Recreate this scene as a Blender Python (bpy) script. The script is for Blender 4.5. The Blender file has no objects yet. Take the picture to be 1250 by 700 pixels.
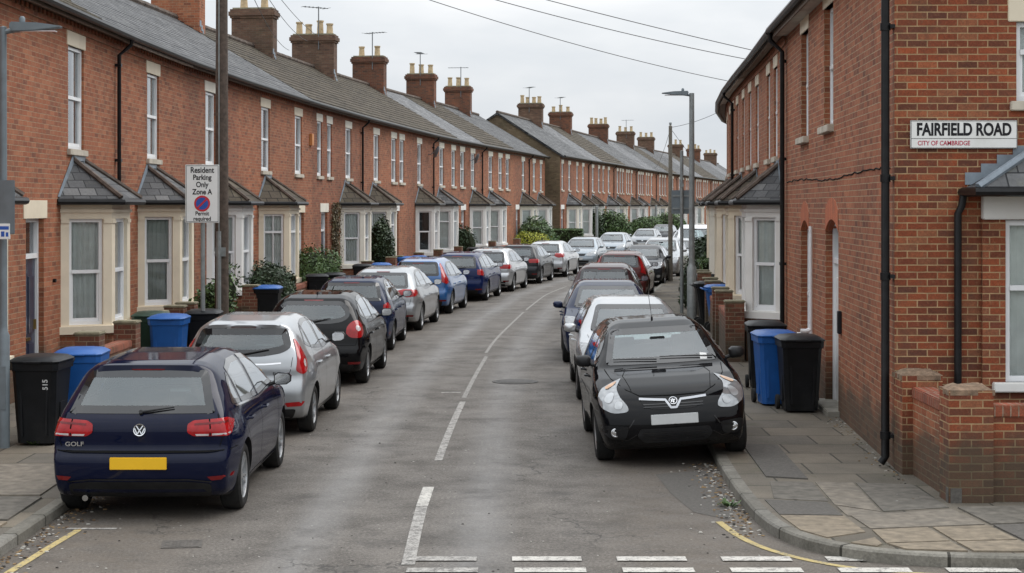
import bpy, bmesh, math, random
import numpy as np
from mathutils import Vector, Matrix, Euler
from mathutils.bvhtree import BVHTree
from mathutils.geometry import delaunay_2d_cdt

random.seed(7)
SC = bpy.context.scene
COL = SC.collection
PI = math.pi
PAVE = 0.10            # height of the pavement above the road

# ------------------------------------------------------------------ helpers
def link(o):
    COL.objects.link(o)
    return o

def tag(o, label=None, cat=None, group=None, kind=None):
    if label: o['label'] = label
    if cat: o['category'] = cat
    if group: o['group'] = group
    if kind: o['kind'] = kind
    return o

def empty(name, loc=(0, 0, 0), rz=0.0, label=None, cat=None, group=None):
    o = bpy.data.objects.new(name, None)
    o.empty_display_size = 0.2
    o.location = loc
    o.rotation_euler = (0, 0, rz)
    link(o)
    return tag(o, label, cat, group)

def auto_uv(me):
    uvl = me.uv_layers.new(name='UVMap') if not me.uv_layers else me.uv_layers[0]
    vs = me.vertices
    data = uvl.data
    Z = Vector((0, 0, 1))
    for p in me.polygons:
        n = p.normal
        if abs(n.z) > 0.98:
            for li in p.loop_indices:
                c = vs[me.loops[li].vertex_index].co
                data[li].uv = (c.x, c.y)
        else:
            t = Z.cross(n).normalized()
            b = n.cross(t)
            for li in p.loop_indices:
                c = vs[me.loops[li].vertex_index].co
                data[li].uv = (c.dot(t), c.dot(b))

class MB:
    """collects faces of ONE mesh object"""
    def __init__(self):
        self.v = []; self.f = []; self.m = []; self.uv = []
        self.cm = 0
    def face(self, pts, m=None, uv=None):
        i = len(self.v)
        self.v.extend([tuple(p) for p in pts])
        self.f.append(tuple(range(i, i + len(pts))))
        self.m.append(self.cm if m is None else m)
        self.uv.append(uv)
    def box(self, x0, x1, y0, y1, z0, z1, M=None, m=None, skip=''):
        P = [Vector((x, y, z)) for z in (z0, z1) for y in (y0, y1) for x in (x0, x1)]
        if M is not None: P = [M @ p for p in P]
        F = {'b': (0, 2, 3, 1), 't': (4, 5, 7, 6), 'f': (0, 1, 5, 4), 'k': (2, 6, 7, 3), 'l': (0, 4, 6, 2), 'r': (1, 3, 7, 5)}
        i = len(self.v)
        self.v.extend([tuple(p) for p in P])
        for k, q in F.items():
            if k in skip: continue
            self.f.append(tuple(i + a for a in q)); self.m.append(self.cm if m is None else m); self.uv.append(None)
    def tube(self, pts, r, n=8, m=None, caps=True, r2=None):
        pts = [Vector(p) for p in pts]
        k = len(pts)
        rings = []
        ref = None
        for j, p in enumerate(pts):
            d = (pts[min(j + 1, k - 1)] - pts[max(j - 1, 0)]).normalized()
            if ref is None:
                ref = Vector((0, 0, 1)) if abs(d.z) < 0.9 else Vector((1, 0, 0))
            a = d.cross(ref).normalized(); b = d.cross(a)
            ref = a.cross(d)
            rr = r if r2 is None else r + (r2 - r) * j / max(1, k - 1)
            i0 = len(self.v)
            for q in range(n):
                t = 2 * PI * q / n
                self.v.append(tuple(p + a * math.cos(t) * rr + b * math.sin(t) * rr))
            rings.append(i0)
        mm = self.cm if m is None else m
        for j in range(k - 1):
            for q in range(n):
                q2 = (q + 1) % n
                self.f.append((rings[j] + q, rings[j] + q2, rings[j + 1] + q2, rings[j + 1] + q)); self.m.append(mm); self.uv.append(None)
        if caps:
            self.f.append(tuple(rings[0] + q for q in range(n - 1, -1, -1))); self.m.append(mm); self.uv.append(None)
            self.f.append(tuple(rings[-1] + q for q in range(n))); self.m.append(mm); self.uv.append(None)
    def lathe(self, prof, n=24, M=None, m=None, close=False):
        """prof: (r, h) pairs, revolved about local z"""
        M = M or Matrix.Identity(4)
        i0 = len(self.v)
        mm = self.cm if m is None else m
        for (r, h) in prof:
            for q in range(n):
                t = 2 * PI * q / n
                self.v.append(tuple(M @ Vector((r * math.cos(t), r * math.sin(t), h))))
        for j in range(len(prof) - 1):
            for q in range(n):
                q2 = (q + 1) % n
                self.f.append((i0 + j * n + q, i0 + j * n + q2, i0 + (j + 1) * n + q2, i0 + (j + 1) * n + q)); self.m.append(mm); self.uv.append(None)
    def prism(self, poly, y0, y1, M=None, m=None):
        """poly of (x,z), extruded from y0 to y1"""
        M = M or Matrix.Identity(4)
        a = [M @ Vector((x, y0, z)) for x, z in poly]
        b = [M @ Vector((x, y1, z)) for x, z in poly]
        self.face(a, m); self.face(b[::-1], m)
        n = len(poly)
        for i in range(n):
            j = (i + 1) % n
            self.face([a[j], a[i], b[i], b[j]], m)
    def build(self, name, mats, parent=None, smooth=False, merge=False, angle=40, bevel=0, recalc=False):
        me = bpy.data.meshes.new(name)
        me.from_pydata([tuple(v) for v in self.v], [], self.f)
        if not isinstance(mats, (list, tuple)): mats = [mats]
        for mt in mats: me.materials.append(mt)
        me.polygons.foreach_set('material_index', self.m)
        if merge or bevel or recalc:
            bm = bmesh.new(); bm.from_mesh(me)
            bmesh.ops.remove_doubles(bm, verts=bm.verts, dist=0.0004)
            bmesh.ops.recalc_face_normals(bm, faces=bm.faces)
            if bevel:
                es = [e for e in bm.edges if len(e.link_faces) == 2 and e.calc_face_angle(0) > 0.6]
                bmesh.ops.bevel(bm, geom=es, offset=bevel, segments=2, affect='EDGES', clamp_overlap=True)
            bm.to_mesh(me); bm.free()
        me.update()
        auto_uv(me)
        if not (merge or bevel or recalc):
            d = me.uv_layers[0].data
            for p, uv in zip(me.polygons, self.uv):
                if uv:
                    for li, c in zip(p.loop_indices, uv): d[li].uv = c
        if smooth:
            me.polygons.foreach_set('use_smooth', [True] * len(me.polygons))
            me.set_sharp_from_angle(angle=math.radians(angle))
        o = bpy.data.objects.new(name, me)
        link(o)
        if parent is not None: o.parent = parent
        return o

def copy_tree(o, parent=None, skip=()):
    c = o.copy(); COL.objects.link(c)
    if parent is not None: c.parent = parent
    for ch in list(o.children):
        if ch.name.split('.')[0] in skip: continue
        copy_tree(ch, c, skip)
    return c

# ------------------------------------------------------------------ materials
def newmat(name):
    m = bpy.data.materials.new(name); m.use_nodes = True
    nt = m.node_tree
    b = nt.nodes['Principled BSDF']
    return m, nt, b

def N(nt, typ, **kw):
    n = nt.nodes.new(typ)
    for k, v in kw.items():
        if k.startswith('_'): n.inputs[k[1:].replace('_', ' ')].default_value = v
        else: setattr(n, k, v)
    return n

def ramp(nt, fac, stops):
    r = nt.nodes.new('ShaderNodeValToRGB')
    e = r.color_ramp.elements
    e[0].position, e[0].color = stops[0][0], (*stops[0][1], 1)
    e[1].position, e[1].color = stops[-1][0], (*stops[-1][1], 1)
    for p, c in stops[1:-1]:
        x = e.new(p); x.color = (*c, 1)
    nt.links.new(fac, r.inputs[0])
    return r.outputs[0]

def mixc(nt, fac, a, b, mode='MIX'):
    n = nt.nodes.new('ShaderNodeMix'); n.data_type = 'RGBA'; n.blend_type = mode
    for s, v in ((n.inputs[0], fac), (n.inputs[6], a), (n.inputs[7], b)):
        if hasattr(v, 'links'): nt.links.new(v, s)
        elif isinstance(v, (tuple, list)): s.default_value = (*v, 1)
        else: s.default_value = v
    return n.outputs[2]

def mth(nt, op, a, b=0.0, c=None, clamp=False):
    n = nt.nodes.new('ShaderNodeMath'); n.operation = op; n.use_clamp = clamp
    for s, v in zip(n.inputs, (a, b, c)):
        if v is None: continue
        if hasattr(v, 'links'): nt.links.new(v, s)
        else: s.default_value = v
    return n.outputs[0]

def noise(nt, vec, scale, detail=4, rough=0.55, out='Fac'):
    n = N(nt, 'ShaderNodeTexNoise'); n.inputs['Scale'].default_value = scale
    n.inputs['Detail'].default_value = detail; n.inputs['Roughness'].default_value = rough
    if vec is not None: nt.links.new(vec, n.inputs['Vector'])
    return n.outputs[out]

def coords(nt, kind='Object'):
    t = nt.nodes.new('ShaderNodeTexCoord')
    return t.outputs[kind]

def worldpos(nt):
    return nt.nodes.new('ShaderNodeNewGeometry').outputs['Position']

def bump(nt, bsdf, h, strength=0.3, dist=0.01):
    b = nt.nodes.new('ShaderNodeBump'); b.inputs['Strength'].default_value = strength
    b.inputs['Distance'].default_value = dist
    nt.links.new(h, b.inputs['Height'])
    nt.links.new(b.outputs[0], bsdf.inputs['Normal'])

def simple(name, col, rough=0.5, metal=0.0, coat=0.0, var=0.12, vscale=6.0, bmp=0.0, ior=None, dirt=None):
    m, nt, b = newmat(name)
    b.inputs['Roughness'].default_value = rough
    b.inputs['Metallic'].default_value = metal
    b.inputs['Coat Weight'].default_value = coat
    b.inputs['Coat Roughness'].default_value = 0.04
    if max(col) < .03 and not coat: b.inputs['Specular IOR Level'].default_value = 0.22
    if ior: b.inputs['IOR'].default_value = ior
    p = coords(nt)
    n = noise(nt, p, vscale, 5)
    lo = tuple(c * (1 - var) for c in col); hi = tuple(min(1, c * (1 + var)) for c in col)
    c = ramp(nt, n, [(0.3, lo), (0.7, hi)])
    if dirt:
        n2 = noise(nt, p, vscale * 0.35, 6, 0.7)
        c = mixc(nt, ramp(nt, n2, [(0.5, (0, 0, 0)), (0.75, (dirt[0],) * 3)]), c, dirt[1])
    nt.links.new(c, b.inputs['Base Color'])
    if bmp:
        bump(nt, b, noise(nt, p, vscale * 8, 4), bmp, 0.01)
    return m

def brick_mat(name, cols, mortar, mw=0.0055, stain=0.35, bw=0.225, rh=0.075, moss=0.0, bs=0.5, squash=1.0, wash=None):
    m, nt, b = newmat(name)
    uv = coords(nt, 'UV')
    # slight wobble so courses are not ruler straight
    nz = noise(nt, uv, 9.0, 2, 0.5, 'Color')
    vm = N(nt, 'ShaderNodeVectorMath', operation='SCALE'); nt.links.new(nz, vm.inputs[0]); vm.inputs[3].default_value = 0.006
    va = N(nt, 'ShaderNodeVectorMath', operation='ADD'); nt.links.new(uv, va.inputs[0]); nt.links.new(vm.outputs[0], va.inputs[1])
    t = N(nt, 'ShaderNodeTexBrick'); nt.links.new(va.outputs[0], t.inputs['Vector'])
    t.inputs['Scale'].default_value = 1.0
    t.inputs['Color1'].default_value = (0, 0, 0, 1); t.inputs['Color2'].default_value = (1, 1, 1, 1)
    t.inputs['Mortar'].default_value = (0.5, 0.5, 0.5, 1)
    t.inputs['Mortar Size'].default_value = mw; t.inputs['Mortar Smooth'].default_value = 0.15
    t.inputs['Brick Width'].default_value = bw; t.inputs['Row Height'].default_value = rh
    t.squash = squash; t.squash_frequency = 2
    k = len(cols)
    c = ramp(nt, t.outputs['Color'], [(i / (k - 1), cc) for i, cc in enumerate(cols)])
    wp = worldpos(nt)
    fine = noise(nt, wp, 60, 4, 0.7)
    c = mixc(nt, 0.5, c, ramp(nt, fine, [(0.32, (0.4, 0.4, 0.4)), (0.68, (1.5, 1.45, 1.4))]), 'MULTIPLY')
    big = noise(nt, wp, 0.55, 6, 0.65)
    c = mixc(nt, stain, c, ramp(nt, big, [(0.3, (0.35, 0.33, 0.33)), (0.5, (0.9, 0.88, 0.88)), (0.66, (1.3, 1.28, 1.25))]), 'MULTIPLY')
    spk = noise(nt, wp, 14, 6, 0.75)
    c = mixc(nt, ramp(nt, spk, [(0.55, (0, 0, 0)), (0.72, (0.55,) * 3)]), c, tuple(min(1, 0.35 * x + 0.65 * y) for x, y in zip(cols[1], mortar)))
    sootn = noise(nt, wp, 2.1, 7, 0.75)
    c = mixc(nt, ramp(nt, sootn, [(0.50, (0, 0, 0)), (0.72, (0.6,) * 3)]), c, (0.075, 0.042, 0.03))
    mo = mixc(nt, 0.6, mortar, ramp(nt, noise(nt, wp, 8, 4), [(0.3, (0.5, 0.5, 0.5)), (0.7, (1.2, 1.2, 1.2))]), 'MULTIPLY')
    c = mixc(nt, t.outputs['Fac'], c, mo)
    # damp dark foot of the wall (dirt with its own shape)
    sp = N(nt, 'ShaderNodeSeparateXYZ'); nt.links.new(wp, sp.inputs[0])
    h = mth(nt, 'ADD', sp.outputs[2], mth(nt, 'MULTIPLY', noise(nt, wp, 2.2, 4), -0.9))
    foot = ramp(nt, h, [(0.0, (1, 1, 1)), (0.35, (0, 0, 0))])
    c = mixc(nt, mth(nt, 'MULTIPLY', foot, 0.75), c, (0.045, 0.045, 0.03))
    if moss:
        mm = ramp(nt, noise(nt, wp, 1.4, 7, 0.75), [(0.52, (0, 0, 0)), (0.66, (moss,) * 3)])
        c = mixc(nt, mm, c, (0.06, 0.065, 0.03))
    if wash:
        mm = ramp(nt, noise(nt, wp, 1.1, 6, 0.7), [(0.45, (0, 0, 0)), (0.7, (wash[0],) * 3)])
        c = mixc(nt, mm, c, wash[1])
    nt.links.new(c, b.inputs['Base Color'])
    b.inputs['Roughness'].default_value = 0.85
    hh = mth(nt, 'SUBTRACT', mth(nt, 'MULTIPLY', fine, 0.35), t.outputs['Fac'])
    bump(nt, b, hh, bs, 0.008)
    return m

def tile_mat(name, cols, bw, rh, rough=0.5, moss=0.3, mossc=(0.10, 0.10, 0.05), bs=0.6, gap=0.006, light=0.0):
    m, nt, b = newmat(name)
    uv = coords(nt, 'UV')
    t = N(nt, 'ShaderNodeTexBrick'); nt.links.new(uv, t.inputs['Vector'])
    t.inputs['Scale'].default_value = 1.0
    t.inputs['Color1'].default_value = (0, 0, 0, 1); t.inputs['Color2'].default_value = (1, 1, 1, 1)
    t.inputs['Mortar Size'].default_value = gap; t.inputs['Mortar Smooth'].default_value = 0.3
    t.inputs['Brick Width'].default_value = bw; t.inputs['Row Height'].default_value = rh
    k = len(cols)
    c = ramp(nt, t.outputs['Color'], [(i / (k - 1), cc) for i, cc in enumerate(cols)])
    wp = worldpos(nt)
    c = mixc(nt, 0.6, c, ramp(nt, noise(nt, wp, 22, 5, 0.7), [(0.25, (0.55, 0.55, 0.55)), (0.75, (1.4, 1.4, 1.4))]), 'MULTIPLY')
    c = mixc(nt, 0.5, c, ramp(nt, noise(nt, wp, 0.7, 5, 0.7), [(0.3, (0.6, 0.6, 0.6)), (0.7, (1.3, 1.3, 1.3))]), 'MULTIPLY')
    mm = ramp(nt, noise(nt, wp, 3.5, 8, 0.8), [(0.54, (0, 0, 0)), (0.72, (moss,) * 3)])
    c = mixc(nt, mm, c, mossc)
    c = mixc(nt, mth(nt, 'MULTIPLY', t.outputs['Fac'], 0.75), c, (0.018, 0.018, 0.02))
    nt.links.new(c, b.inputs['Base Color'])
    b.inputs['Roughness'].default_value = min(.9, rough + .2); b.inputs['Specular IOR Level'].default_value = 0.3
    # saw-tooth height so every course casts an edge
    sp = N(nt, 'ShaderNodeSeparateXYZ'); nt.links.new(uv, sp.inputs[0])
    saw = mth(nt, 'FRACT', mth(nt, 'DIVIDE', sp.outputs[1], rh))
    hh = mth(nt, 'SUBTRACT', mth(nt, 'MULTIPLY', saw, -1.0), t.outputs['Fac'])
    bump(nt, b, hh, bs, 0.012)
    return m

def paint(name, col, metal=0.35, rough=0.32, flake=True, dirt=0.25):
    m, nt, b = newmat(name)
    p = coords(nt)
    n = noise(nt, p, 3.0, 6, 0.65)
    c = mixc(nt, ramp(nt, n, [(0.5, (0, 0, 0)), (0.85, (dirt * .4,) * 3)]), col, (0.10, 0.095, 0.085))
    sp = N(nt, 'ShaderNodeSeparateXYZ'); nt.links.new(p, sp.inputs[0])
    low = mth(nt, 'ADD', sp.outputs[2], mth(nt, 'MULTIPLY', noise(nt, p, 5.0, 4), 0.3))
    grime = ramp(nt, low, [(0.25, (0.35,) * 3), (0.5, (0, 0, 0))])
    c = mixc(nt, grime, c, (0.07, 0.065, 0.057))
    nt.links.new(c, b.inputs['Base Color'])
    b.inputs['Metallic'].default_value = metal
    b.inputs['Roughness'].default_value = rough
    dark = max(col) < .15
    b.inputs['Coat Weight'].default_value = .75 if dark else 1.0
    b.inputs['Coat IOR'].default_value = 1.38 if dark else 1.5
    if dark: b.inputs['Specular IOR Level'].default_value = 0.0
    r = ramp(nt, n, [(0.3, (0.03,) * 3), (0.8, (0.10,) * 3)])
    nt.links.new(r, b.inputs['Coat Roughness'])
    return m

def glass_mat(name, tint=(0.78, 0.86, 0.84), dust=0.06, dust_sheen_col=(0.35, 0.38, 0.38), ior=1.5, rough=0.015):
    m = bpy.data.materials.new(name); m.use_nodes = True
    nt = m.node_tree; nt.nodes.clear()
    out = N(nt, 'ShaderNodeOutputMaterial')
    tr = N(nt, 'ShaderNodeBsdfTransparent'); tr.inputs[0].default_value = (*tint, 1)
    gl = N(nt, 'ShaderNodeBsdfGlossy'); gl.inputs['Roughness'].default_value = rough
    gl.inputs['Color'].default_value = (0.95, 0.97, 1, 1)
    df = N(nt, 'ShaderNodeBsdfDiffuse'); df.inputs[0].default_value = (*dust_sheen_col, 1)  # pale matte film; on car glass its colour paints in the reflected sky
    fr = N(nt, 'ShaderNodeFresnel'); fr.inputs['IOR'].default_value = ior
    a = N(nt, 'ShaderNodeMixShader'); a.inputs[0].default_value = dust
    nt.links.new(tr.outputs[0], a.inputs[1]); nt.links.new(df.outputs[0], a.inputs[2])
    f2 = mth(nt, 'MULTIPLY', fr.outputs[0], 1.6, clamp=True)
    b = N(nt, 'ShaderNodeMixShader'); nt.links.new(f2, b.inputs[0])
    nt.links.new(a.outputs[0], b.inputs[1]); nt.links.new(gl.outputs[0], b.inputs[2])
    nt.links.new(b.outputs[0], out.inputs['Surface'])
    return m

M = {}
M['brick_left'] = brick_mat('weathered orange brick', [(0.226, 0.068, 0.031), (0.352, 0.116, 0.052), (0.293, 0.089, 0.040), (0.402, 0.153, 0.074), (0.184, 0.059, 0.031)], (0.352, 0.248, 0.154), stain=0.4, mw=0.005)
M['brick_left_b'] = brick_mat('dark red brick', [(0.189, 0.056, 0.029), (0.291, 0.093, 0.047), (0.244, 0.076, 0.038), (0.347, 0.129, 0.064), (0.142, 0.047, 0.026)], (0.284, 0.209, 0.130), stain=0.45, mw=0.005)
M['brick_corner'] = brick_mat('corner house brick', [(0.103, 0.033, 0.017), (0.252, 0.059, 0.020), (0.177, 0.043, 0.017), (0.307, 0.071, 0.024), (0.279, 0.100, 0.045), (0.130, 0.038, 0.020), (0.223, 0.052, 0.020)], (0.391, 0.256, 0.134), mw=0.0065, stain=0.5, squash=1.0, bw=0.215)
M['brick_side'] = brick_mat('side wall brick', [(0.222, 0.063, 0.028), (0.347, 0.108, 0.048), (0.284, 0.084, 0.036), (0.409, 0.146, 0.068), (0.178, 0.055, 0.027)], (0.392, 0.273, 0.166), mw=0.0055, stain=0.4)
M['brick_garden'] = brick_mat('garden wall brick', [(0.10, 0.04, 0.026), (0.20, 0.068, 0.038), (0.15, 0.052, 0.03), (0.25, 0.11, 0.065)], (0.24, 0.18, 0.12), stain=0.6, moss=0.6, mw=0.007)
M['brick_brown'] = brick_mat('sooty brown brick', [(0.09, 0.05, 0.035), (0.16, 0.085, 0.055), (0.12, 0.07, 0.045), (0.20, 0.12, 0.08)], (0.13, 0.10, 0.075), stain=0.5, moss=0.25)
M['brick_gable'] = brick_mat('mossy gable brick', [(0.12, 0.085, 0.05), (0.19, 0.14, 0.085), (0.15, 0.11, 0.065), (0.22, 0.17, 0.105)], (0.15, 0.125, 0.085), stain=0.5, moss=0.4)
M['brick_chimney'] = brick_mat('chimney brick', [(0.123, 0.046, 0.028), (0.199, 0.072, 0.038), (0.162, 0.061, 0.032), (0.095, 0.046, 0.032)], (0.142, 0.110, 0.075), stain=0.7)
M['arch_brick'] = brick_mat('rubbed arch brick', [(0.42, 0.10, 0.04), (0.52, 0.15, 0.06), (0.47, 0.12, 0.05)], (0.40, 0.25, 0.17), bw=0.068, rh=0.6, mw=0.003)
M['cope_brick'] = brick_mat('brick on edge coping', [(0.20, 0.05, 0.028), (0.34, 0.09, 0.045), (0.26, 0.07, 0.035)], (0.30, 0.22, 0.16), bw=0.075, rh=0.6, mw=0.006, moss=0.6, stain=0.6)
M['slate'] = tile_mat('welsh slate', [(0.049, 0.050, 0.054), (0.123, 0.124, 0.127), (0.074, 0.076, 0.081), (0.180, 0.180, 0.181), (0.061, 0.064, 0.068)], 0.27, 0.2, 0.5, 0.4, (0.164, 0.160, 0.115), gap=.010)
M['slate_b'] = tile_mat('pale slate', [(0.090, 0.092, 0.099), (0.189, 0.189, 0.194), (0.126, 0.128, 0.133), (0.243, 0.242, 0.245)], 0.27, 0.2, 0.5, 0.25, (0.108, 0.106, 0.077))
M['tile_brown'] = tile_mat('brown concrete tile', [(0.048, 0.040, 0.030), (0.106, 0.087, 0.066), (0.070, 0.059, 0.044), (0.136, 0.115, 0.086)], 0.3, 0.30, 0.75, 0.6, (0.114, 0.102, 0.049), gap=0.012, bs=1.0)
M['tile_moss'] = tile_mat('mossy brown tile', [(0.055, 0.045, 0.034), (0.11, 0.095, 0.07), (0.08, 0.07, 0.05)], 0.3, 0.30, 0.85, 0.9, (0.10, 0.10, 0.045), gap=0.012, bs=1.0)
M['ridge_tile'] = simple('ridge tile', (0.10, 0.075, 0.06), 0.85, var=0.5, vscale=7, bmp=0.4)
M['lead'] = simple('lead flashing', (0.22, 0.26, 0.30), 0.45, var=0.25, vscale=5, dirt=(0.5, (0.1, 0.1, 0.09)))
M['cream'] = simple('cream stone paint', (0.76, 0.67, 0.52), 0.6, var=0.05, vscale=3, dirt=(0.5, (0.55, 0.46, 0.34)), bmp=0.05)
M['cream_b'] = simple('pale cream paint', (0.80, 0.76, 0.66), 0.6, var=0.05, vscale=3, dirt=(0.45, (0.45, 0.40, 0.30)), bmp=0.05)
M['white_paint'] = simple('white masonry paint', (0.78, 0.77, 0.74), 0.55, var=0.04, vscale=3, dirt=(0.35, (0.5, 0.47, 0.40)), bmp=0.05)
M['stone'] = simple('weathered stone', (0.52, 0.47, 0.39), 0.85, var=0.15, vscale=6, dirt=(0.7, (0.20, 0.18, 0.13)), bmp=0.2)
M['upvc'] = simple('white window plastic', (0.80, 0.81, 0.82), 0.3, var=0.03, vscale=4, dirt=(0.25, (0.5, 0.49, 0.44)))
M['black_metal'] = simple('black painted gutter', (0.012, 0.012, 0.013), 0.35, var=0.3, vscale=9, dirt=(0.15, (0.05, 0.045, 0.04)))
M['fascia'] = simple('brown fascia board', (0.16, 0.12, 0.09), 0.7, var=0.2)
M['fascia_pale'] = simple('pale fascia board', (0.48, 0.44, 0.38), 0.7, var=0.15, dirt=(0.6, (0.2, 0.17, 0.13)))
M['pot'] = simple('buff clay pot', (0.50, 0.38, 0.23), 0.85, var=0.2, vscale=8, dirt=(0.4, (0.14, 0.11, 0.07)))
M['pot_red'] = simple('red clay pot', (0.34, 0.13, 0.07), 0.85, var=0.2, vscale=8)
M['mortar'] = simple('lichened mortar', (0.24, 0.22, 0.15), 0.9, var=0.3, vscale=9, bmp=0.4)
M['glass'] = glass_mat('window pane', (0.90, 0.93, 0.93), 0.04)
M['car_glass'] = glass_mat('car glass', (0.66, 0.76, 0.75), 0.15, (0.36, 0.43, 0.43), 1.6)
M['curtain'] = simple('net curtain', (0.80, 0.82, 0.79), 0.9, var=0.08)
M['curtain_grey'] = simple('grey blind', (0.50, 0.53, 0.49), 0.9, var=0.1)
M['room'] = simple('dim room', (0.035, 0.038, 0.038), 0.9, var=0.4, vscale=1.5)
M['door_dark'] = simple('dark blue door paint', (0.02, 0.03, 0.06), 0.35, var=0.1, coat=0.4)
M['door_red'] = simple('dark red door paint', (0.16, 0.02, 0.015), 0.35, var=0.1, coat=0.4)
M['door_green'] = simple('green door paint', (0.02, 0.06, 0.035), 0.35, var=0.1, coat=0.4)
M['door_white'] = simple('white door', (0.74, 0.74, 0.72), 0.35, var=0.04)
M['brass'] = simple('brass', (0.5, 0.36, 0.12), 0.35, 1.0)
M['galv'] = simple('galvanised steel', (0.27, 0.29, 0.29), 0.5, 0.35, var=0.15, vscale=9, dirt=(0.4, (0.1, 0.1, 0.09)))
M['lamp_grey'] = simple('grey lamp paint', (0.16, 0.19, 0.21), 0.45, 0.1, var=0.12, dirt=(0.4, (0.09, 0.09, 0.08)))
M['wood_pole'] = simple('creosoted pole', (0.085, 0.062, 0.048), 0.85, var=0.4, vscale=14, bmp=0.5)
M['wood_grey'] = simple('silvered pole', (0.17, 0.155, 0.125), 0.85, var=0.3, vscale=14, bmp=0.5)
M['tyre'] = simple('tyre rubber', (0.018, 0.018, 0.018), 0.8, var=0.3, vscale=12, dirt=(0.5, (0.06, 0.055, 0.05)))
M['black_plastic'] = simple('black plastic', (0.014, 0.014, 0.015), 0.45, var=0.2, vscale=8, dirt=(0.3, (0.06, 0.058, 0.052)))
M['frit'] = simple('black glass edge', (0.008, 0.008, 0.009), 0.12, coat=0.5)
M['seam'] = simple('panel gap', (0.004, 0.004, 0.004), 0.9)
M['chrome'] = simple('chrome', (0.72, 0.73, 0.75), 0.12, 1.0, var=0.05)
M['chrome_soft'] = simple('brushed chrome', (0.42, 0.43, 0.45), 0.25, .8, var=0.05)
M['alloy'] = simple('alloy wheel', (0.42, 0.43, 0.44), 0.32, 0.75, var=0.15, vscale=12, dirt=(0.4, (0.10, 0.085, 0.07)))
M['seat'] = simple('car seat cloth', (0.075, 0.08, 0.085), 0.9, var=0.2)
M['lining'] = simple('car lining', (0.11, 0.11, 0.11), 0.9, var=0.15)
M['plate_yellow'] = simple('yellow plate', (0.80, 0.46, 0.01), 0.4, var=0.04)
M['plate_white'] = simple('white plate', (0.55, 0.56, 0.56), 0.4, var=0.04)
M['sign_white'] = simple('sign white', (0.80, 0.80, 0.78), 0.4, var=0.03, dirt=(0.3, (0.5, 0.47, 0.4)))
M['ink'] = simple('sign black', (0.015, 0.015, 0.018), 0.5)
M['ink_red'] = simple('sign red', (0.45, 0.03, 0.07), 0.5)
M['ink_blue'] = simple('sign blue', (0.02, 0.09, 0.40), 0.45)
M['sign_red'] = simple('roundel red', (0.55, 0.02, 0.03), 0.45)
M['bin_black'] = simple('black bin plastic', (0.010, 0.011, 0.013), 0.42, var=0.25, vscale=5, dirt=(0.3, (0.05, 0.05, 0.045)))
M['bin_blue'] = simple('blue bin plastic', (0.012, 0.10, 0.36), 0.4, var=0.12, vscale=5, dirt=(0.3, (0.06, 0.13, 0.24)))
M['bin_green'] = simple('green bin plastic', (0.015, 0.045, 0.028), 0.45, var=0.25, vscale=5, dirt=(0.3, (0.06, 0.07, 0.05)))
M['cable'] = simple('black cable', (0.10, 0.10, 0.105), 0.6)
M['aerial'] = simple('aerial metal', (0.16, 0.17, 0.18), 0.5, 0.4)
M['soil'] = simple('soil', (0.06, 0.045, 0.03), 0.95, var=0.5, vscale=10, bmp=0.5)
M['kerb'] = simple('granite kerb', (0.25, 0.235, 0.20), 0.85, var=0.22, vscale=5, bmp=0.35, dirt=(0.75, (0.09, 0.085, 0.065)))
M['slab_buff'] = simple('buff paving slab', (0.205, 0.168, 0.122), 0.85, var=0.35, vscale=9, bmp=0.3, dirt=(0.7, (0.14, 0.115, 0.08)))
M['slab_grey'] = simple('grey paving slab', (0.175, 0.152, 0.122), 0.85, var=0.35, vscale=9, bmp=0.3, dirt=(0.7, (0.11, 0.10, 0.085)))
M['slab_dark'] = simple('dark paving slab', (0.125, 0.113, 0.095), 0.85, var=0.35, vscale=9, bmp=0.3, dirt=(0.7, (0.07, 0.068, 0.055)))
M['slab_asph'] = simple('asphalt patch', (0.098, 0.090, 0.080), 0.9, var=0.25, vscale=30, bmp=0.4)
M['iron'] = simple('cast iron', (0.055, 0.05, 0.045), 0.6, 0.3, var=0.4, vscale=20, bmp=0.4)
M['trunk'] = simple('bark', (0.08, 0.06, 0.045), 0.9, var=0.4, vscale=12, bmp=0.5)

def lamp_glass(name, col, rough=0.12):
    m, nt, b = newmat(name)
    uv = coords(nt)
    v = N(nt, 'ShaderNodeTexVoronoi'); v.inputs['Scale'].default_value = 16; nt.links.new(uv, v.inputs['Vector'])
    c = ramp(nt, v.outputs['Distance'], [(0.1, tuple(x * 1.1 for x in col)), (0.8, tuple(x * 0.8 for x in col))])
    nt.links.new(c, b.inputs['Base Color'])
    b.inputs['Roughness'].default_value = rough; b.inputs['Coat Weight'].default_value = 0.5
    b.inputs['Specular IOR Level'].default_value = 0.3
    return m
M['tail_red'] = lamp_glass('red lamp lens', (0.36, 0.004, 0.007))
M['tail_dark'] = lamp_glass('dark red lens', (0.16, 0.006, 0.008))
M['tail_clear'] = lamp_glass('clear lamp strip', (0.55, 0.50, 0.50))
M['head'] = lamp_glass('headlamp lens', (0.34, 0.35, 0.36), 0.08)
M['head'].node_tree.nodes['Principled BSDF'].inputs['Metallic'].default_value = 0.5
M['head_warm'] = lamp_glass('indicator lens', (0.62, 0.36, 0.20), 0.1)

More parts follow.
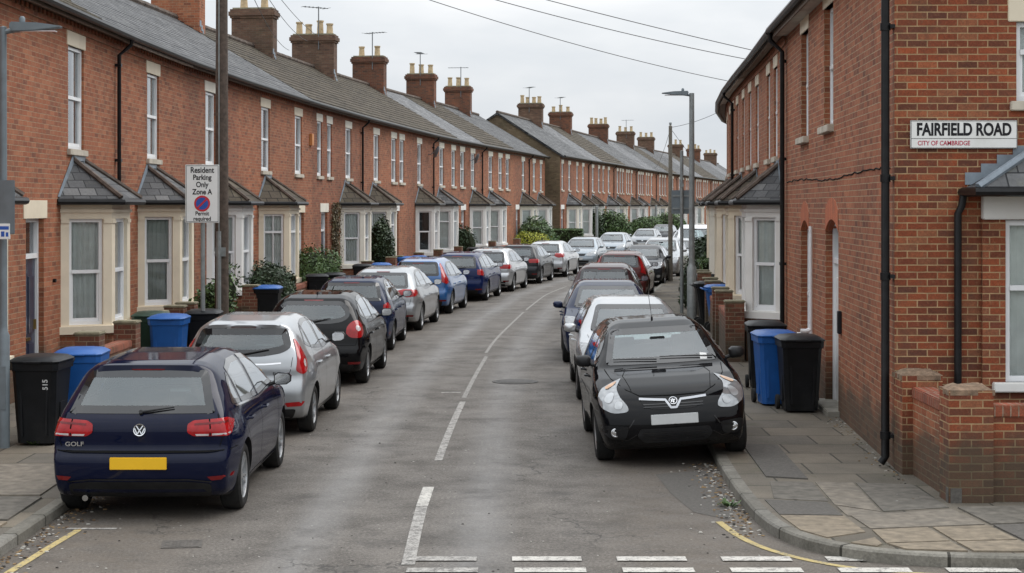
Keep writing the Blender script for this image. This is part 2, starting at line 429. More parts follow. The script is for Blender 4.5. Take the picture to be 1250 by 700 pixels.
def leaf_mat(name, a, b_, c):
    m, nt, b = newmat(name)
    wp = worldpos(nt)
    n = noise(nt, wp, 2.3, 4, 0.6); n2 = noise(nt, wp, 21, 2, 0.6)
    k = mth(nt, 'ADD', mth(nt, 'MULTIPLY', n, 0.6), mth(nt, 'MULTIPLY', n2, 0.4))
    nt.links.new(ramp(nt, k, [(0.36, a), (0.5, b_), (0.64, c)]), b.inputs['Base Color'])
    b.inputs['Roughness'].default_value = 0.55
    return m
M['leaf'] = leaf_mat('hedge leaf', (0.025, 0.05, 0.012), (0.05, 0.10, 0.022), (0.10, 0.17, 0.04))
M['leaf_dark'] = leaf_mat('dark leaf', (0.012, 0.026, 0.010), (0.025, 0.05, 0.018), (0.05, 0.085, 0.03))
M['leaf_yellow'] = leaf_mat('yellow green leaf', (0.20, 0.24, 0.02), (0.34, 0.36, 0.03), (0.50, 0.50, 0.05))
M['leaf_dry'] = leaf_mat('dry creeper', (0.06, 0.045, 0.02), (0.11, 0.08, 0.035), (0.16, 0.14, 0.06))

def text_mesh(name, body, size, mat, parent, Mx, bold=0.0, depth=0.002, align='CENTER', sx=1.0):
    cu = bpy.data.curves.new(name, 'FONT'); cu.body = body; cu.size = size
    cu.align_x = align; cu.align_y = 'CENTER'; cu.offset = bold; cu.extrude = depth
    t = bpy.data.objects.new(name, cu); COL.objects.link(t)
    dg = bpy.context.evaluated_depsgraph_get(); dg.update()
    me = bpy.data.meshes.new_from_object(t.evaluated_get(dg))
    bpy.data.objects.remove(t); bpy.data.curves.remove(cu)
    me.transform(Mx @ Matrix.Diagonal((sx, 1, 1, 1)))
    me.materials.clear(); me.materials.append(mat)
    me.name = name
    o = bpy.data.objects.new(name, me); link(o); o.parent = parent
    return o
# matrix that stands text up facing -y (towards a viewer looking +y)
STAND = Matrix.Rotation(PI / 2, 4, 'X')
# ------------------------------------------------------------------ plan curves (x as a function of distance y)
def curve(pts, smooth=3.0):
    ys = np.array([p[0] for p in pts], float); xs = np.array([p[1] for p in pts], float)
    g = np.arange(ys[0] - 20, ys[-1] + 20, 0.5)
    v = np.interp(g, ys, xs)
    # extrapolate linearly
    s0 = (xs[1] - xs[0]) / (ys[1] - ys[0]); s1 = (xs[-1] - xs[-2]) / (ys[-1] - ys[-2])
    v = np.where(g < ys[0], xs[0] + (g - ys[0]) * s0, v); v = np.where(g > ys[-1], xs[-1] + (g - ys[-1]) * s1, v)
    k = int(smooth / 0.5) | 1
    ker = np.hanning(k + 2)[1:-1]; ker /= ker.sum()
    pad = k // 2
    vv = np.convolve(np.concatenate([v[0] - (np.arange(pad, 0, -1)) * (v[1] - v[0]), v, v[-1] + np.arange(1, pad + 1) * (v[-1] - v[-2])]), ker, 'valid')
    return lambda y: float(np.interp(y, g, vv))
Cc = curve([(0, -1.0), (14, -.95), (22, -.88), (29, -.7), (37, -.4), (48, .38), (57, 1.15), (66, 2.6), (74, 4.1), (82, 5.7), (98, 8.8), (118, 12.6), (160, 21.0), (220, 34.5), (260, 43.5)], 9)
KL = curve([(0, -4.2), (14, -4.22), (24, -4.3), (36, -4.12), (43, -3.75), (49, -3.15), (56, -2.3), (61, -1.35), (67, -.3), (74, 1.0), (82, 2.5), (98, 5.5), (118, 9.3), (160, 17.6), (220, 31.1), (260, 40.1)], 7)
KR = curve([(10, 2.24), (15.3, 2.24), (17, 2.22), (19, 2.28), (22, 2.42), (29, 2.68), (37, 3.0), (48, 3.78), (57, 4.6), (66, 5.95), (74, 7.45), (82, 9.05), (98, 12.2), (118, 16.0), (160, 24.5), (220, 38), (260, 47)], 5)
LF = curve([(14, -7.1), (28, -7.1), (34, -7.08), (39, -6.85), (45, -6.5), (49.3, -6.15), (57, -5.45), (62, -4.9), (67, -4.3), (71, -3.85), (76.3, -3.15), (83.7, -2.0), (88.4, -1.15), (93, -.25), (98.5, .7), (107, 2.1), (115, 3.6)], 5)
L2 = curve([(100, 1.5), (107, 3.0), (118, 5.2), (128, 7.4), (152, 12.2), (180, 18.6), (213, 26.6), (250, 35.4)], 9)
def RF(y):
    return 3.0 + 0.059 * y if y < 30 else _RF(y)
_RF = curve([(24, 4.416), (29.8, 4.76), (32, 4.93), (37, 5.28), (41.5, 5.57), (45, 5.83), (50, 6.27), (55, 6.85), (60, 7.6), (66, 8.9), (74, 10.8), (84, 13)], 4)

# ------------------------------------------------------------------ ground materials
def asphalt_mat():
    m, nt, b = newmat('worn asphalt')
    uv = coords(nt, 'UV'); wp = worldpos(nt)
    sp = N(nt, 'ShaderNodeSeparateXYZ'); nt.links.new(uv, sp.inputs[0])
    u = sp.outputs[0]
    fine = noise(nt, wp, 34, 8, 0.85)
    c = ramp(nt, fine, [(0.36, (0.048, 0.042, 0.037)), (0.5, (0.112, 0.101, 0.091)), (0.64, (0.25, 0.233, 0.21))])
    med = noise(nt, wp, 1.3, 7, 0.7)
    c = mixc(nt, 0.8, c, ramp(nt, med, [(0.3, (0.5, 0.48, 0.45)), (0.5, (0.92, 0.89, 0.85)), (0.7, (1.25, 1.2, 1.13))]), 'MULTIPLY')
    # polished wheel tracks, paler and greyer
    mpv = N(nt, 'ShaderNodeMapping'); mpv.inputs['Scale'].default_value = (1.0, 0.10, 1.0); nt.links.new(uv, mpv.inputs[0])
    wob = mth(nt, 'MULTIPLY', mth(nt, 'SUBTRACT', noise(nt, mpv.outputs[0], 0.9, 3), 0.5), 0.5)
    uu = mth(nt, 'ADD', u, wob)
    tr = None
    for cx, wd in ((-0.88, 0.36), (0.62, 0.36)):
        d = mth(nt, 'ABSOLUTE', mth(nt, 'SUBTRACT', uu, cx))
        t = mth(nt, 'SUBTRACT', 1.0, mth(nt, 'DIVIDE', d, wd), clamp=True)
        tr = t if tr is None else mth(nt, 'ADD', tr, t, clamp=True)
    brk = mixc(nt, 0.3, ramp(nt, noise(nt, mpv.outputs[0], 2.0, 5, 0.7), [(0.32, (0.3,) * 3), (0.6, (1, 1, 1))]), ramp(nt, noise(nt, wp, 5, 5, 0.7), [(0.35, (0.2,) * 3), (0.6, (1, 1, 1))]))
    trk = mth(nt, 'MULTIPLY', mth(nt, 'SMOOTH_MIN', tr, 0.8, 0.2), mth(nt, 'MULTIPLY', brk, 0.62))
    c = mixc(nt, trk, c, mixc(nt, 0.35, (0.36, 0.355, 0.35), c, 'MULTIPLY'))
    # brown grit and oil where the cars stand
    side = mth(nt, 'SUBTRACT', mth(nt, 'ABSOLUTE', u), 1.5)
    grit = mth(nt, 'MULTIPLY', ramp(nt, side, [(0.0, (0, 0, 0)), (0.7, (1, 1, 1))]), ramp(nt, noise(nt, wp, 3.0, 7, 0.8), [(0.38, (0.15,) * 3), (0.6, (0.95,) * 3)]))
    c = mixc(nt, mth(nt, 'MULTIPLY', grit, 0.75), c, mixc(nt, fine, (0.06, 0.048, 0.036), (0.17, 0.14, 0.11)))
    oil = ramp(nt, noise(nt, wp, 0.9, 6, 0.75), [(0.55, (0, 0, 0)), (0.68, (0.6,) * 3)])
    c = mixc(nt, oil, c, (0.045, 0.04, 0.036))
    # cracks
    nv = noise(nt, wp, 2.5, 4, 0.6, 'Color')
    vs = N(nt, 'ShaderNodeVectorMath', operation='SCALE'); nt.links.new(nv, vs.inputs[0]); vs.inputs[3].default_value = 0.9
    va = N(nt, 'ShaderNodeVectorMath', operation='ADD'); nt.links.new(wp, va.inputs[0]); nt.links.new(vs.outputs[0], va.inputs[1])
    vo = N(nt, 'ShaderNodeTexVoronoi', feature='DISTANCE_TO_EDGE'); vo.inputs['Scale'].default_value = 0.33; nt.links.new(va.outputs[0], vo.inputs['Vector'])
    ck = ramp(nt, vo.outputs['Distance'], [(0.0, (1, 1, 1)), (0.008, (0, 0, 0))])
    ckm = mth(nt, 'MULTIPLY', ck, ramp(nt, noise(nt, wp, 0.5, 3), [(0.48, (0, 0, 0)), (0.58, (1, 1, 1))]))
    c = mixc(nt, mth(nt, 'MULTIPLY', ckm, 0.7), c, (0.02, 0.018, 0.016))
    # stone chips
    ch = N(nt, 'ShaderNodeTexVoronoi'); ch.inputs['Scale'].default_value = 7; nt.links.new(wp, ch.inputs['Vector'])
    cm = mth(nt, 'MULTIPLY', ramp(nt, ch.outputs['Distance'], [(0.03, (1, 1, 1)), (0.09, (0, 0, 0))]), ramp(nt, noise(nt, wp, 3, 2), [(0.55, (0, 0, 0)), (0.6, (1, 1, 1))]))
    c = mixc(nt, mth(nt, 'MULTIPLY', cm, 0.8), c, (0.42, 0.40, 0.36))
    nt.links.new(c, b.inputs['Base Color'])
    b.inputs['Roughness'].default_value = 0.8
    nt.links.new(ramp(nt, med, [(0.3, (0.9,) * 3), (0.7, (0.62,) * 3)]), b.inputs['Roughness'])
    bump(nt, b, mth(nt, 'SUBTRACT', mth(nt, 'ADD', fine, mth(nt, 'MULTIPLY', med, 1.2)), mth(nt, 'MULTIPLY', ckm, 1.5)), 0.5, 0.012)
    return m
M['asphalt'] = asphalt_mat()

def pave_mat():
    m, nt, b = newmat('patched footway')
    uv = coords(nt, 'UV'); wp = worldpos(nt)
    t = N(nt, 'ShaderNodeTexBrick'); nt.links.new(uv, t.inputs['Vector'])
    t.inputs['Scale'].default_value = 1; t.inputs['Brick Width'].default_value = 0.9; t.inputs['Row Height'].default_value = 0.75
    t.inputs['Mortar Size'].default_value = 0.012; t.inputs['Color1'].default_value = (0, 0, 0, 1); t.inputs['Color2'].default_value = (1, 1, 1, 1)
    c = ramp(nt, t.outputs['Color'], [(0, (0.105, 0.093, 0.075)), (0.4, (0.155, 0.136, 0.108)), (0.7, (0.125, 0.113, 0.096)), (1, (0.19, 0.163, 0.125))])
    fine = noise(nt, wp, 70, 4, 0.8)
    c = mixc(nt, 0.7, c, ramp(nt, fine, [(0.3, (0.6,) * 3), (0.7, (1.35,) * 3)]), 'MULTIPLY')
    c = mixc(nt, 0.7, c, ramp(nt, noise(nt, wp, 1.5, 6, 0.7), [(0.3, (0.6, 0.6, 0.58)), (0.7, (1.25, 1.2, 1.15))]), 'MULTIPLY')
    c = mixc(nt, mth(nt, 'MULTIPLY', t.outputs['Fac'], 0.8), c, (0.03, 0.027, 0.02))
    mm = ramp(nt, noise(nt, wp, 2.2, 8, 0.8), [(0.55, (0, 0, 0)), (0.72, (0.55,) * 3)])
    c = mixc(nt, mm, c, (0.07, 0.075, 0.03))
    nt.links.new(c, b.inputs['Base Color']); b.inputs['Roughness'].default_value = 0.85
    bump(nt, b, mth(nt, 'SUBTRACT', fine, mth(nt, 'MULTIPLY', t.outputs['Fac'], 2)), 0.5, 0.01)
    return m
M['pave'] = pave_mat()

def line_mat(name, col, wear=0.5):
    m, nt, b = newmat(name)
    wp = worldpos(nt)
    n = noise(nt, wp, 9, 8, 0.85)
    n2 = noise(nt, wp, 45, 4, 0.8)
    k = mth(nt, 'ADD', mth(nt, 'MULTIPLY', n, 0.6), mth(nt, 'MULTIPLY', n2, 0.4))
    a = ramp(nt, k, [(wear - 0.05, (0, 0, 0)), (wear + 0.04, (1, 1, 1))])
    c = mixc(nt, a, (0.15, 0.14, 0.13), col)
    c = mixc(nt, 0.4, c, ramp(nt, noise(nt, wp, 3, 4), [(0.3, (0.65,) * 3), (0.7, (1.1,) * 3)]), 'MULTIPLY')
    nt.links.new(c, b.inputs['Base Color']); b.inputs['Roughness'].default_value = 0.75
    bump(nt, b, n2, 0.4, 0.006)
    return m
M['line_white'] = line_mat('worn white road paint', (0.55, 0.525, 0.48), 0.468)
M['line_worn'] = line_mat('very worn white road paint', (0.42, 0.40, 0.37), 0.505)
M['line_faint'] = line_mat('faded white road paint', (0.33, 0.315, 0.29), 0.50)
M['line_yellow'] = line_mat('worn yellow road paint', (0.46, 0.36, 0.15), 0.462)

def kerb_mat():
    m, nt, b = newmat('kerb stones')
    uv = coords(nt, 'UV'); wp = worldpos(nt)
    t = N(nt, 'ShaderNodeTexBrick'); nt.links.new(uv, t.inputs['Vector'])
    t.inputs['Scale'].default_value = 1; t.inputs['Brick Width'].default_value = 0.9; t.inputs['Row Height'].default_value = 4.0
    t.inputs['Mortar Size'].default_value = 0.014; t.inputs['Color1'].default_value = (0, 0, 0, 1); t.inputs['Color2'].default_value = (1, 1, 1, 1)
    c = ramp(nt, t.outputs['Color'], [(0, (0.15, 0.14, 0.12)), (0.5, (0.22, 0.205, 0.175)), (1, (0.19, 0.18, 0.16))])
    c = mixc(nt, 0.8, c, ramp(nt, noise(nt, wp, 35, 5, 0.75), [(0.3, (0.6,) * 3), (0.7, (1.35,) * 3)]), 'MULTIPLY')
    c = mixc(nt, 0.8, c, ramp(nt, noise(nt, wp, 2.4, 6, 0.75), [(0.3, (0.5, 0.5, 0.46)), (0.65, (1.15,) * 3)]), 'MULTIPLY')
    c = mixc(nt, t.outputs['Fac'], c, (0.03, 0.027, 0.02))
    nt.links.new(c, b.inputs['Base Color']); b.inputs['Roughness'].default_value = 0.85
    bump(nt, b, noise(nt, wp, 25, 5, 0.7), 0.6, 0.012)
    return m
M['kerbs'] = kerb_mat()

# ------------------------------------------------------------------ ground, road, pavements
def struct(o): o['kind'] = 'structure'; return o
g = MB(); g.face([(-900, -300, -0.03), (900, -300, -0.03), (900, 1500, -0.03), (-900, 1500, -0.03)])
mg, ntg, bg_ = newmat('rough ground')
ntg.links.new(ramp(ntg, noise(ntg, worldpos(ntg), 0.3, 8, 0.7), [(0.3, (0.05, 0.06, 0.025)), (0.7, (0.10, 0.10, 0.05))]), bg_.inputs['Base Color'])
bg_.inputs['Roughness'].default_value = 0.95
struct(g.build('ground', mg))

def ribbon(name, mat, a, b, ys, z, nx=1, uvfun=None):
    mb = MB()
    for y0, y1 in zip(ys[:-1], ys[1:]):
        for i in range(nx):
            t0, t1 = i / nx, (i + 1) / nx
            P = []
            for (y, t) in ((y0, t0), (y0, t1), (y1, t1), (y1, t0)):
                x = a(y) * (1 - t) + b(y) * t
                P.append((x, y, z))
            mb.face(P, uv=[uvfun(p) for p in P] if uvfun else None)
    return mb.build(name, mat)
ys = [14.0 + 0.5 * i for i in range(int((270 - 14) / 0.5) + 1)]
ruv = lambda p: (p[0] - Cc(p[1]), p[1])
mb = MB()
for y0, y1 in zip(ys[:-1], ys[1:]):
    for t0, t1 in ((0, .25), (.25, .5), (.5, .75), (.75, 1)):
        P = []
        for (y, t) in ((y0, t0), (y0, t1), (y1, t1), (y1, t0)):
            xa, xb = KL(y) - 0.02, KR(y) + (0.6 if y < 30 else 0.02)
            P.append((xa * (1 - t) + xb * t, y, 0.0))
        mb.face(P, uv=[ruv(p) for p in P])
# the side road that crosses in the foreground
xs_ = [-60, -30, -12, -4.24, -2, 0, 2.84, 6, 12, 30, 60]
for a, b in zip(xs_[:-1], xs_[1:]):
    mb.face([(a, -6, 0), (b, -6, 0), (b, 14.0, 0), (a, 14.0, 0)], uv=[(a + .95, -6), (b + .95, -6), (b + .95, 14), (a + .95, 14)])
struct(mb.build('road', M['asphalt']))

def offset_path(path, d):
    out = []
    n = len(path)
    for i, p in enumerate(path):
        a = Vector(path[max(i - 1, 0)]); b = Vector(path[min(i + 1, n - 1)])
        t = (b - a).normalized(); nr = Vector((t.y, -t.x))      # right of travel
        out.append((p[0] + nr.x * d, p[1] + nr.y * d))
    return out
def kerb(name, path, side):
    """path along road edge; side=+1: footway lies right of travel"""
    mb = MB(); w = 0.125; bev = 0.018
    prof = [(-.0, -0.05), (0.0, PAVE - bev), (bev, PAVE), (w, PAVE), (w, 0.0)]
    offs = [offset_path(path, side * d) for d, z in prof]
    s = 0
    for i in range(len(path) - 1):
        L = (Vector(path[i + 1]) - Vector(path[i])).length
        cum = 0
        for j in range(len(prof) - 1):
            a, b = offs[j], offs[j + 1]; z0, z1 = prof[j][1], prof[j + 1][1]
            c1 = cum + math.hypot(prof[j + 1][0] - prof[j][0], z1 - z0)
            q = [(*a[i], z0), (*a[i + 1], z0), (*b[i + 1], z1), (*b[i], z1)]
            uv = [(s, cum + 1), (s + L, cum + 1), (s + L, c1 + 1), (s, c1 + 1)]
            if side > 0: q, uv = q[::-1], uv[::-1]
            mb.face(q, uv=uv); cum = c1
        s += L
    return struct(mb.build(name, M['kerbs']))
def smooth_path(p, it=2):
    for _ in range(it):
        q = [p[0]]
        for a, b in zip(p[:-1], p[1:]):
            q += [(a[0] * .75 + b[0] * .25, a[1] * .75 + b[1] * .25), (a[0] * .25 + b[0] * .75, a[1] * .25 + b[1] * .75)]
        q.append(p[-1]); p = q
    return p
kr_path = [(KR(y), y) for y in [262 - 2 * i for i in range(121)] if y > 21]
corner = [(KR(20), 20), (2.27, 19), (2.22, 17), (2.24, 15.4), (2.42, 14.6), (2.75, 14.12), (3.15, 13.9), (3.7, 13.76), (5, 13.7), (9, 13.68), (40, 13.6)]
kr_path += smooth_path(corner, 2)
kl_path = [(-40, 11.0), (-9, 11.0), (-6, 11.2), (-4.9, 11.8), (-4.35, 12.9)]
kl_path = smooth_path(kl_path, 2) + [(KL(y), y) for y in [14 + 2 * i for i in range(124)]]
kerb('kerb', kr_path, -1)
kerb('kerb', kl_path, -1)

# footways: right
mb = MB()
inner = offset_path(kr_path, -0.125)
far_ = [p for p in inner if p[1] > 20]; near_ = [p for p in inner if p[1] <= 20]
pts_ = [far_[-1]] + near_ + [(40, 16.3), (4.2, 16.3), (4.6, far_[-1][1])]
r_ = delaunay_2d_cdt([Vector(p) for p in pts_], [], [list(range(len(pts_)))], 1, 1e-5)
for f in r_[2]: mb.face([(r_[0][i].x, r_[0][i].y, PAVE) for i in f])
for a, b in zip(far_[:-1], far_[1:]):
    mb.face([(*a, PAVE), (*b, PAVE), (max(4.6, RF(b[1]) + .3), b[1], PAVE), (max(4.6, RF(a[1]) + .3), a[1], PAVE)])
for f in list(mb.f): pass
_o = struct(mb.build('pavement', M['pave'], recalc=True))
# left
mb = MB()
ysl = [11.3 + 1.0 * i for i in range(16)] + [27 + 2 * i for i in range(118)]
inner = lambda y: KL(y) - 0.125 if y > 12.5 else -4.35 - (12.5 - y) * 1.2
for y0, y1 in zip(ysl[:-1], ysl[1:]):
    f = (lambda y: LF(y) - .3) if y1 < 106.5 else (lambda y: L2(y) - .3)
    mb.face([(f(y0), y0, PAVE), (inner(y0), y0, PAVE), (inner(y1), y1, PAVE), (f(y1), y1, PAVE)])
mb.face([(-40, 11.3, PAVE), (-5.9, 11.3, PAVE), (-5.9, 14, PAVE), (-40, 14, PAVE)])
struct(mb.build('pavement', M['pave']))

# paving slabs near the right corner (worked out as plan polygons)
def slab(name, pts, mat, z=PAVE + 0.006):
    mb = MB()
    c = sum((Vector(p) for p in pts), Vector((0, 0))) / len(pts)
    q = [Vector(p) + (c - Vector(p)).normalized() * 0.012 for p in pts]
    top = [(p.x, p.y, z) for p in q]
    mb.face(top)
    n = len(q)
    for i in range(n):
        j = (i + 1) % n
        mb.face([top[j], top[i], (q[i].x, q[i].y, PAVE - 0.01), (q[j].x, q[j].y, PAVE - 0.01)])
    return struct(mb.build(name, mat, recalc=True))
slabs = [
    ([(2.62, 17.5), (3.05, 17.45), (3.0, 16.3), (2.50, 16.45)], 'slab_dark'),
    ([(3.07, 17.45), (3.45, 17.4), (3.38, 15.75), (3.02, 16.1)], 'slab_grey'),
    ([(3.47, 17.4), (4.02, 17.3), (4.06, 15.95), (3.40, 15.75)], 'slab_dark'),
    ([(2.40, 16.4), (2.98, 16.25), (3.0, 15.55), (2.42, 15.6)], 'slab_asph'),
    ([(3.02, 16.05), (3.38, 15.72), (3.36, 15.5), (3.02, 15.52)], 'slab_grey'),
    ([(2.42, 15.57), (3.0, 15.52), (3.04, 14.75), (2.66, 14.5), (2.48, 14.85)], 'slab_buff'),
    ([(3.05, 15.52), (4.06, 15.85), (4.16, 15.1), (3.1, 14.9)], 'slab_grey'),
    ([(3.10, 14.86), (3.62, 14.97), (3.66, 14.35), (3.1, 14.26)], 'slab_buff'),
    ([(3.65, 14.97), (4.17, 15.06), (4.24, 14.4), (3.69, 14.35)], 'slab_buff'),
    ([(2.80, 14.28), (3.06, 14.5), (3.07, 14.22), (3.0, 14.12)], 'slab_buff'),
    ([(3.1, 14.23), (3.66, 14.32), (3.7, 13.92), (3.2, 14.0)], 'slab_buff'),
    ([(3.69, 14.32), (4.24, 14.37), (4.26, 13.9), (3.73, 13.92)], 'slab_buff'),
    ([(4.12, 15.95), (5.2, 16.1), (5.2, 15.3), (4.2, 15.1)], 'slab_dark'),
    ([(4.2, 15.05), (5.2, 15.25), (5.2, 14.4), (4.27, 14.38)], 'slab_asph'),
    ([(2.7, 20.2), (3.1, 20.1), (3.03, 17.6), (2.62, 17.75)], 'slab_asph'),
    ([(-5.6, 18.6), (-4.6, 18.6), (-4.55, 16.6), (-5.6, 16.6)], 'slab_grey'),
    ([(-5.6, 16.5), (-4.5, 16.5), (-4.48, 15.3), (-5.6, 15.3)], 'slab_dark'),
    ([(-5.5, 15.2), (-4.45, 15.2), (-4.45, 14.2), (-5.5, 14.2)], 'slab_buff'),
]
for k_, (pts, mt) in enumerate(slabs): slab('paving_slab', pts, M[mt], PAVE + .006 + .0007 * k_)

# ------------------------------------------------------------------ painted markings (5 mm sheets on the road)
def mark(name, pts, mat, z=0.005):
    mb = MB(); mb.face([(x, y, z) for x, y in pts]); return struct(mb.build(name, mat, recalc=True))
def strip(name, path, w, mat, z=0.005):
    mb = MB(); a = offset_path(path, -w / 2); b = offset_path(path, w / 2)
    for i in range(len(path) - 1):
        mb.face([(*a[i], z), (*b[i], z), (*b[i + 1], z), (*a[i + 1], z)])
    return struct(mb.build(name, mat, recalc=True))
def cl(y0, y1, w, mat, dx=0.0):
    n = max(2, int((y1 - y0) / 0.8))
    strip('centre_line', [(Cc(y0 + (y1 - y0) * i / n) + dx, y0 + (y1 - y0) * i / n) for i in range(n + 1)], w, M[mat])
strip('centre_line', [(-.84, 13.9), (-.86, 15.4), (-.87, 16.6)], .11, M['line_worn'])
strip('centre_line', [(-.87, 16.62), (-.86, 17.75)], .115, M['line_white'])
cl(19.6, 25.5, .09, 'line_worn', .06)
cl(26.0, 33.2, .07, 'line_faint', .05); cl(34.0, 47, .06, 'line_faint'); cl(48, 62, .06, 'line_faint'); cl(64, 80, .06, 'line_faint')
for yy in (14.12, 13.68):
    for k in range(6):
        x0 = -.86 + k * 0.86 + (0.02 if yy < 14 else 0)
        mark('give_way_dash', [(x0, yy - .085), (x0 + .57, yy - .085), (x0 + .57, yy + .085), (x0, yy + .085)], M['line_white' if k else 'line_worn'], .009)
strip('yellow_line', smooth_path([(1.9, 15.8), (1.98, 15.1), (2.15, 14.5), (2.5, 13.95), (2.95, 13.62), (3.6, 13.48), (6, 13.42), (30, 13.3)], 2), .07, M['line_yellow'])
strip('yellow_line', [(-3.88, 15.4), (-3.93, 14.6), (-3.98, 13.6), (-4.05, 12.4)], .07, M['line_yellow'])
mark('bay_end_line', [(-4.0, 15.42), (-3.55, 15.42), (-3.55, 15.49), (-4.0, 15.49)], M['line_worn'])
mark('bay_end_line', [(-1.1, 26.7), (-.8, 26.7), (-.8, 26.8), (-1.1, 26.8)], M['line_worn'])

def disc_cover(x, y, r):
    mb = MB(); mb.lathe([(r * 1.15, 0.0), (r * 1.15, .006), (r, .007), (r * .97, .004), (r * .9, .004), (r * .88, .009), (0.001, .009)], 28)
    o = mb.build('manhole_cover', M['iron'], smooth=True, merge=True); o.location = (x, y, 0.003)
    return tag(o, 'round iron manhole cover in the middle of the right lane', 'manhole cover')
disc_cover(.05, 28.4, .33)
mb = MB()
mb.box(-.17, .17, -.17, .17, 0, .004); mb.box(-.15, .15, -.15, .15, .004, .007)
for i in range(5):
    for j in range(5): mb.box(-.14 + i * .06, -.10 + i * .06, -.14 + j * .06, -.10 + j * .06, .007, .009)
o = mb.build('manhole_cover', simple('worn iron', (0.10, 0.09, 0.08), .7, .1, var=.4, vscale=20, bmp=.4)); o.location = (-2.83, 14.75, .002); o.rotation_euler.z = .15
tag(o, 'small square iron cover in the road behind the navy hatchback', 'manhole cover')
# dark tarry repair by the corner and leaf litter
mark('road_patch', [(1.55, 18.6), (2.2, 18.9), (2.18, 16.6), (2.0, 15.9), (1.72, 16.3), (1.6, 17.4)], M['slab_asph'], .003)
rnd = random.Random(3)
def litter(name, label, mats, n, fx, size):
    mb = MB()
    for i in range(n):
        x, y, z = fx(); s = rnd.uniform(*size); a = rnd.uniform(0, 6.3); h = s * rnd.uniform(.1, .5)
        pts = []
        for k in range(5):
            t = a + k * 2 * PI / 5; rr = s * rnd.uniform(.6, 1.1)
            pts.append((x + rr * math.cos(t), y + rr * math.sin(t) * .8, z + .004))
        top = [(p[0] * .7 + x * .3, p[1] * .7 + y * .3, p[2] + h) for p in pts]
        mb.cm = rnd.randrange(len(mats))
        mb.face(top)
        for k in range(5): mb.face([pts[k], pts[(k + 1) % 5], top[(k + 1) % 5], top[k]])
    o = mb.build(name, mats); return tag(o, label, 'litter', kind='stuff')
gm = [simple('pale grit', (0.42, 0.40, 0.36), .9), simple('brown leaf', (0.12, 0.07, 0.035), .9), simple('dark grit', (0.04, 0.035, 0.03), .9), simple('tan leaf', (0.24, 0.16, 0.08), .9)]
litter('gutter_litter', 'leaf litter and broken grit in the gutter by the right corner', gm, 420, lambda: ((lambda y: (KR(y) - abs(rnd.gauss(0, .16)) - .02, y, 0))(rnd.uniform(15.0, 19.4))), (.006, .026))
litter('gutter_litter', 'grit and dead leaves along the left kerb', gm, 420, lambda: ((lambda y: (KL(y) + abs(rnd.gauss(0, .16)) + .02, y, 0))(rnd.uniform(13.2, 19))), (.006, .024))
litter('road_grit', 'small pale stone chips scattered over the asphalt', gm[:1] + gm[2:3], 260, lambda: (rnd.uniform(-4, 2.1), 13.4 + 14 * rnd.random() ** 1.5, 0), (.005, .016))
litter('footway_litter', 'leaf crumbs lying along the foot of the right side wall', gm, 260, lambda: ((lambda y: (3.0 + .059 * y - abs(rnd.gauss(0, .1)) - .02, y, PAVE))(rnd.uniform(16.3, 29))), (.006, .02))
for nm, lab, (cx, cy, cz), n in (('weed', 'green weed tuft growing in the right gutter by the kerb', (2.1, 16.6, 0), 40), ('weed', 'low moss tuft at the foot of the left lamp post', (-5.6, 20.2, PAVE), 60)):
    mb = MB()
    for i in range(n):
        a = rnd.uniform(0, 6.28); L = rnd.uniform(.03, .09); r0 = rnd.uniform(0, .07); w = .012
        bx, by = cx + r0 * math.cos(a), cy + r0 * math.sin(a)
        ex, ey = bx + L * math.cos(a), by + L * math.sin(a)
        mb.face([(bx, by, cz), (ex - w * math.sin(a), ey + w * math.cos(a), cz + L * .6), (ex + L * .3 * math.cos(a), ey + L * .3 * math.sin(a), cz + L * .8), (ex + w * math.sin(a), ey - w * math.cos(a), cz + L * .6)])
    tag(mb.build(nm, M['leaf']), lab, 'plant')
# ------------------------------------------------------------------ houses
def panel(mb, M0, L, z0, z1, holes, depth=0.12, m=0, mr=None, x0=0.0):
    """wall face on local plane y=0 (street towards -y) with rectangular holes and reveals going to +y"""
    xs = sorted(set([x0, L] + [h[0] for h in holes] + [h[1] for h in holes]))
    zs = sorted(set([z0, z1] + [h[2] for h in holes] + [h[3] for h in holes]))
    # keep cells modest so UVs/shading stay fine
    for a, b in zip(xs[:-1], xs[1:]):
        for c, d in zip(zs[:-1], zs[1:]):
            mx, mz = (a + b) / 2, (c + d) / 2
            if any(h[0] < mx < h[1] and h[2] < mz < h[3] for h in holes): continue
            mb.face([M0 @ Vector(p) for p in ((a, 0, c), (b, 0, c), (b, 0, d), (a, 0, d))], m)
    mr = m if mr is None else mr
    for (a, b, c, d) in holes:
        for q in (((a, 0, c), (a, 0, d), (a, depth, d), (a, depth, c)), ((b, 0, d), (b, 0, c), (b, depth, c), (b, depth, d)),
                  ((a, 0, d), (b, 0, d), (b, depth, d), (a, depth, d)), ((b, 0, c), (a, 0, c), (a, depth, c), (b, depth, c))):
            mb.face([M0 @ Vector(p) for p in q], mr)

def T(x, y, z, rz=0): return Matrix.Translation((x, y, z)) @ Matrix.Rotation(rz, 4, 'Z')

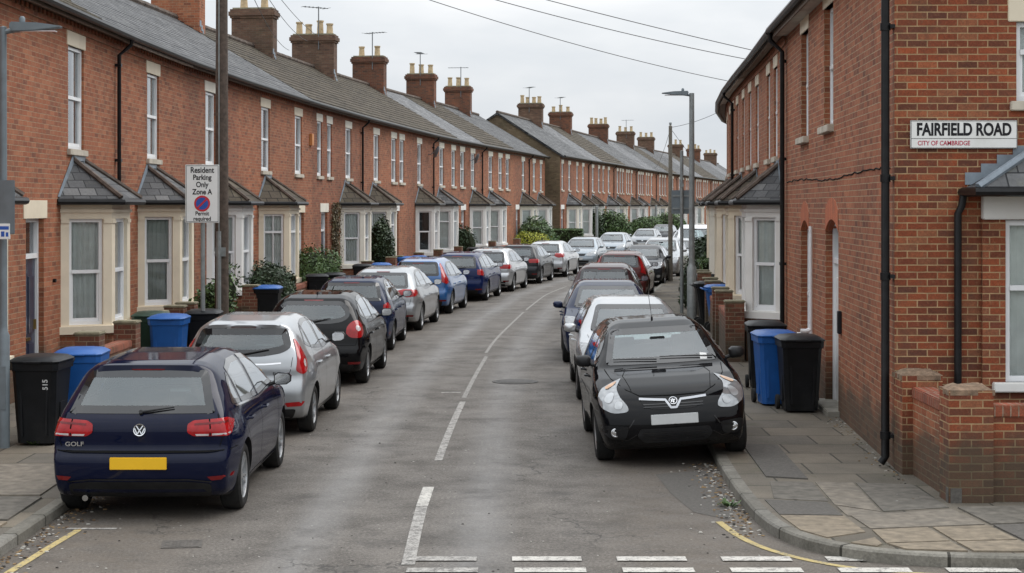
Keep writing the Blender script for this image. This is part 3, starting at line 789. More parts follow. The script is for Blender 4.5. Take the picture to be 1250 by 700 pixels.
def window(parent, M0, w, h, rail=0.5, depth=0.10, lod=0, curtain='curtain', lintel=None, sill=None, name='window', style='sash', sill_out=.06, seed=0):
    """M0: origin at lower left corner of the opening, on the wall face"""
    f = 0.055; mb = MB(); y0 = depth - .045; y1 = depth + 0.02
    def b(x0, x1, z0, z1, ya=y0, yb=y1): mb.box(x0, x1, ya, yb, z0, z1, M0)
    b(0.001, f, 0, h); b(w - f, w - .001, 0, h); b(f, w - f, 0, f * 1.1); b(f, w - f, h - f, h)
    zr = h * rail
    b(f, w - f, zr - .025, zr + .03, y0 - .012)
    if style == 'sash' and lod == 0:          # lower sash a little deeper
        b(f, f + .03, f, zr - .025, y0 + .02); b(w - f - .03, w - f, f, zr - .025, y0 + .02); b(f + .03, w - f - .03, f * 1.1, f + .05, y0 + .02)
    if style == 'bars':
        b(w / 2 - .012, w / 2 + .012, f, h - f)
    o = mb.build(name, M['upvc'], parent)
    p = MB(); p.face([M0 @ Vector(q) for q in ((f * .8, y1 - .02, f), (w - f * .8, y1 - .02, f), (w - f * .8, y1 - .02, h - f * .8), (f * .8, y1 - .02, h - f * .8))])
    p.build('pane', M['glass'], o)
    if lod < 2 or True:
        c = MB(); n = 20 if lod == 0 else 4; r = random.Random(seed)
        yc = y1 + .035
        def fold(i): return yc + (0.028 * math.sin(i * 2.1 + seed) if lod == 0 else 0)
        top = h
        kind = curtain
        if kind in ('curtain', 'curtain_grey'):
            for i in range(n):
                a, bb = w * i / n, w * (i + 1) / n
                c.face([M0 @ Vector(q) for q in ((a, fold(i), .02), (bb, fold(i + 1), .02), (bb, fold(i + 1), top), (a, fold(i), top))])
            c.build('curtain', M[kind], o, smooth=True)
        elif kind == 'half':
            for i in range(n):
                a, bb = w * i / n, w * (i + 1) / n
                if .3 < (i + .5) / n < .72: continue
                c.face([M0 @ Vector(q) for q in ((a, fold(i), .02), (bb, fold(i + 1), .02), (bb, fold(i + 1), top), (a, fold(i), top))])
            c.build('curtain', M['curtain'], o)
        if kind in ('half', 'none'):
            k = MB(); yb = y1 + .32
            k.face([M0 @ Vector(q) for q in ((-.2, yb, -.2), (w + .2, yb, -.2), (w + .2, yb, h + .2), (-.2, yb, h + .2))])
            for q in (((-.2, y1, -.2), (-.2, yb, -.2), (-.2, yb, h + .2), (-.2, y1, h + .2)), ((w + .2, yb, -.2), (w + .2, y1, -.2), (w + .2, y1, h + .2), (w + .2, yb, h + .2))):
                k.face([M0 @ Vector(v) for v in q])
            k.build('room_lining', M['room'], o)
    if lintel:
        mb = MB(); e = .09; mb.box(-e, w + e, -.012, .09, h, h + .24, M0)
        if lod == 0: mb.build('lintel', M[lintel], o, bevel=.008)
        else: mb.build('lintel', M[lintel], o)
    if sill:
        mb = MB(); e = .07; mb.box(-e, w + e, -sill_out, depth, -.10, 0.0, M0)
        if lod == 0: mb.build('sill', M[sill], o, bevel=.008)
        else: mb.build('sill', M[sill], o)
    return o

def bay(parent, xc, z0, lod=0, mat='cream', base='brick_left', roof='slate', curtain='curtain', rail=.5, w=2.2, fr=1.3, pr=.7, zt=2.86, aph=.68, hip='ridge_tile', seed=0, flash='lead', style='sash', solid=False):
    pts = [(xc - w / 2, 0), (xc - fr / 2, -pr), (xc + fr / 2, -pr), (xc + w / 2, 0)]
    top = MB(); bas = MB(); sl = MB(); wins = []
    zs, zw = .78, .90
    bay_o = MB()
    for i in range(3):
        a, b = pts[i], pts[i + 1]
        L = math.dist(a, b); ang = math.atan2(b[1] - a[1], b[0] - a[0])
        M0 = T(a[0], a[1], 0, ang)
        if i == 1: pier = .22; holes = [(pier, L - pier, zw + .02, 2.60)]
        else: pier = .135; holes = [(pier, L - pier * 1.05, zw + .02, 2.60)]
        panel(top, M0, L, zw, zt, holes, .10)
        panel(bas, M0, L, z0 - .1, zs, [])
        # moulded head and capitals
        top.box(-.02, L + .02, -.03, 0.0, 2.70, 2.75, M0)
        if lod == 0:
            top.box(0, pier, -.018, 0, 2.53, 2.59, M0); top.box(L - pier, L, -.018, 0, 2.53, 2.59, M0)
        h = holes[0]
        wins.append((M0 @ Matrix.Translation((h[0], 0, h[2])), h[1] - h[0], h[3] - h[2]))
    # sill band following the plan, proud of the wall
    def off(d): 
        k = d * .45
        return [(pts[0][0] - d, 0), (pts[1][0] - k, -pr - d), (pts[2][0] + k, -pr - d), (pts[3][0] + d, 0)]
    po = off(.07); pi = pts
    def band(mb, poly, za, zb):
        n = len(poly)
        mb.face([(x, y, zb) for x, y in poly]); mb.face([(x, y, za) for x, y in poly][::-1])
        for i in range(n - 1):
            a, b = poly[i], poly[i + 1]
            mb.face([(a[0], a[1], za), (b[0], b[1], za), (b[0], b[1], zb), (a[0], a[1], zb)])
    band(sl, po, zs, zw)
    band(top, off(.02), zt, zt + .03)
    o = top.build('bay_window', M[mat], parent)
    bas.build('bay_base', M[base], o)
    sl.build('bay_sill', M[mat], o)
    for i, (Mw, ww, hh) in enumerate(wins):
        if i == 2 and lod > 0 and not solid: pass
        window(o, Mw, ww, hh, rail, .10, lod, curtain, None, None, seed=seed + i, style=style)
    # roof: hipped, with lead against the wall
    r = MB(); e = off(.17); zr = zt + .06; ap = zt + aph
    P = Vector((xc - .34, .0, ap)); Q = Vector((xc + .34, .0, ap))
    E = [Vector((x, min(y, 0), zr)) for x, y in e]
    r.face([E[0], E[1], P]); r.face([E[1], E[2], Q, P]); r.face([E[2], E[3], Q])
    n4 = [Vector((v.x, v.y, zr - .03)) for v in E]
    r.face(n4[::-1])
    for i in range(3): r.face([n4[i], n4[i + 1], E[i + 1], E[i]])
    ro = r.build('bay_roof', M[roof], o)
    for a, b in ((E[1], P), (E[2], Q)):
        hp = MB(); hp.tube([a + Vector((0, 0, .02)), b + Vector((0, 0, .03))], .042, 6)
        hp.build('hip_tile', M[hip], ro, smooth=True)
    fl = MB()
    for a, b, s in ((E[0], P, -1), (E[3], Q, 1)):
        d = (b - a); 
        fl.face([a + Vector((s * .05, -.012, .03)), b + Vector((0, -.012, .14)), b + Vector((-s * .14, -.03, .02)), a + Vector((-s * .17, -.03, .03))][::s])
    fl.box(xc - .36, xc + .36, -.03, -.004, ap + .0, ap + .10)
    fl.build('lead_flashing', M[flash], ro, recalc=True)
    gt = MB(); gp = [Vector((v.x, v.y, zr - .05)) for v in off_v(off(.20))]
    gt.tube(gp, .05, 8)
    gt.tube([gp[-1] + Vector((-.05, -.05, 0)), gp[-1] + Vector((.03, .0, -.15)), gp[-1] + Vector((.03, .04, -.3))], .03, 8)
    gt.build('bay_gutter', M['black_metal'], o, smooth=True)
    return o
def off_v(l): return [Vector((x, y, 0)) for x, y in l]

def door(parent, xc, z0, lod=0, mat='door_dark', w=.86, h=2.02, lintel='cream', fan=True, depth=.17):
    H = 2.62 if fan else 2.1
    M0 = T(xc - w / 2 - .05, 0, z0)
    W = w + .1; fr = MB(); f = .06
    for (a, b, c, d) in ((0.001, f, 0, H), (W - f, W - .001, 0, H), (f, W - f, H - f, H), (f, W - f, h, h + .07)):
        fr.box(a, b, depth - .09, depth, c, d, M0)
    o = fr.build('door', M['upvc'], parent)
    lf = MB(); lf.box(f, W - f, depth - .05, depth - .005, 0.02, h, M0)
    if lod == 0:
        for (a, b, c, d) in ((.14, .42, .2, .75), (.5, .78, .2, .75), (.14, .42, .9, 1.75), (.5, .78, .9, 1.75)):
            lf.box(f + a - .04, f + b - .04, depth - .065, depth - .05, c, d, M0)
    lf.build('door_leaf', M[mat], o)
    if fan:
        p = MB(); p.face([M0 @ Vector(q) for q in ((f, depth - .03, h + .07), (W - f, depth - .03, h + .07), (W - f, depth - .03, H - f), (f, depth - .03, H - f))])
        p.build('pane', M['glass'], o)
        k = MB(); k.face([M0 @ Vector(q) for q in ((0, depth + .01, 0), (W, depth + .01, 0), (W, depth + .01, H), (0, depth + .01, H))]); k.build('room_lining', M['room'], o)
    if lod == 0:
        hd = MB(); hd.box(W - .19, W - .16, depth - .1, depth - .05, .95, 1.1, M0); hd.box(W / 2 - .11, W / 2 + .11, depth - .075, depth - .05, .8, .84, M0)
        hd.build('door_handle', M['brass'], o)
    st = MB(); st.box(-.1, W + .1, -.2, depth, -.02, .015, M0); st.build('door_step', M['stone'], o)
    if lintel:
        mb = MB(); mb.box(-.14, W + .14, -.015, .1, H, H + .27, M0); mb.build('lintel', M[lintel], o)
    return (xc - w / 2 - .05, xc + w / 2 + .05, z0, z0 + H)

def chimney(parent, loc, zb, h=1.55, w=1.15, d=.62, pots=4, mat='brick_chimney', lod=0, rz=0, aerial=0, seed=0, potmat='pot'):
    r = random.Random(seed)
    m = MB(); M0 = T(loc[0], loc[1], zb, rz)
    m.box(-w / 2, w / 2, -d / 2, d / 2, -1.2, h, M0)
    for k, (e, za, zb2) in enumerate(((.045, h - .32, h - .24), (.09, h - .24, h - .09), (.045, h - .09, h))):
        m.box(-w / 2 - e, w / 2 + e, -d / 2 - e, d / 2 + e, za + .0015, zb2, M0)
    o = m.build('chimney', M[mat], parent)
    c = MB(); c.box(-w / 2 + .03, w / 2 - .03, -d / 2 + .03, d / 2 - .03, h, h + .06, M0); c.build('flaunching', M['mortar'], o)
    for i in range(pots):
        x = -w / 2 + w * (i + .5) / pots; ph = r.uniform(.38, .58)
        y = (-1) ** i * .09 if pots > 3 else 0
        p = MB(); p.lathe([(.15, 0), (.14, .05), (.12, ph - .07), (.15, ph - .06), (.15, ph), (.11, ph), (.10, ph - .1), (.001, ph - .1)], 12, M0 @ Matrix.Translation((x, y, h + .05)))
        p.build('chimney_pot', M[potmat], o, smooth=True)
    f = MB()
    for i in range(5):
        f.box(-w / 2 - .012, w / 2 + .012, -d / 2 - .16 + .0, -d / 2 + .0, -.42 + 0, -.30, M0) if i == 0 else None
        f.box(-w / 2 - .014, -w / 2, -d / 2 + d * (i - 1) / 4, -d / 2 + d * i / 4, -.52 + i * .12, -.34 + i * .12, M0) if i else None
    f.build('lead_flashing', M['lead'], o)
    if aerial:
        aer = MB(); x = r.uniform(-.3, .3)
        aer.tube([M0 @ Vector((x, d / 2 + .03, h - .6)), M0 @ Vector((x, d / 2 + .03, h + 1.15))], .024, 6)
        a = r.uniform(0, PI)
        L = .75
        pth = [M0 @ Vector((x + L * t * math.cos(a), d / 2 + .03 + L * t * math.sin(a), h + 1.1)) for t in (-.6, 1)]
        aer.tube(pth, .016, 5)
        for t in np.linspace(-.5, .95, 7):
            cx, cy = x + L * t * math.cos(a), d / 2 + .03 + L * t * math.sin(a)
            l2 = .2 if t > -.3 else .32
            aer.tube([M0 @ Vector((cx - l2 * math.sin(a), cy + l2 * math.cos(a), h + 1.1)), M0 @ Vector((cx + l2 * math.sin(a), cy - l2 * math.cos(a), h + 1.1))], .009, 4)
        aer.build('aerial', M['aerial'], o)
    return o

EAVE, RIDGE, RD = 6.02, 8.50, 4.2
def house(Pa, Na, Pb, Nb, label, cat='house', bays=(), doors=(), wins=(), roofm='slate', wall='brick_left', lod=0, chim=None, gable=(False, False), dpipe=None,
          eave=EAVE, ridge=RIDGE, base=PAVE, extra=None, fascia='fascia', seed=0, group=None, win_curt=None, doormat='door_dark', stonem='cream', sillm='stone', ground_wins=(), rd=RD, holes_extra=()):
    Pa, Pb, Na, Nb = Vector(Pa), Vector(Pb), Vector(Na), Vector(Nb)
    d = Pb - Pa; L = d.length; rz = math.atan2(d.y, d.x)
    root = empty('terraced_house', (Pa.x, Pa.y, base), rz, label, cat, group)
    z0 = 0.0
    inv = Matrix.Rotation(-rz, 2)
    na, nb = inv @ Na, inv @ Nb
    def P(t, dep, z):
        q = Vector((L * t, 0)) + (na * (1 - t) + nb * t) * dep
        return Vector((q.x, q.y, z))
    E, R = eave - base, ridge - base
    holes = [(x - w / 2, x + w / 2, s, s + h) for (x, w, s, h) in wins]
    dh = []
    for dd in doors:
        dh.append(door(root, dd if isinstance(dd, (int, float)) else dd[0], z0, lod, doormat, lintel=stonem))
    gh = [(x - w / 2, x + w / 2, s, s + h) for (x, w, s, h) in ground_wins]
    wl = MB()
    panel(wl, Matrix.Identity(4), L, -.15, E + .05, holes + list(gh), .10)if not dh else None
    if dh:
        # doors have a deeper recess: make the holes, then hand-built reveals
        panel(wl, Matrix.Identity(4), L, -.15, E + .05, holes + list(gh) + [(a, b, -.15, d_) for (a, b, c, d_) in dh], .10)
        for (a, b, c, d_) in dh:
            for q in (((a, .10, -.15), (a, .10, d_), (a, .19, d_), (a, .19, -.15)), ((b, .10, d_), (b, .10, -.15), (b, .19, -.15), (b, .19, d_)), ((a, .10, d_), (b, .10, d_), (b, .19, d_), (a, .19, d_))):
                wl.face(q)
    bw = MB(); bw.face([P(1, 2 * rd, -.1), P(0, 2 * rd, -.1), P(0, 2 * rd, E), P(1, 2 * rd, E)]); bw.build('back_wall', M['brick_brown'], root)
    if gable[0]: wl.face([P(0, 2 * rd, -.1), P(0, 0, -.1), P(0, 0, E + .05), P(0, rd, R - .05), P(0, 2 * rd, E + .05)], 1)
    if gable[1]: wl.face([P(1, 0, -.1), P(1, 2 * rd, -.1), P(1, 2 * rd, E + .05), P(1, rd, R - .05), P(1, 0, E + .05)], 1)
    w_o = wl.build('wall', [M[wall], M['brick_gable']], root)
    # corbelled eaves course
    eb = MB(); n = int(L / .225)
    eb.box(0.0, L, -.03, 0, E - .30, E - .225); 
    if lod == 0:
        for i in range(n): eb.box(i * L / n, i * L / n + .11, -.05, -.03, E - .225 + .002, E - .15)
    eb.box(0.0, L, -.07, 0, E - .15, E - .075)
    eb.build('eaves_course', M['brick_brown' if lod else wall], root)
    # roof
    rf = MB(); ov = .26; th = .07
    sl = (R - E) / rd
    def RP(t, dep): return P(t, dep, E + .06 + sl * min(dep, 2 * rd - dep) if True else 0)
    t0 = -.12 / L if gable[0] else 0; t1 = 1 + .12 / L if gable[1] else 1
    rows = [rd, rd * 1.5, 2 * rd + ov]
    for a, b in zip(rows[:-1], rows[1:]):
        rf.face([RP(t0, a), RP(t1, a), RP(t1, b), RP(t0, b)])
    big = 'tile' in roofm; ch_ = .27 if big else .19; lip = .03 if big else .011
    nr_ = int((rd + ov) / ch_); 
    for i in range(nr_):
        a = -ov + (rd + ov) * i / nr_; b = -ov + (rd + ov) * (i + 1) / nr_
        u = Vector((0, 0, lip)); rr_ = random.Random(seed * 99 + i); u2 = u + Vector((0, 0, rr_.uniform(-.004, .004)))
        rf.face([RP(t0, a) + u, RP(t1, a) + u2, RP(t1, b), RP(t0, b)])
        rf.face([RP(t0, a), RP(t1, a), RP(t1, a) + u2, RP(t0, a) + u])
    dn = Vector((0, 0, -th))
    rf.face([RP(t0, -ov) + dn, RP(t1, -ov) + dn, RP(t1, -ov), RP(t0, -ov)])
    rf.face([RP(t1, -ov) + dn, RP(t0, -ov) + dn, RP(t0, 0.02) + dn, RP(t1, 0.02) + dn])
    for gflag, t in ((gable[0], t0), (gable[1], t1)):
        if gflag:
            q = [RP(t, -ov), RP(t, rd), RP(t, 2 * rd + ov)]
            for a, b in zip(q[:-1], q[1:]): rf.face([a, b, b + dn * 2, a + dn * 2]); rf.face([a + dn * 2, b + dn * 2, b, a])
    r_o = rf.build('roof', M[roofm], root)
    rt = MB(); k = max(2, int(L / .45)) if lod == 0 else 1
    for i in range(k):
        a, b = RP(i / k, rd), RP((i + 1) / k, rd)
        a.z += .03; b.z += .03
        rt.tube([a, b + (a - b) * .02], .11 if i % 2 else .105, 7)
    rt.build('ridge_tiles', M['ridge_tile'], r_o, smooth=True)
    fs = MB(); fs.box(0, L, -ov + .03, -ov + .055, E - .19 , E - .06); fs.face([(0, -ov + .05, E - .15), (0, .0, E - .15), (L, 0, E - .15), (L, -ov + .05, E - .15)])
    fs.build('fascia', M[fascia], root)
    gt = MB(); gt.tube([(0, -ov - .05, E - .10), (L, -ov - .05, E - .10)], .06, 8); 
    gt.build('gutter', M['black_metal'], root, smooth=True)
    if dpipe is not None:
        for dx in (dpipe if isinstance(dpipe, (list, tuple)) else [dpipe]):
            dp = MB(); dp.tube([(dx, -ov - .04, E - .12), (dx, -ov - .02, E - .24), (dx, -.07, E - .42), (dx, -.07, .05)], .036, 8)
            for z in (E - .6, E - 2.3, 1.8, .5): dp.box(dx - .055, dx + .055, -.115, 0, z - .025, z + .025)
            dp.build('downpipe', M['black_metal'], root, smooth=True)
    for i, (x, w, s, h) in enumerate(wins):
        cu = (win_curt[i % len(win_curt)] if win_curt else ('curtain' if (seed + i) % 3 else 'none'))
        window(root, T(x - w / 2, 0, s), w, h, .5, .085, lod, cu, stonem if stonem != 'white_paint' else 'cream_b', sillm, seed=seed * 7 + i)
    for i, (x, w, s, h) in enumerate(ground_wins):
        window(root, T(x - w / 2, 0, s), w, h, .55, .12, lod, 'curtain', stonem, sillm, seed=seed * 7 + i + 3)
    for bspec in bays:
        bb = dict(bspec); xc = bb.pop('x'); bay(root, xc, 0, lod, base=wall, seed=seed, **bb)
    for cs in (chim or []):
        cs = dict(cs); t = cs.pop('t')
        loc = P(t, rd, 0); zz = R - .15
        nn = na * (1 - t) + nb * t
        chimney(root, (loc.x, loc.y), zz, rz=math.atan2(nn.y, nn.x) if cs.pop('across', True) else 0, lod=lod, seed=seed, **cs)
    if extra: extra(root, L, E)
    return root

def miter(F, bs, sgn):
    """boundary points and inward unit directions at distances bs"""
    out = []
    for y in bs:
        p = Vector((F(y), y)); t = Vector((F(y + 1.5) - F(y - 1.5), 3.0)).normalized()
        n = Vector((-t.y, t.x)) * sgn          # sgn +1: inward is left of travel
        out.append((p, n))
    return out

# ---- first terrace on the left
W, S, H = 1.0, 3.72, 1.66       # upper window width, sill height (above pavement), height
bl = [17.2, 24.3, 31.0, 36.4, 42.0, 51.3, 59.6, 68.2, 74.5, 80.2, 86.6, 95.0, 100.3, 106.6]
mt = miter(LF, bl, 1)
def xl(i, y):      # distance y -> local x in house i
    a, b = mt[i][0], mt[i + 1][0]
    return (y - a.y) / (b.y - a.y) * (b - a).length
specs = [
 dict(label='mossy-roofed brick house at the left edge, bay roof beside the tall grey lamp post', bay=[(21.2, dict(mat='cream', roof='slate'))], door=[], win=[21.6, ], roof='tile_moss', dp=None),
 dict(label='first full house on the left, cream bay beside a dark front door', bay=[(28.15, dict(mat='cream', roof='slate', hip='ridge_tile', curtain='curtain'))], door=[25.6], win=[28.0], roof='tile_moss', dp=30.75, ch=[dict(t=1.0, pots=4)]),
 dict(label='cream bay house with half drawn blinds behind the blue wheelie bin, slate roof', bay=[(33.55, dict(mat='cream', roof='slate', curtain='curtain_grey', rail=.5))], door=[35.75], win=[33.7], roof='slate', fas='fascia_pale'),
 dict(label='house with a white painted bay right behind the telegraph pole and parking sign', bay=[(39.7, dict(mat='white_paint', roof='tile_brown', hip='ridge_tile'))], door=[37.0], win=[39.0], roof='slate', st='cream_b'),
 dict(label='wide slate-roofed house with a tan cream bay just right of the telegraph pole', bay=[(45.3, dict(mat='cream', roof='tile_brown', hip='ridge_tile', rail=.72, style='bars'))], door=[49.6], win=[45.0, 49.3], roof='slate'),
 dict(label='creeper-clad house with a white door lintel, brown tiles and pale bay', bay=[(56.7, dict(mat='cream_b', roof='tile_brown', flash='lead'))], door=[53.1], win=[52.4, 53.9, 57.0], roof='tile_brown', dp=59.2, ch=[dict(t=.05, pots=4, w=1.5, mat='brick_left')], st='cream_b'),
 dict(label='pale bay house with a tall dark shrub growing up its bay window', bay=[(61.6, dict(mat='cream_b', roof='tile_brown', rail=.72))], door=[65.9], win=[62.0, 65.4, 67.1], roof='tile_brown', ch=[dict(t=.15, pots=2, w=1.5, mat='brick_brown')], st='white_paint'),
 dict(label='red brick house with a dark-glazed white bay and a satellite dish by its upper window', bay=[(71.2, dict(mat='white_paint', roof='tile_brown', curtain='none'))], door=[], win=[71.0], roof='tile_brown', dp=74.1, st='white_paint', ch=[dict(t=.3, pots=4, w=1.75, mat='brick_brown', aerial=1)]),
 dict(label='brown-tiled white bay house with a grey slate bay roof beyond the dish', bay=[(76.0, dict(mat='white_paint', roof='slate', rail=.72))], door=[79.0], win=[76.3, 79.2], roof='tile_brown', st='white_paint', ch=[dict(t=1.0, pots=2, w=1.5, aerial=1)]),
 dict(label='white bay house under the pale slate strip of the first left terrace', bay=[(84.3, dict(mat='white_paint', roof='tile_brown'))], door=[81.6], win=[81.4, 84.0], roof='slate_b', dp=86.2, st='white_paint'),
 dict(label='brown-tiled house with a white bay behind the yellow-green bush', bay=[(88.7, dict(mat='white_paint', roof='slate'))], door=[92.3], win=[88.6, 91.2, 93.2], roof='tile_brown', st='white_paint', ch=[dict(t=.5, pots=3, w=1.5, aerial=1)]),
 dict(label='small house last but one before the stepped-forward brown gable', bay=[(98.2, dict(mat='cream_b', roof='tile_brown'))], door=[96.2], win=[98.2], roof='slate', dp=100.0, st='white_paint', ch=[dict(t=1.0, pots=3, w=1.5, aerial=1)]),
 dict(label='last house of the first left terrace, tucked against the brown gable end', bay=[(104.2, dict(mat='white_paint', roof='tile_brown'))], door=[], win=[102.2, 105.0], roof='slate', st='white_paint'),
]
left_roots = []
for i, sp in enumerate(specs):
    lod = 0 if i < 8 else 1
    bays = [dict(x=xl(i, y), **b) for y, b in sp['bay']]
    def ex(root, L, E, i=i):
        if i == 1:
            mb = MB(); mb.lathe([(.001, .05), (.03, .05), (.03, 0)], 10, T(xl(1, 26.6), 0, 1.65) @ Matrix.Rotation(PI / 2, 4, 'X')); mb.build('wall_light', M['black_metal'], root)
        if i == 0:
            pass
        if i == 5:
            mb = MB(); rr = random.Random(4)
            for k in range(2200):
                x = xl(5, 54.6) + rr.gauss(0, .33); z = rr.uniform(.1, 2.9); s = rr.uniform(.02, .05); a = rr.uniform(0, 6.3); y = -rr.uniform(.01, .12)
                c, sn = math.cos(a) * s, math.sin(a) * s
                mb.face([(x - c, y, z - sn), (x + sn, y - .03, z - c), (x + c, y, z + sn), (x - sn, y - .01, z + c)])
            tag(mb.build('wall_creeper', M['leaf_dry'], root), kind='stuff')
        if i == 4:
            mb = MB(); mb.box(xl(4, 50.9), xl(4, 50.9) + .28, -.09, 0, 4.6, 4.95); mb.build('alarm_box', simple('orange alarm box', (.6, .25, .08), .5), root, bevel=.01)
        if i in (7, 9):
            x = L * .82 if i == 7 else L * .5; zz = 5.1
            mb = MB(); Md = T(x - .3, -.35, zz, .5) @ Matrix.Rotation(PI / 2 + .35, 4, 'X')
            mb.lathe([(.001, -.06), (.15, -.045), (.27, 0), (.27, .008), (.15, -.035), (.001, -.05)], 20, Md)
            mb.tube([Md @ Vector((0, 0, -.05)), (x - .3, -.1, zz - .1), (x - .3, 0, zz - .1)], .018, 6); mb.tube([Md @ Vector((0, -.25, 0)), Md @ Vector((0, 0, .25))], .01, 5)
            mb.build('satellite_dish', M['lamp_grey'], root, smooth=True)
    house(mt[i][0], mt[i][1], mt[i + 1][0], mt[i + 1][1], sp['label'], bays=bays, doors=[xl(i, y) for y in sp['door']],
          wins=[(xl(i, y), W if i != 5 or y > 55 else .72, S, H) for y in sp['win']], roofm=sp['roof'], wall='brick_left' if i % 2 == 0 else ('brick_left' if i < 3 else 'brick_left_b'), lod=lod,
          chim=sp.get('ch'), gable=(i == 0, i == len(specs) - 1), dpipe=xl(i, sp['dp']) if sp.get('dp') else None, fascia=sp.get('fas', 'fascia'), seed=i + 1,
          stonem=sp.get('st', 'cream'), extra=ex, win_curt=[['curtain', 'half'], ['half'], ['half'], ['curtain'], ['none', 'curtain_grey'], ['curtain_grey', 'half']][i % 6], doormat=['door_dark', 'door_dark', 'door_green', 'door_red', 'door_white', 'door_dark'][i % 6])

# ---- second terrace, standing forward of the first
b2 = [107, 112.6, 118, 123.5, 129, 135.5, 142, 148, 155.5, 163, 169.5, 176, 183, 190, 197, 204.5, 212, 220, 229, 238]
mt2 = miter(L2, b2, 1)
ad2 = ['gable-ended house with a bare brown side wall at the near end of the far terrace', 'second house after the brown gable, tall green hedge before its white bay',
 'third house after the brown gable', 'fourth house after the brown gable, behind the clipped dark hedge', 'brown-tiled far terrace house behind the second tall hedge',
 'far terrace house with brown tiles and a soot-dark chimney of buff pots', 'slate far terrace house seen just left of the wooden pole', 'far terrace house seen between the wooden pole and the thin grey post',
 'far terrace house rising behind the back of the grey road sign', 'far terrace house seen just right of the grey road sign panel', 'far terrace house seen just left of the right lamp post',
 'far terrace house seen directly behind the right lamp post', 'far terrace house seen just right of the lamp post', 'far terrace house above the white van roof', 'far terrace house right of the white van, nearest one of the last group',
 'second from last visible far terrace house beside the right bay roof', 'last far terrace house visible left of the right row bay', 'far terrace end house hidden partly by the right row', 'far terrace end house beyond the bend']
for i in range(len(b2) - 1):
    a, b = mt2[i], mt2[i + 1]; L = (b[0] - a[0]).length
    mirrored = i % 2
    bx = L * (.36 if not mirrored else .62); dx = L * (.82 if not mirrored else .17)
    if i == 0: bx, dx = L * .62, L * .16
    ww = [(bx, .8, S + .1, H), (dx, .7, S + .1, H)] if L < 6 else [(bx, .8, S + .1, H), (L * (.6 if not mirrored else .36), .7, S + .1, H), (dx, .7, S + .1, H)]
    ch = {1: 4, 3: 3, 6: 4, 8: 3, 10: 3, 13: 3, 15: 4, 17: 3}.get(i)
    house(a[0], a[1], b[0], b[1], ad2[i], bays=[dict(x=bx, mat='white_paint' if i % 4 else 'cream_b', roof='tile_brown' if i % 3 else 'slate', w=2.1)], doors=[dx], wins=ww,
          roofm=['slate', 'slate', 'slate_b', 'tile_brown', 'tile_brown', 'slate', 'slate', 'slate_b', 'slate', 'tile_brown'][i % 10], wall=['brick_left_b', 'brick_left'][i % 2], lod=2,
          chim=[dict(t=1.0, pots=ch, w=1.65, h=1.4, mat='brick_chimney' if i % 3 == 0 else 'brick_brown', aerial=i in (1, 3, 8))] if ch else None, gable=(i == 0, i == len(b2) - 2), dpipe=L - .1 if i % 2 else None, eave=6.12, ridge=8.72, rd=4.0, seed=40 + i, stonem='white_paint', win_curt=['curtain', 'none', 'half'])

# ---- right row (built from the far end towards the camera so that the inside lies to the left of travel)
br = [72, 66, 60.5, 55, 50, 45, 40, 35, 29.8]
mtr = []
for y in br:
    p = Vector((RF(y), y)); t = -Vector((RF(y + 1.2) - RF(y - 1.2), 2.4)).normalized(); mtr.append((p, Vector((-t.y, t.x))))
t = -Vector((.059, 1)).normalized(); mtr[-1] = (Vector((RF(29.8), 29.8)), Vector((-t.y, t.x)))
def xr(i, y):
    a, b = mtr[i][0], mtr[i + 1][0]
    return (a.y - y) / (a.y - b.y) * (b - a).length
rl = ['farthest house of the right row round the bend', 'right row house beyond the bend, second from its far end', 'right row house where the eaves turn out of sight', 'right row house with the last bay roof seen, beyond two black downpipes',
      'cream bay house in the right row behind the green hedge', 'cream bay house on the right behind the blue-lidded bin in its front wall', 'cream bay house second from the blank side wall on the right', 'house with the bright white bay next to the blank side wall on the right']
rbays = [(69, 'cream'), (63, 'cream_b'), (57.5, 'cream'), (52, 'cream'), (46.6, 'cream_b'), (42.4, 'cream'), (37.4, 'cream'), (31.75, 'white_paint')]
rwins = [[69], [63], [57.5], [52, 54], [46.2, 48.5], [41.5, 44], [37.0, 39.2], [32.2, 34]]
for i in range(8):
    a, b = mtr[i], mtr[i + 1]
    near = i >= 3
    y0, mt_ = rbays[i]
    house(a[0], a[1], b[0], b[1], rl[i], bays=[dict(x=xr(i, y0), mat=mt_, roof='slate' if i == 7 else 'tile_brown', w=2.2, pr=.62, curtain='curtain')], doors=[xr(i, y0 + 2.3 if i < 7 else 34.2)],
          wins=[(xr(i, y), .8, S, H + .02) for y in rwins[i]], roofm='slate', wall='brick_left', lod=0 if near else 1, dpipe=(xr(i, br[i + 1] + .12) if i in (4, 7) else None), fascia='fascia_pale' if i in (5, 4) else 'fascia', seed=60 + i, gable=(i == 0, False), stonem='cream', sillm='stone')

# ---- corner house: blank side wall along the street plus a frontage turned to the camera
cp0 = Vector((RF(29.8), 29.8)); cp1 = Vector((3.0 + .059 * 18.36, 18.36))
d = (cp1 - cp0); Ls = d.length; rzs = math.atan2(d.y, d.x)
croot = empty('corner_house', (cp0.x, cp0.y, PAVE), rzs, 'large red brick corner house on the right carrying the street name plate', 'house')
def xs(y): return (29.8 - y) / (29.8 - 18.36) * Ls
E = EAVE - PAVE; Rr = 8.7 - PAVE
wl = MB()
up = [(xs(24.0) , 1.02, 3.92, 1.68), (xs(27.0), 1.0, 3.88, 1.66)]
gr_holes = [(xs(24.35), xs(22.95), -.15, 2.62), (xs(27.55), xs(26.4), .78, 2.58)]
hs = [(x - w / 2, x + w / 2, s, s + h) for x, w, s, h in up]
panel(wl, Matrix.Identity(4), Ls, -.15, E + .05, hs + gr_holes, .16)
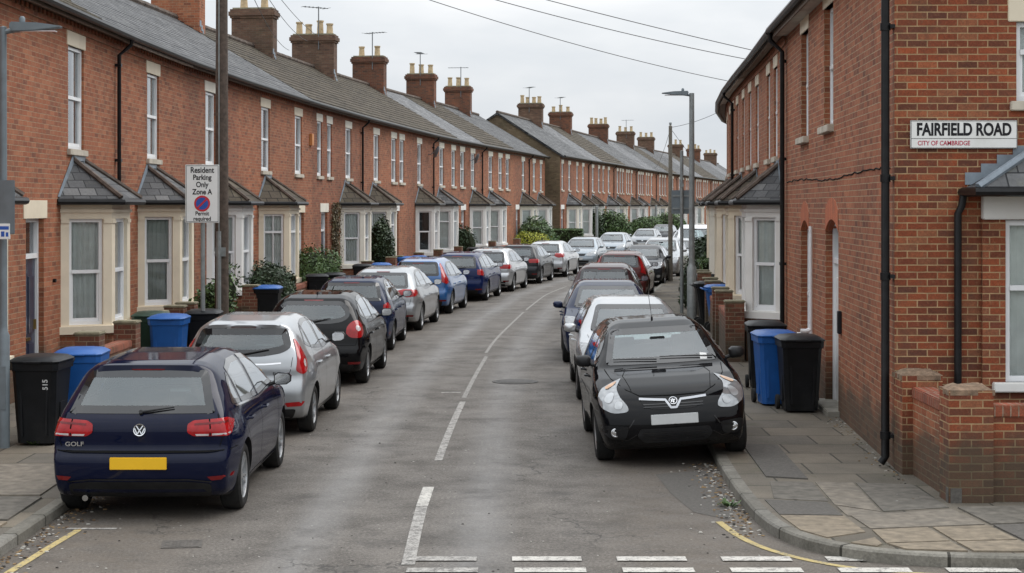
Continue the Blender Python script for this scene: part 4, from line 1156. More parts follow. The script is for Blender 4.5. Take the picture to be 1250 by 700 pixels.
# frontage facing the camera, in world terms along +x from the corner
Mf_w = T(cp1.x, cp1.y, PAVE, 0.0)
Minv = (T(cp0.x, cp0.y, PAVE, rzs)).inverted()
Mf = Minv @ Mf_w
Lf = 9.5
fh = [(1.30, 2.25, 3.92, 4.77), (3.6, 4.5, 3.92, 4.77), (6.6, 7.5, 3.92, 4.77)]
panel(wl, Mf, Lf, -.15, E + .05, fh + [(1.165, 2.855, .93, 2.655)], .12, m=1)
# back faces
Pn = [Mf @ Vector((Lf, 0, 0)), Mf @ Vector((Lf, 11.8, 0)), Vector((0, 8.2, 0))]
for p, q in ((Pn[0], Pn[1]), (Pn[1], Pn[2])):
    wl.face([(p.x, p.y, -.1), (q.x, q.y, -.1), (q.x, q.y, E), (p.x, p.y, E)])
wl.build('wall', [M['brick_side'], M['brick_corner']], croot)
for i, (x, w, s, h) in enumerate(up): window(croot, T(x - w / 2, 0, s), w, h, .5, .13, 0, 'half', 'cream', 'stone', seed=i, sill_out=.09)
for i, (a, b, c, d_) in enumerate(fh): window(croot, Mf @ T(a, 0, c), b - a, d_ - c, .62, .10, 0, 'curtain', 'cream', 'stone', seed=i + 9)
window(croot, T(gr_holes[1][0], 0, gr_holes[1][2]), gr_holes[1][1] - gr_holes[1][0], gr_holes[1][3] - gr_holes[1][2], .35, .15, 0, 'curtain', None, 'white_paint', seed=5)
# side door with white frame
a, b, c, d_ = gr_holes[0]
fr = MB(); W_ = b - a
for (p, q, r_, s_) in ((0.001, .08, 0, 2.6), (W_ - .08, W_ - .001, 0, 2.6), (.08, W_ - .08, 2.52, 2.62), (.08, W_ - .08, 2.0, 2.07)): fr.box(p, q, .10, .2, r_, s_, T(a, 0, 0))
do = fr.build('side_door', M['upvc'], croot)
lf = MB(); lf.box(.08, W_ - .08, .14, .19, .0, 2.0, T(a, 0, 0)); lf.box(.2, W_ / 2 - .05, .125, .14, .2, 1.8, T(a, 0, 0)); lf.box(W_ / 2 + .05, W_ - .2, .125, .14, .2, 1.8, T(a, 0, 0)); lf.build('door_leaf', M['door_white'], do)
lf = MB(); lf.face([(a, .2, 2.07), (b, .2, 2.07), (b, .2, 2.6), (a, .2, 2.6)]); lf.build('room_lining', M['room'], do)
lf = MB(); lf.box(-.12, W_ + .12, -.16, .16, -.02, .07, T(a, 0, 0)); lf.build('door_step', M['kerb'], do, bevel=.01)
# segmental arches of rubbed brick: fill the top corners of the holes and stand 4 mm proud
for (a, b, c, d_) in gr_holes:
    w = b - a; cx = (a + b) / 2; rise = .17; hh = .30; n = 14
    R_ = (w * w / 4 + rise * rise) / (2 * rise)
    ar = MB()
    def arc(x): return d_ - rise + math.sqrt(max(0, R_ * R_ - (x - cx) ** 2)) - (R_ - rise)
    for k in range(n):
        x0, x1 = a - .0 + w * k / n, a + w * (k + 1) / n
        zb0, zb1 = arc(x0) - .0, arc(x1)
        zt0, zt1 = zb0 + hh, zb1 + hh
        P8 = [(x0, -.005, zb0), (x1, -.005, zb1), (x1, -.005, zt1), (x0, -.005, zt0)]
        ar.face(P8, uv=[(x0, .01), (x1, .01), (x1, .31), (x0, .31)])
        ar.face([(x1, -.005, zb1), (x0, -.005, zb0), (x0, .158, zb0), (x1, .158, zb1)])
        ar.face([(x0, -.005, zt0), (x1, -.005, zt1), (x1, 0, zt1), (x0, 0, zt0)])
    ar.build('brick_arch', M['arch_brick'], croot)
# irregular string course crack above the door
cr = MB(); rr = random.Random(5); pts = []
xx = 0.1
while xx < Ls - .2:
    pts.append((xx, -.004, 3.20 + rr.uniform(-.014, .014) + .03 * math.sin(xx * .8))); xx += rr.uniform(.1, .3)
cr.tube(pts, .009, 5); cr.build('wall_crack', M['seam'], croot)
# roof
rf = MB(); q = lambda x, y, z: Vector((x, y, z))
A = q(0, -.28, E + .02); B = q(Ls + .1, -.28, E + .02)
Cf = Mf @ Vector((-.28, -.28, E + .02)); Dv = Mf @ Vector((Lf + .2, -.28, E + .02)); 
R0, R1 = q(0, 4.2, Rr), Mf @ Vector((4.4, 4.4, Rr)); R2 = Mf @ Vector((Lf + .2, 4.4, Rr))
rf.face([A, Cf, R1, R0]); rf.face([Cf, Dv, R2, R1]); 
bk0 = q(0, 8.5, E); bk1 = Mf @ Vector((Lf + .2, 11.9, E)); 
rf.face([R0, R1, R2, bk1, bk0])
for p_, q_ in ((A, Cf), (Cf, Dv)): rf.face([p_ + Vector((0, 0, -.07)), q_ + Vector((0, 0, -.07)), q_, p_])
rf.face([A + Vector((0, .3, -.07)), Cf + Vector((0, 0, -.07)) + Vector((0, .3, 0)), Cf + Vector((0, 0, -.07)), A + Vector((0, 0, -.07))][::1])
rf.build('roof', M['slate'], croot)
fs = MB(); fs.box(0, Ls + .2, -.24, -.215, E - .2, E - .06); fs.build('fascia', M['fascia'], croot)
sf = MB(); sf.face([(0, -.24, E - .17), (0, 0, E - .17), (Ls + .2, 0, E - .17), (Ls + .2, -.24, E - .17)]); sf.build('soffit', M['fascia_pale'], croot)
gt = MB(); gt.tube([(0, -.31, E - .08), (Ls + .3, -.31, E - .08)], .06, 8); gt.build('gutter', M['black_metal'], croot, smooth=True)
# drainpipes
dp = MB(); X = Ls - .05
dp.tube([(X, -.09, E + .3), (X, -.09, .12), (X, -.14, .05)], .045, 10)
for z in (E - 1.2, 3.1, 2.05, .35): dp.tube([(X, -.09, z - .04), (X, -.09, z + .04)], .056, 10); dp.box(X - .09, X + .09, -.05, 0, z - .02, z + .02)
dp.build('downpipe', M['black_metal'], croot, smooth=True)
dp = MB(); X = .04
dp.tube([(X, -.30, E - .1), (X, -.28, E - .25), (X, -.08, E - .45), (X, -.08, .05)], .04, 8); dp.build('downpipe', M['black_metal'], croot, smooth=True)
# white waste pipe and door furniture
dp = MB(); X = xs(25.75); dp.tube([(X, -.05, 2.5), (X, -.05, .15)], .028, 8); dp.tube([(X, -.05, .95), (X + .0, -.12, .93), (X, -.2, .93)], .035, 8)
dp.build('waste_pipe', M['upvc'], croot, smooth=True)
lb = MB(); lb.box(xs(22.72), xs(22.6), -.05, 0, 1.12, 1.42); lb.build('key_safe', M['ink'], croot, bevel=.008)
# frontage bay with its own hipped slate roof and lead steps
fb = MB(); bx0 = .80
bw_ = MB()
def fbox(mb, x0, x1, y0, y1, z0, z1): mb.box(x0, x1, y0, y1, z0, z1, Mf)
# square bay projecting 0.55 m: sill, white frame, lintel board
BX0, BX1, BY = .92, 3.1, -.07
panel_m = MB()
panel(panel_m, Mf @ T(BX0, BY, 0), BX1 - BX0, -.15, 2.66, [(.245, BX1 - BX0 - .245, .93, 2.66)], .10, m=0)
panel_m.face([Mf @ Vector(v) for v in ((BX0, 0, -.15), (BX0, BY, -.15), (BX0, BY, 2.66), (BX0, 0, 2.66))], 0)
bo = panel_m.build('bay_window', M['brick_corner'], croot)
hd = MB(); fbox(hd, BX0 - .0, BX1 + .03, BY - .05, 0, 2.66, 2.96); hd.build('bay_head', M['white_paint'], bo, bevel=.01)
si = MB(); fbox(si, BX0 + .10, BX1 - .07, BY - .09, BY + .10, .83, .93); si.build('bay_sill', M['white_paint'], bo, bevel=.01)
window(bo, Mf @ T(BX0 + .245, BY, .93), BX1 - BX0 - .49, 1.72, .58, .09, 0, 'curtain', None, None, seed=3, style='bars')
rf = MB(); ez = 3.0
v = lambda x, y, z: Mf @ Vector((x, y, z))
e0, e1, e2, e3 = v(BX0 - .16, 0, ez), v(BX0 - .16, BY - .42, ez), v(BX1 + .16, BY - .42, ez), v(BX1 + .16, 0, ez)
rf.face([e3 + Vector((0, 0, -.03)), e2 + Vector((0, 0, -.03)), e1 + Vector((0, 0, -.03)), e0 + Vector((0, 0, -.03))])
p0, p1 = v(BX0 + .83, 0, 3.56), v(BX1 - .83, 0, 3.56)
rf.face([e0, e1, p0]); rf.face([e1, e2, p1, p0]); rf.face([e2, e3, p1])
ro = rf.build('bay_roof', M['slate'], bo)
hp = MB(); hp.tube([e1, p0 + Vector((0, 0, .03))], .045, 6); hp.tube([e2, p1 + Vector((0, 0, .03))], .045, 6); hp.build('hip_lead', M['lead'], ro, smooth=True)
ls = MB()
for k in range(6):
    x = BX0 - .17 + k * .17; z = 3.03 + k * .095
    fbox(ls, x, x + .26, -.014 - .001 * (k % 2), -.002, z, z + .13)
ls.build('lead_steps', M['lead'], ro)
gt = MB(); gt.tube([v(BX0 - .2, 0, ez - .05), v(BX0 - .2, BY - .46, ez - .05), v(BX1 + .2, BY - .46, ez - .05)], .05, 8)
gt.tube([v(BX0 - .2, -.06, ez - .08), v(BX0 - .22, -.06, ez - .2), v(BX0 - .26, -.06, ez - .28), v(BX0 - .26, -.06, .1)], .04, 10)
gt.build('bay_gutter', M['black_metal'], bo, smooth=True)

# street name plate
sr = empty('street_sign', (cp1.x + .16, cp1.y - .02, 3.515), 0, 'white street name plate reading FAIRFIELD ROAD on the right corner house', 'street sign')
pw, ph = 1.14, .30
mb = MB(); mb.box(0, pw, -.022, 0, 0, ph); mb.build('plate', M['sign_white'], sr, bevel=.006)
mb = MB(); 
for (a, b, c, d_) in ((.004, pw - .004, .004, .009), (.004, pw - .004, ph - .009, ph - .004), (.004, .009, .004, ph - .004), (pw - .009, pw - .004, .004, ph - .004), (.009, pw - .009, .105, .109)): mb.box(a, b, -.0245, -.0215, c, d_)
mb.build('border_line', M['ink'], sr)
text_mesh('lettering', 'FAIRFIELD ROAD', .182, M['ink'], sr, Matrix.Translation((pw / 2, -.023, .197)) @ STAND, bold=.0065, depth=.0012, sx=.735)
text_mesh('lettering_small', 'CITY OF CAMBRIDGE', .068, M['ink_red'], sr, Matrix.Translation((.075, -.023, .055)) @ STAND, bold=.001, depth=.0012, align='LEFT', sx=.86)
# ------------------------------------------------------------------ cars: body = side silhouette x plan x cross-section, rounded
def sdpoly(P, y, z):
    P = np.array(P, float); n = len(P)
    d = (y - P[0, 0]) ** 2 + (z - P[0, 1]) ** 2
    s = np.ones_like(y)
    j = n - 1
    for i in range(n):
        ex, ez = P[j] - P[i]
        wx, wz = y - P[i, 0], z - P[i, 1]
        t = np.clip((wx * ex + wz * ez) / (ex * ex + ez * ez + 1e-12), 0, 1)
        bx, bz = wx - ex * t, wz - ez * t
        d = np.minimum(d, bx * bx + bz * bz)
        c1 = z >= P[i, 1]; c2 = z < P[j, 1]; c3 = ex * wz > ez * wx
        s = np.where((c1 & c2 & c3) | (~c1 & ~c2 & ~c3), -s, s)
        j = i
    return s * np.sqrt(d)

def chaikin(p, it=2, closed=True):
    p = [tuple(q) for q in p]
    for _ in range(it):
        q = []
        n = len(p)
        for i in range(n if closed else n - 1):
            a, b = p[i], p[(i + 1) % n]
            q += [(a[0] * .75 + b[0] * .25, a[1] * .75 + b[1] * .25), (a[0] * .25 + b[0] * .75, a[1] * .25 + b[1] * .75)]
        if not closed: q = [p[0]] + q + [p[-1]]
        p = q
    return p
def soft(p, r=.05, n=3):
    """round the corners of a polygon with radius-like length r"""
    out = []; m = len(p)
    for i in range(m):
        a, b, c = Vector(p[i - 1]), Vector(p[i]), Vector(p[(i + 1) % m])
        u = (a - b); v = (c - b)
        ru = min(r, u.length * .45); rv = min(r, v.length * .45)
        s = b + u.normalized() * ru; e = b + v.normalized() * rv
        for k in range(n + 1):
            t = k / n
            q = s * (1 - t) ** 2 + b * 2 * t * (1 - t) + e * t ** 2
            out.append((q.x, q.y))
    return out
def inset(poly, d):
    n = len(poly)
    A = sum(poly[i][0] * poly[(i + 1) % n][1] - poly[(i + 1) % n][0] * poly[i][1] for i in range(n))
    sg = 1 if A > 0 else -1
    out = []
    for i in range(n):
        a, b, c = Vector(poly[i - 1]), Vector(poly[i]), Vector(poly[(i + 1) % n])
        u = (b - a); v = (c - b)
        u = u.normalized() if u.length > 1e-6 else v.normalized(); v = v.normalized() if v.length > 1e-6 else u
        nrm = (Vector((-u.y, u.x)) + Vector((-v.y, v.x)))
        nrm = nrm.normalized() if nrm.length > 1e-6 else Vector((-u.y, u.x))
        out.append(tuple(b + nrm * d * sg))
    return out
def inpoly(p, poly):
    x, y = p; c = False; j = len(poly) - 1
    for i in range(len(poly)):
        xi, yi = poly[i]; xj, yj = poly[j]
        if (yi > y) != (yj > y) and x < (xj - xi) * (y - yi) / (yj - yi) + xi: c = not c
        j = i
    return c

def body_mesh(s):
    prof, W = s['prof'], s['W']
    gz = np.array(s['gz']); 
    y_r, y_f = min(p[0] for p in prof), max(p[0] for p in prof)
    yr0, yf0 = y_r + .85, y_f - .95
    rb, fb = s.get('rbow', .09), s.get('fbow', .20)
    rt, ft = s.get('rtap', .10), s.get('ftap', .13)
    rw, fw = s['wheels']
    def F(x, y, z):
        yy = y + np.where(y > 0, fb, -rb) * x * x * np.clip(np.abs(y) / 1.0, 0, 1)
        a = sdpoly(prof, yy, z)
        w = W * np.interp(z, gz[:, 0], gz[:, 1])
        w = w * (1 - rt * np.clip((yr0 - y) / .85, 0, 1.3) ** 2 - ft * np.clip((y - yf0) / .95, 0, 1.3) ** 2)
        # shoulders over the wheels
        for yw in (rw, fw):
            w = w + .022 * np.exp(-(((y - yw) / .42) ** 2 + ((z - .45) / .28) ** 2))
        b = (np.abs(x) - w) * .93
        k = .045 + .13 * np.clip((z - .85) / .35, 0, 1)
        h = np.maximum(k - np.abs(a - b), 0) / k
        return np.maximum(a, b) + h * h * k * .25
    NY, NX, NZ = s.get('res', (104, 40, 36))
    L0, L1 = y_r - .06, y_f + .06; BX, Z0, Z1 = 1.05, .05, s['H'] + .15
    verts = {}; vl = []; faces = []
    def vid(i, j, k):
        key = (i, j, k)
        if key not in verts:
            verts[key] = len(vl); vl.append((-BX + 2 * BX * i / NX, L0 + (L1 - L0) * j / NY, Z0 + (Z1 - Z0) * k / NZ))
        return verts[key]
    for j in range(NY):
        for i in range(NX):
            faces.append((vid(i, j, NZ), vid(i + 1, j, NZ), vid(i + 1, j + 1, NZ), vid(i, j + 1, NZ)))
            faces.append((vid(i, j, 0), vid(i, j + 1, 0), vid(i + 1, j + 1, 0), vid(i + 1, j, 0)))
        for k in range(NZ):
            faces.append((vid(0, j, k), vid(0, j, k + 1), vid(0, j + 1, k + 1), vid(0, j + 1, k)))
            faces.append((vid(NX, j, k), vid(NX, j + 1, k), vid(NX, j + 1, k + 1), vid(NX, j, k + 1)))
    for i in range(NX):
        for k in range(NZ):
            faces.append((vid(i, 0, k), vid(i + 1, 0, k), vid(i + 1, 0, k + 1), vid(i, 0, k + 1)))
            faces.append((vid(i, NY, k), vid(i, NY, k + 1), vid(i + 1, NY, k + 1), vid(i + 1, NY, k)))
    P = np.array(vl)
    zc = .62
    O = np.stack([np.zeros(len(P)), np.clip(P[:, 1], y_r + .75, y_f - .95), np.full(len(P), zc)], 1)
    # pull x,z origins a little towards the box point so tall and wide sides spread evenly
    O[:, 0] = P[:, 0] * .45; 
    O[:, 2] = zc + np.clip(P[:, 2] - zc, -.2, .15)
    D = P - O
    lo = np.zeros(len(P)); hi = np.ones(len(P)) * 1.05
    for _ in range(26):
        m = (lo + hi) / 2; q = O + D * m[:, None]
        ins = F(q[:, 0], q[:, 1], q[:, 2]) < 0
        lo = np.where(ins, m, lo); hi = np.where(ins, hi, m)
    Q = O + D * lo[:, None]
    s['F'] = F
    me = bpy.data.meshes.new('body'); me.from_pydata([tuple(v) for v in Q], [], faces)
    bm = bmesh.new(); bm.from_mesh(me); bmesh.ops.recalc_face_normals(bm, faces=bm.faces)
    bmesh.ops.smooth_vert(bm, verts=bm.verts, factor=.3, use_axis_x=True, use_axis_y=True, use_axis_z=True)
    bm.to_mesh(me); bm.free()
    return me

class Car:
    def __init__(c, s):
        c.s = s
        me = body_mesh(s)
        bm = bmesh.new(); bm.from_mesh(me); c.bvh = BVHTree.FromBMesh(bm); bm.free()
        c.root = empty('parked_car', (0, 0, 0))
        W = s['W']; rw, fw = s['wheels']; R = s['R']
        # wheel arches by boolean
        for mt in (M['paint_dummy'], M['black_plastic'], M['lining']): me.materials.append(mt)
        ob = bpy.data.objects.new('body', me); link(ob)
        cut = MB()
        for y in (rw, fw):
            for sx in (-1, 1):
                Mx = Matrix.Translation((sx * (W + .25), y, R - .005)) @ Matrix.Rotation(-sx * PI / 2, 4, 'Y')
                n = 40; r = R + .05; i0 = len(cut.v)
                for h in (0.0, .25 + .30):
                    for q in range(n):
                        t = 2 * PI * q / n; cut.v.append(tuple(Mx @ Vector((r * math.cos(t), r * math.sin(t), h))))
                for q in range(n):
                    q2 = (q + 1) % n; cut.f.append((i0 + q, i0 + q2, i0 + n + q2, i0 + n + q)); cut.m.append(1); cut.uv.append(None)
                cut.f.append(tuple(i0 + q for q in range(n - 1, -1, -1))); cut.m.append(1); cut.uv.append(None)
                cut.f.append(tuple(i0 + n + q for q in range(n))); cut.m.append(1); cut.uv.append(None)
        co = cut.build('cutter', [M['paint_dummy'], M['black_plastic']], recalc=False)
        bmm = bmesh.new(); bmm.from_mesh(co.data); bmesh.ops.recalc_face_normals(bmm, faces=bmm.faces); bmm.to_mesh(co.data); bmm.free()
        md = ob.modifiers.new('b', 'BOOLEAN'); md.operation = 'DIFFERENCE'; md.solver = 'EXACT'; md.object = co
        dg = bpy.context.evaluated_depsgraph_get(); dg.update()
        nm = bpy.data.meshes.new_from_object(ob.evaluated_get(dg))
        ob.modifiers.clear(); ob.data = nm; nm.name = 'body'
        bpy.data.objects.remove(co)
        ob.parent = c.root; c.body = ob
        # holes for the glass
        wins = c.windows()
        views = {'r': Vector((0, -1, 0)), 'f': Vector((0, 1, 0)), 'R': Vector((1, 0, 0)), 'L': Vector((-1, 0, 0))}
        bm = bmesh.new(); bm.from_mesh(nm)
        rm = []
        zmin = s.get('belt', .9) - .1
        cand = [f for f in bm.faces if f.material_index == 0 and f.calc_center_median().z > zmin]
        for v, poly, nm_ in wins:
            ins = inset(poly, .014); vd = views[v]
            bb = (min(p[0] for p in ins), max(p[0] for p in ins), min(p[1] for p in ins), max(p[1] for p in ins))
            for f in cand:
                if f.normal.dot(vd) < .12: continue
                ce = f.calc_center_median()
                p = (ce.x, ce.z) if v in 'rf' else (ce.y, ce.z)
                if v == 'f' and ce.y < 0: continue
                if v == 'r' and ce.y > 0: continue
                if bb[0] < p[0] < bb[1] and bb[2] < p[1] < bb[3] and inpoly(p, ins): rm.append(f)
        bmesh.ops.delete(bm, geom=list(set(rm)), context='FACES')
        # dark lining just inside the shell
        zl = s.get('belt', .9) - .25
        for f in bm.faces:
            c0 = f.calc_center_median()
            if f.material_index == 0 and (c0.z < .235): f.material_index = 1
        bm.to_mesh(nm)
        lin = bmesh.new(); lin.from_mesh(nm)
        bmesh.ops.delete(lin, geom=[f for f in lin.faces if f.calc_center_median().z < zl or f.calc_center_median().y > s['cowl'] + .25], context='FACES')
        for v in lin.verts: v.co -= v.normal * .022
        bmesh.ops.reverse_faces(lin, faces=lin.faces)
        for f in lin.faces: f.material_index = 0
        bm.free()
        nm.polygons.foreach_set('use_smooth', [True] * len(nm.polygons)); nm.set_sharp_from_angle(angle=math.radians(38))
        lm = bpy.data.meshes.new('interior'); lin.to_mesh(lm); lin.free()
        lm.materials.clear(); lm.materials.append(M['lining'])
        lo = bpy.data.objects.new('interior', lm); link(lo); lo.parent = c.root
        sm = MB(); b = s.get('belt', .9)
        c.seats(lo, b)
        for v, poly, nm_ in wins:
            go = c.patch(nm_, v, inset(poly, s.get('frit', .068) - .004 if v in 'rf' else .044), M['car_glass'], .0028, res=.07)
            tr = MB(); c.ring(tr, v, poly, inset(poly, s.get('frit', .068) if v in 'rf' else .048), .0035)
            tr.build('window_trim', M['frit'], go, smooth=True)
        c.details()
    # ---- projection
    def axis(c, v):
        sx = 1 if v[2] == 'R' else -1
        return ((sx * .45, c.s['prof_min'] + .55), -1, sx) if v[1] == 'R' else ((sx * .40, c.s['prof_max'] - .75), 1, sx)
    def vdir(c, v, p=None):
        if v[0] == 'C':
            ax, fy, sx = c.axis(v)
            return Vector((p.x - ax[0], p.y - ax[1], 0)).normalized()
        return {'r': Vector((0, -1, 0)), 'f': Vector((0, 1, 0)), 'R': Vector((1, 0, 0)), 'L': Vector((-1, 0, 0)), 't': Vector((0, 0, 1))}[v]
    def raw(c, v, p):
        a, b = p
        if v == 'r': o, d = Vector((a, -5, b)), Vector((0, 1, 0))
        elif v == 'f': o, d = Vector((a, 5, b)), Vector((0, -1, 0))
        elif v == 'R': o, d = Vector((3, a, b)), Vector((-1, 0, 0))
        elif v == 'L': o, d = Vector((-3, a, b)), Vector((1, 0, 0))
        elif v == 't': o, d = Vector((a, b, 4)), Vector((0, 0, -1))
        else:
            ax, fy, sx = c.axis(v); ph = a / .5
            rd_ = Vector((sx * math.sin(ph), fy * math.cos(ph), 0)); o, d = Vector((ax[0], ax[1], b)) + rd_ * 3, -rd_
        loc, nr, i, dist = c.bvh.ray_cast(o, d)
        if loc is None:
            if v[0] == 'C':
                loc, nr, i, dist = c.bvh.find_nearest(o + d * 2.4); return loc, nr, d, False
            tgt = {'r': Vector((a, c.s['prof_min'] + .1, b)), 'f': Vector((a, c.s['prof_max'] - .1, b)), 'R': Vector((.8, a, b)), 'L': Vector((-.8, a, b)), 't': Vector((a, b, 1))}[v]
            loc, nr, i, dist = c.bvh.find_nearest(tgt)
        if nr.dot(d) > 0: nr = -nr
        return loc, nr, d, dist is not None
    def hit(c, v, p, off):
        loc, nr, d, ok = c.raw(v, p)
        return loc + nr * off
    def hits(c, v, pts, off):
        R_ = [c.raw(v, tuple(p)) for p in pts]
        F = c.s['F']; n = len(R_)
        L = np.array([r[0] for r in R_]); NR = np.array([r[1] for r in R_]); D = np.array([r[2] for r in R_]); OK = np.array([r[3] for r in R_])
        ts = np.linspace(-.03, .03, 13)
        q = L[:, None, :] + ts[None, :, None] * D[:, None, :]
        f = F(q[..., 0].ravel(), q[..., 1].ravel(), q[..., 2].ravel()).reshape(n, 13)
        cr = (f[:, :-1] > 0) & (f[:, 1:] <= 0)
        k = cr.argmax(1); has = cr.any(1) & OK
        a = np.arange(n); den = f[a, k] - f[a, k + 1]; den[np.abs(den) < 1e-9] = 1e-9
        t = ts[k] + (ts[1] - ts[0]) * f[a, k] / den
        L2 = np.where(has[:, None], L + D * t[:, None], L)
        e = .012; f0 = F(L2[:, 0], L2[:, 1], L2[:, 2])
        G = np.stack([F(L2[:, 0] + e * (m == 0), L2[:, 1] + e * (m == 1), L2[:, 2] + e * (m == 2)) - f0 for m in range(3)], 1)
        G /= np.maximum(np.linalg.norm(G, axis=1), 1e-9)[:, None]
        ok = has & ((G * NR).sum(1) > .5)
        N2 = np.where(ok[:, None], G, NR)
        return [Vector(x) for x in (L2 + N2 * off)]
    def tri(c, poly, res):
        n = len(poly); vs = []
        dense = []
        for i in range(n):
            a, b = Vector(poly[i]), Vector(poly[(i + 1) % n]); k = max(1, int((b - a).length / res))
            for j in range(k): dense.append(a + (b - a) * j / k)
        dense2 = [dense[0]]
        for p in dense[1:]:
            if (p - dense2[-1]).length > 1e-4: dense2.append(p)
        m = len(dense2); vs = list(dense2)
        x0, x1 = min(p.x for p in vs), max(p.x for p in vs); y0, y1 = min(p.y for p in vs), max(p.y for p in vs)
        pl = [(p.x, p.y) for p in dense2]; ip = inset(pl, res * .35)
        X = x0 + res / 2
        while X < x1:
            Y = y0 + res / 2
            while Y < y1:
                if inpoly((X, Y), ip): vs.append(Vector((X, Y)))
                Y += res
            X += res
        r = delaunay_2d_cdt(vs, [], [list(range(m))], 1, 1e-5)
        return r[0], r[2]
    def patch(c, name, v, poly, mat, off=.003, res=.06, parent=None, thick=0.0, mb=None):
        own = mb is None
        if own: mb = MB()
        vs, fs = c.tri(poly, res)
        P = c.hits(v, vs, off)
        i0 = len(mb.v); mb.v.extend([tuple(p) for p in P])
        # make every face look outward
        for f in fs:
            a, b, d = P[f[0]], P[f[1]], P[f[2]]
            nn = (b - a).cross(d - a); vd = c.vdir(v, a)
            if v[0] != 'C' and nn.length > 1e-9 and abs(nn.normalized().dot(vd)) < .22: continue
            f2 = tuple(f) if (b - a).cross(d - a).dot(vd) > 0 else tuple(f)[::-1]
            mb.f.append(tuple(i0 + i for i in f2)); mb.m.append(mb.cm); mb.uv.append(None)
        if own: return mb.build(name, mat, parent or c.root, smooth=True, angle=60)
    def ring(c, mb, v, outer, inner, off):
        n = len(outer); K = 2
        P = []; Q = []
        for i in range(n):
            a, b = Vector(outer[i]), Vector(outer[(i + 1) % n]); a2, b2 = Vector(inner[i]), Vector(inner[(i + 1) % n])
            k = max(1, int((b - a).length / .07))
            for j in range(k):
                t = j / k; P.append(a + (b - a) * t); Q.append(a2 + (b2 - a2) * t)
        A = c.hits(v, P, off); B = c.hits(v, Q, off)
        m = len(A)
        vd = {'r': Vector((0, -1, 0)), 'f': Vector((0, 1, 0)), 'R': Vector((1, 0, 0)), 'L': Vector((-1, 0, 0)), 't': Vector((0, 0, 1))}[v]
        for i in range(m):
            j = (i + 1) % m
            q = [A[i], A[j], B[j], B[i]]
            nrm = (q[1] - q[0]).cross(q[2] - q[0])
            if nrm.dot(vd) < 0: q = q[::-1]
            mb.face(q)
    def line(c, mb, v, pts, w=.007, off=.0025, res=.06):
        d = []
        for a, b in zip(pts[:-1], pts[1:]):
            a, b = Vector(a), Vector(b); k = max(1, int((b - a).length / res))
            for j in range(k): d.append(a + (b - a) * j / k)
        d.append(Vector(pts[-1]))
        l = []; r = []
        for i, p in enumerate(d):
            t = (d[min(i + 1, len(d) - 1)] - d[max(i - 1, 0)]).normalized(); n = Vector((-t.y, t.x)) * w / 2
            l.append(p + n); r.append(p - n)
        l = c.hits(v, l, off); r = c.hits(v, r, off)
        vd = {'r': Vector((0, -1, 0)), 'f': Vector((0, 1, 0)), 'R': Vector((1, 0, 0)), 'L': Vector((-1, 0, 0)), 't': Vector((0, 0, 1))}[v]
        for i in range(len(d) - 1):
            q = [l[i], l[i + 1], r[i + 1], r[i]]
            if (q[1] - q[0]).cross(q[2] - q[0]).dot(vd) < 0: q = q[::-1]
            mb.face(q)
    def windows(c):
        s = c.s; out = []
        r = s['rwin']; out.append(('r', soft(r + [(-x, z) for x, z in reversed(r)], .06), 'rear_window'))
        f = s['fwin']; out.append(('f', soft(f + [(-x, z) for x, z in reversed(f)], .06), 'windscreen'))
        for poly in s['swin']:
            for v in 'LR': out.append((v, soft(poly, .035), 'side_window'))
        return out
    def seats(c, par, b):
        mb = MB(); 
        def seat(x, y, w):
            Mx = Matrix.Translation((x, y, .45)) @ Matrix.Rotation(math.radians(14), 4, 'X')
            mb.box(-w / 2, w / 2, -.06, .07, -.12, .58, Mx); mb.box(-.13, .13, -.04, .05, .63, .84, Mx)
            mb.box(-.09, -.075, -.005, .01, .55, .63, Mx); mb.box(.075, .09, -.005, .01, .55, .63, Mx)
            mb.box(x - w / 2, x + w / 2, y + .05, y + .55, .3, .48)
        so = s = c.s
        seat(-.36, s['seat'], .48); seat(.36, s['seat'], .48)
        yb = s['seat'] - .85
        Mx = Matrix.Translation((0, yb, .42)) @ Matrix.Rotation(math.radians(16), 4, 'X')
        mb.box(-.62, .62, -.07, .07, -.1, b - .40, Mx)
        for x in (-.4, .4): mb.box(x - .12, x + .12, -.04, .04, b - .38, b - .22, Mx)
        mb.build('seat', M['seat'], par, bevel=.025)
        d = MB(); d.box(-.66, .66, s['cowl'] - .5, s['cowl'] + .15, b - .22, b - .04); 
        d.box(-.62, .62, s['prof_min'] + .35, yb - .05, b - .1, b - .07)
        d.lathe([(.17, 0), (.185, .012), (.17, .024), (.155, .012), (.17, 0)], 20, Matrix.Translation((.36, s['cowl'] - .62, b - .1)) @ Matrix.Rotation(math.radians(-65), 4, 'X'))
        d.tube([(.36, s['cowl'] - .62, b - .1), (.36, s['cowl'] - .4, b - .14)], .05, 6)
        d.build('dashboard', M['seat'], par, bevel=0)
        m = MB(); m.box(-.09, .09, s['cowl'] - .52, s['cowl'] - .50, s['H'] - .22, s['H'] - .175); m.build('rear_view_mirror', M['black_plastic'], par, bevel=.008)
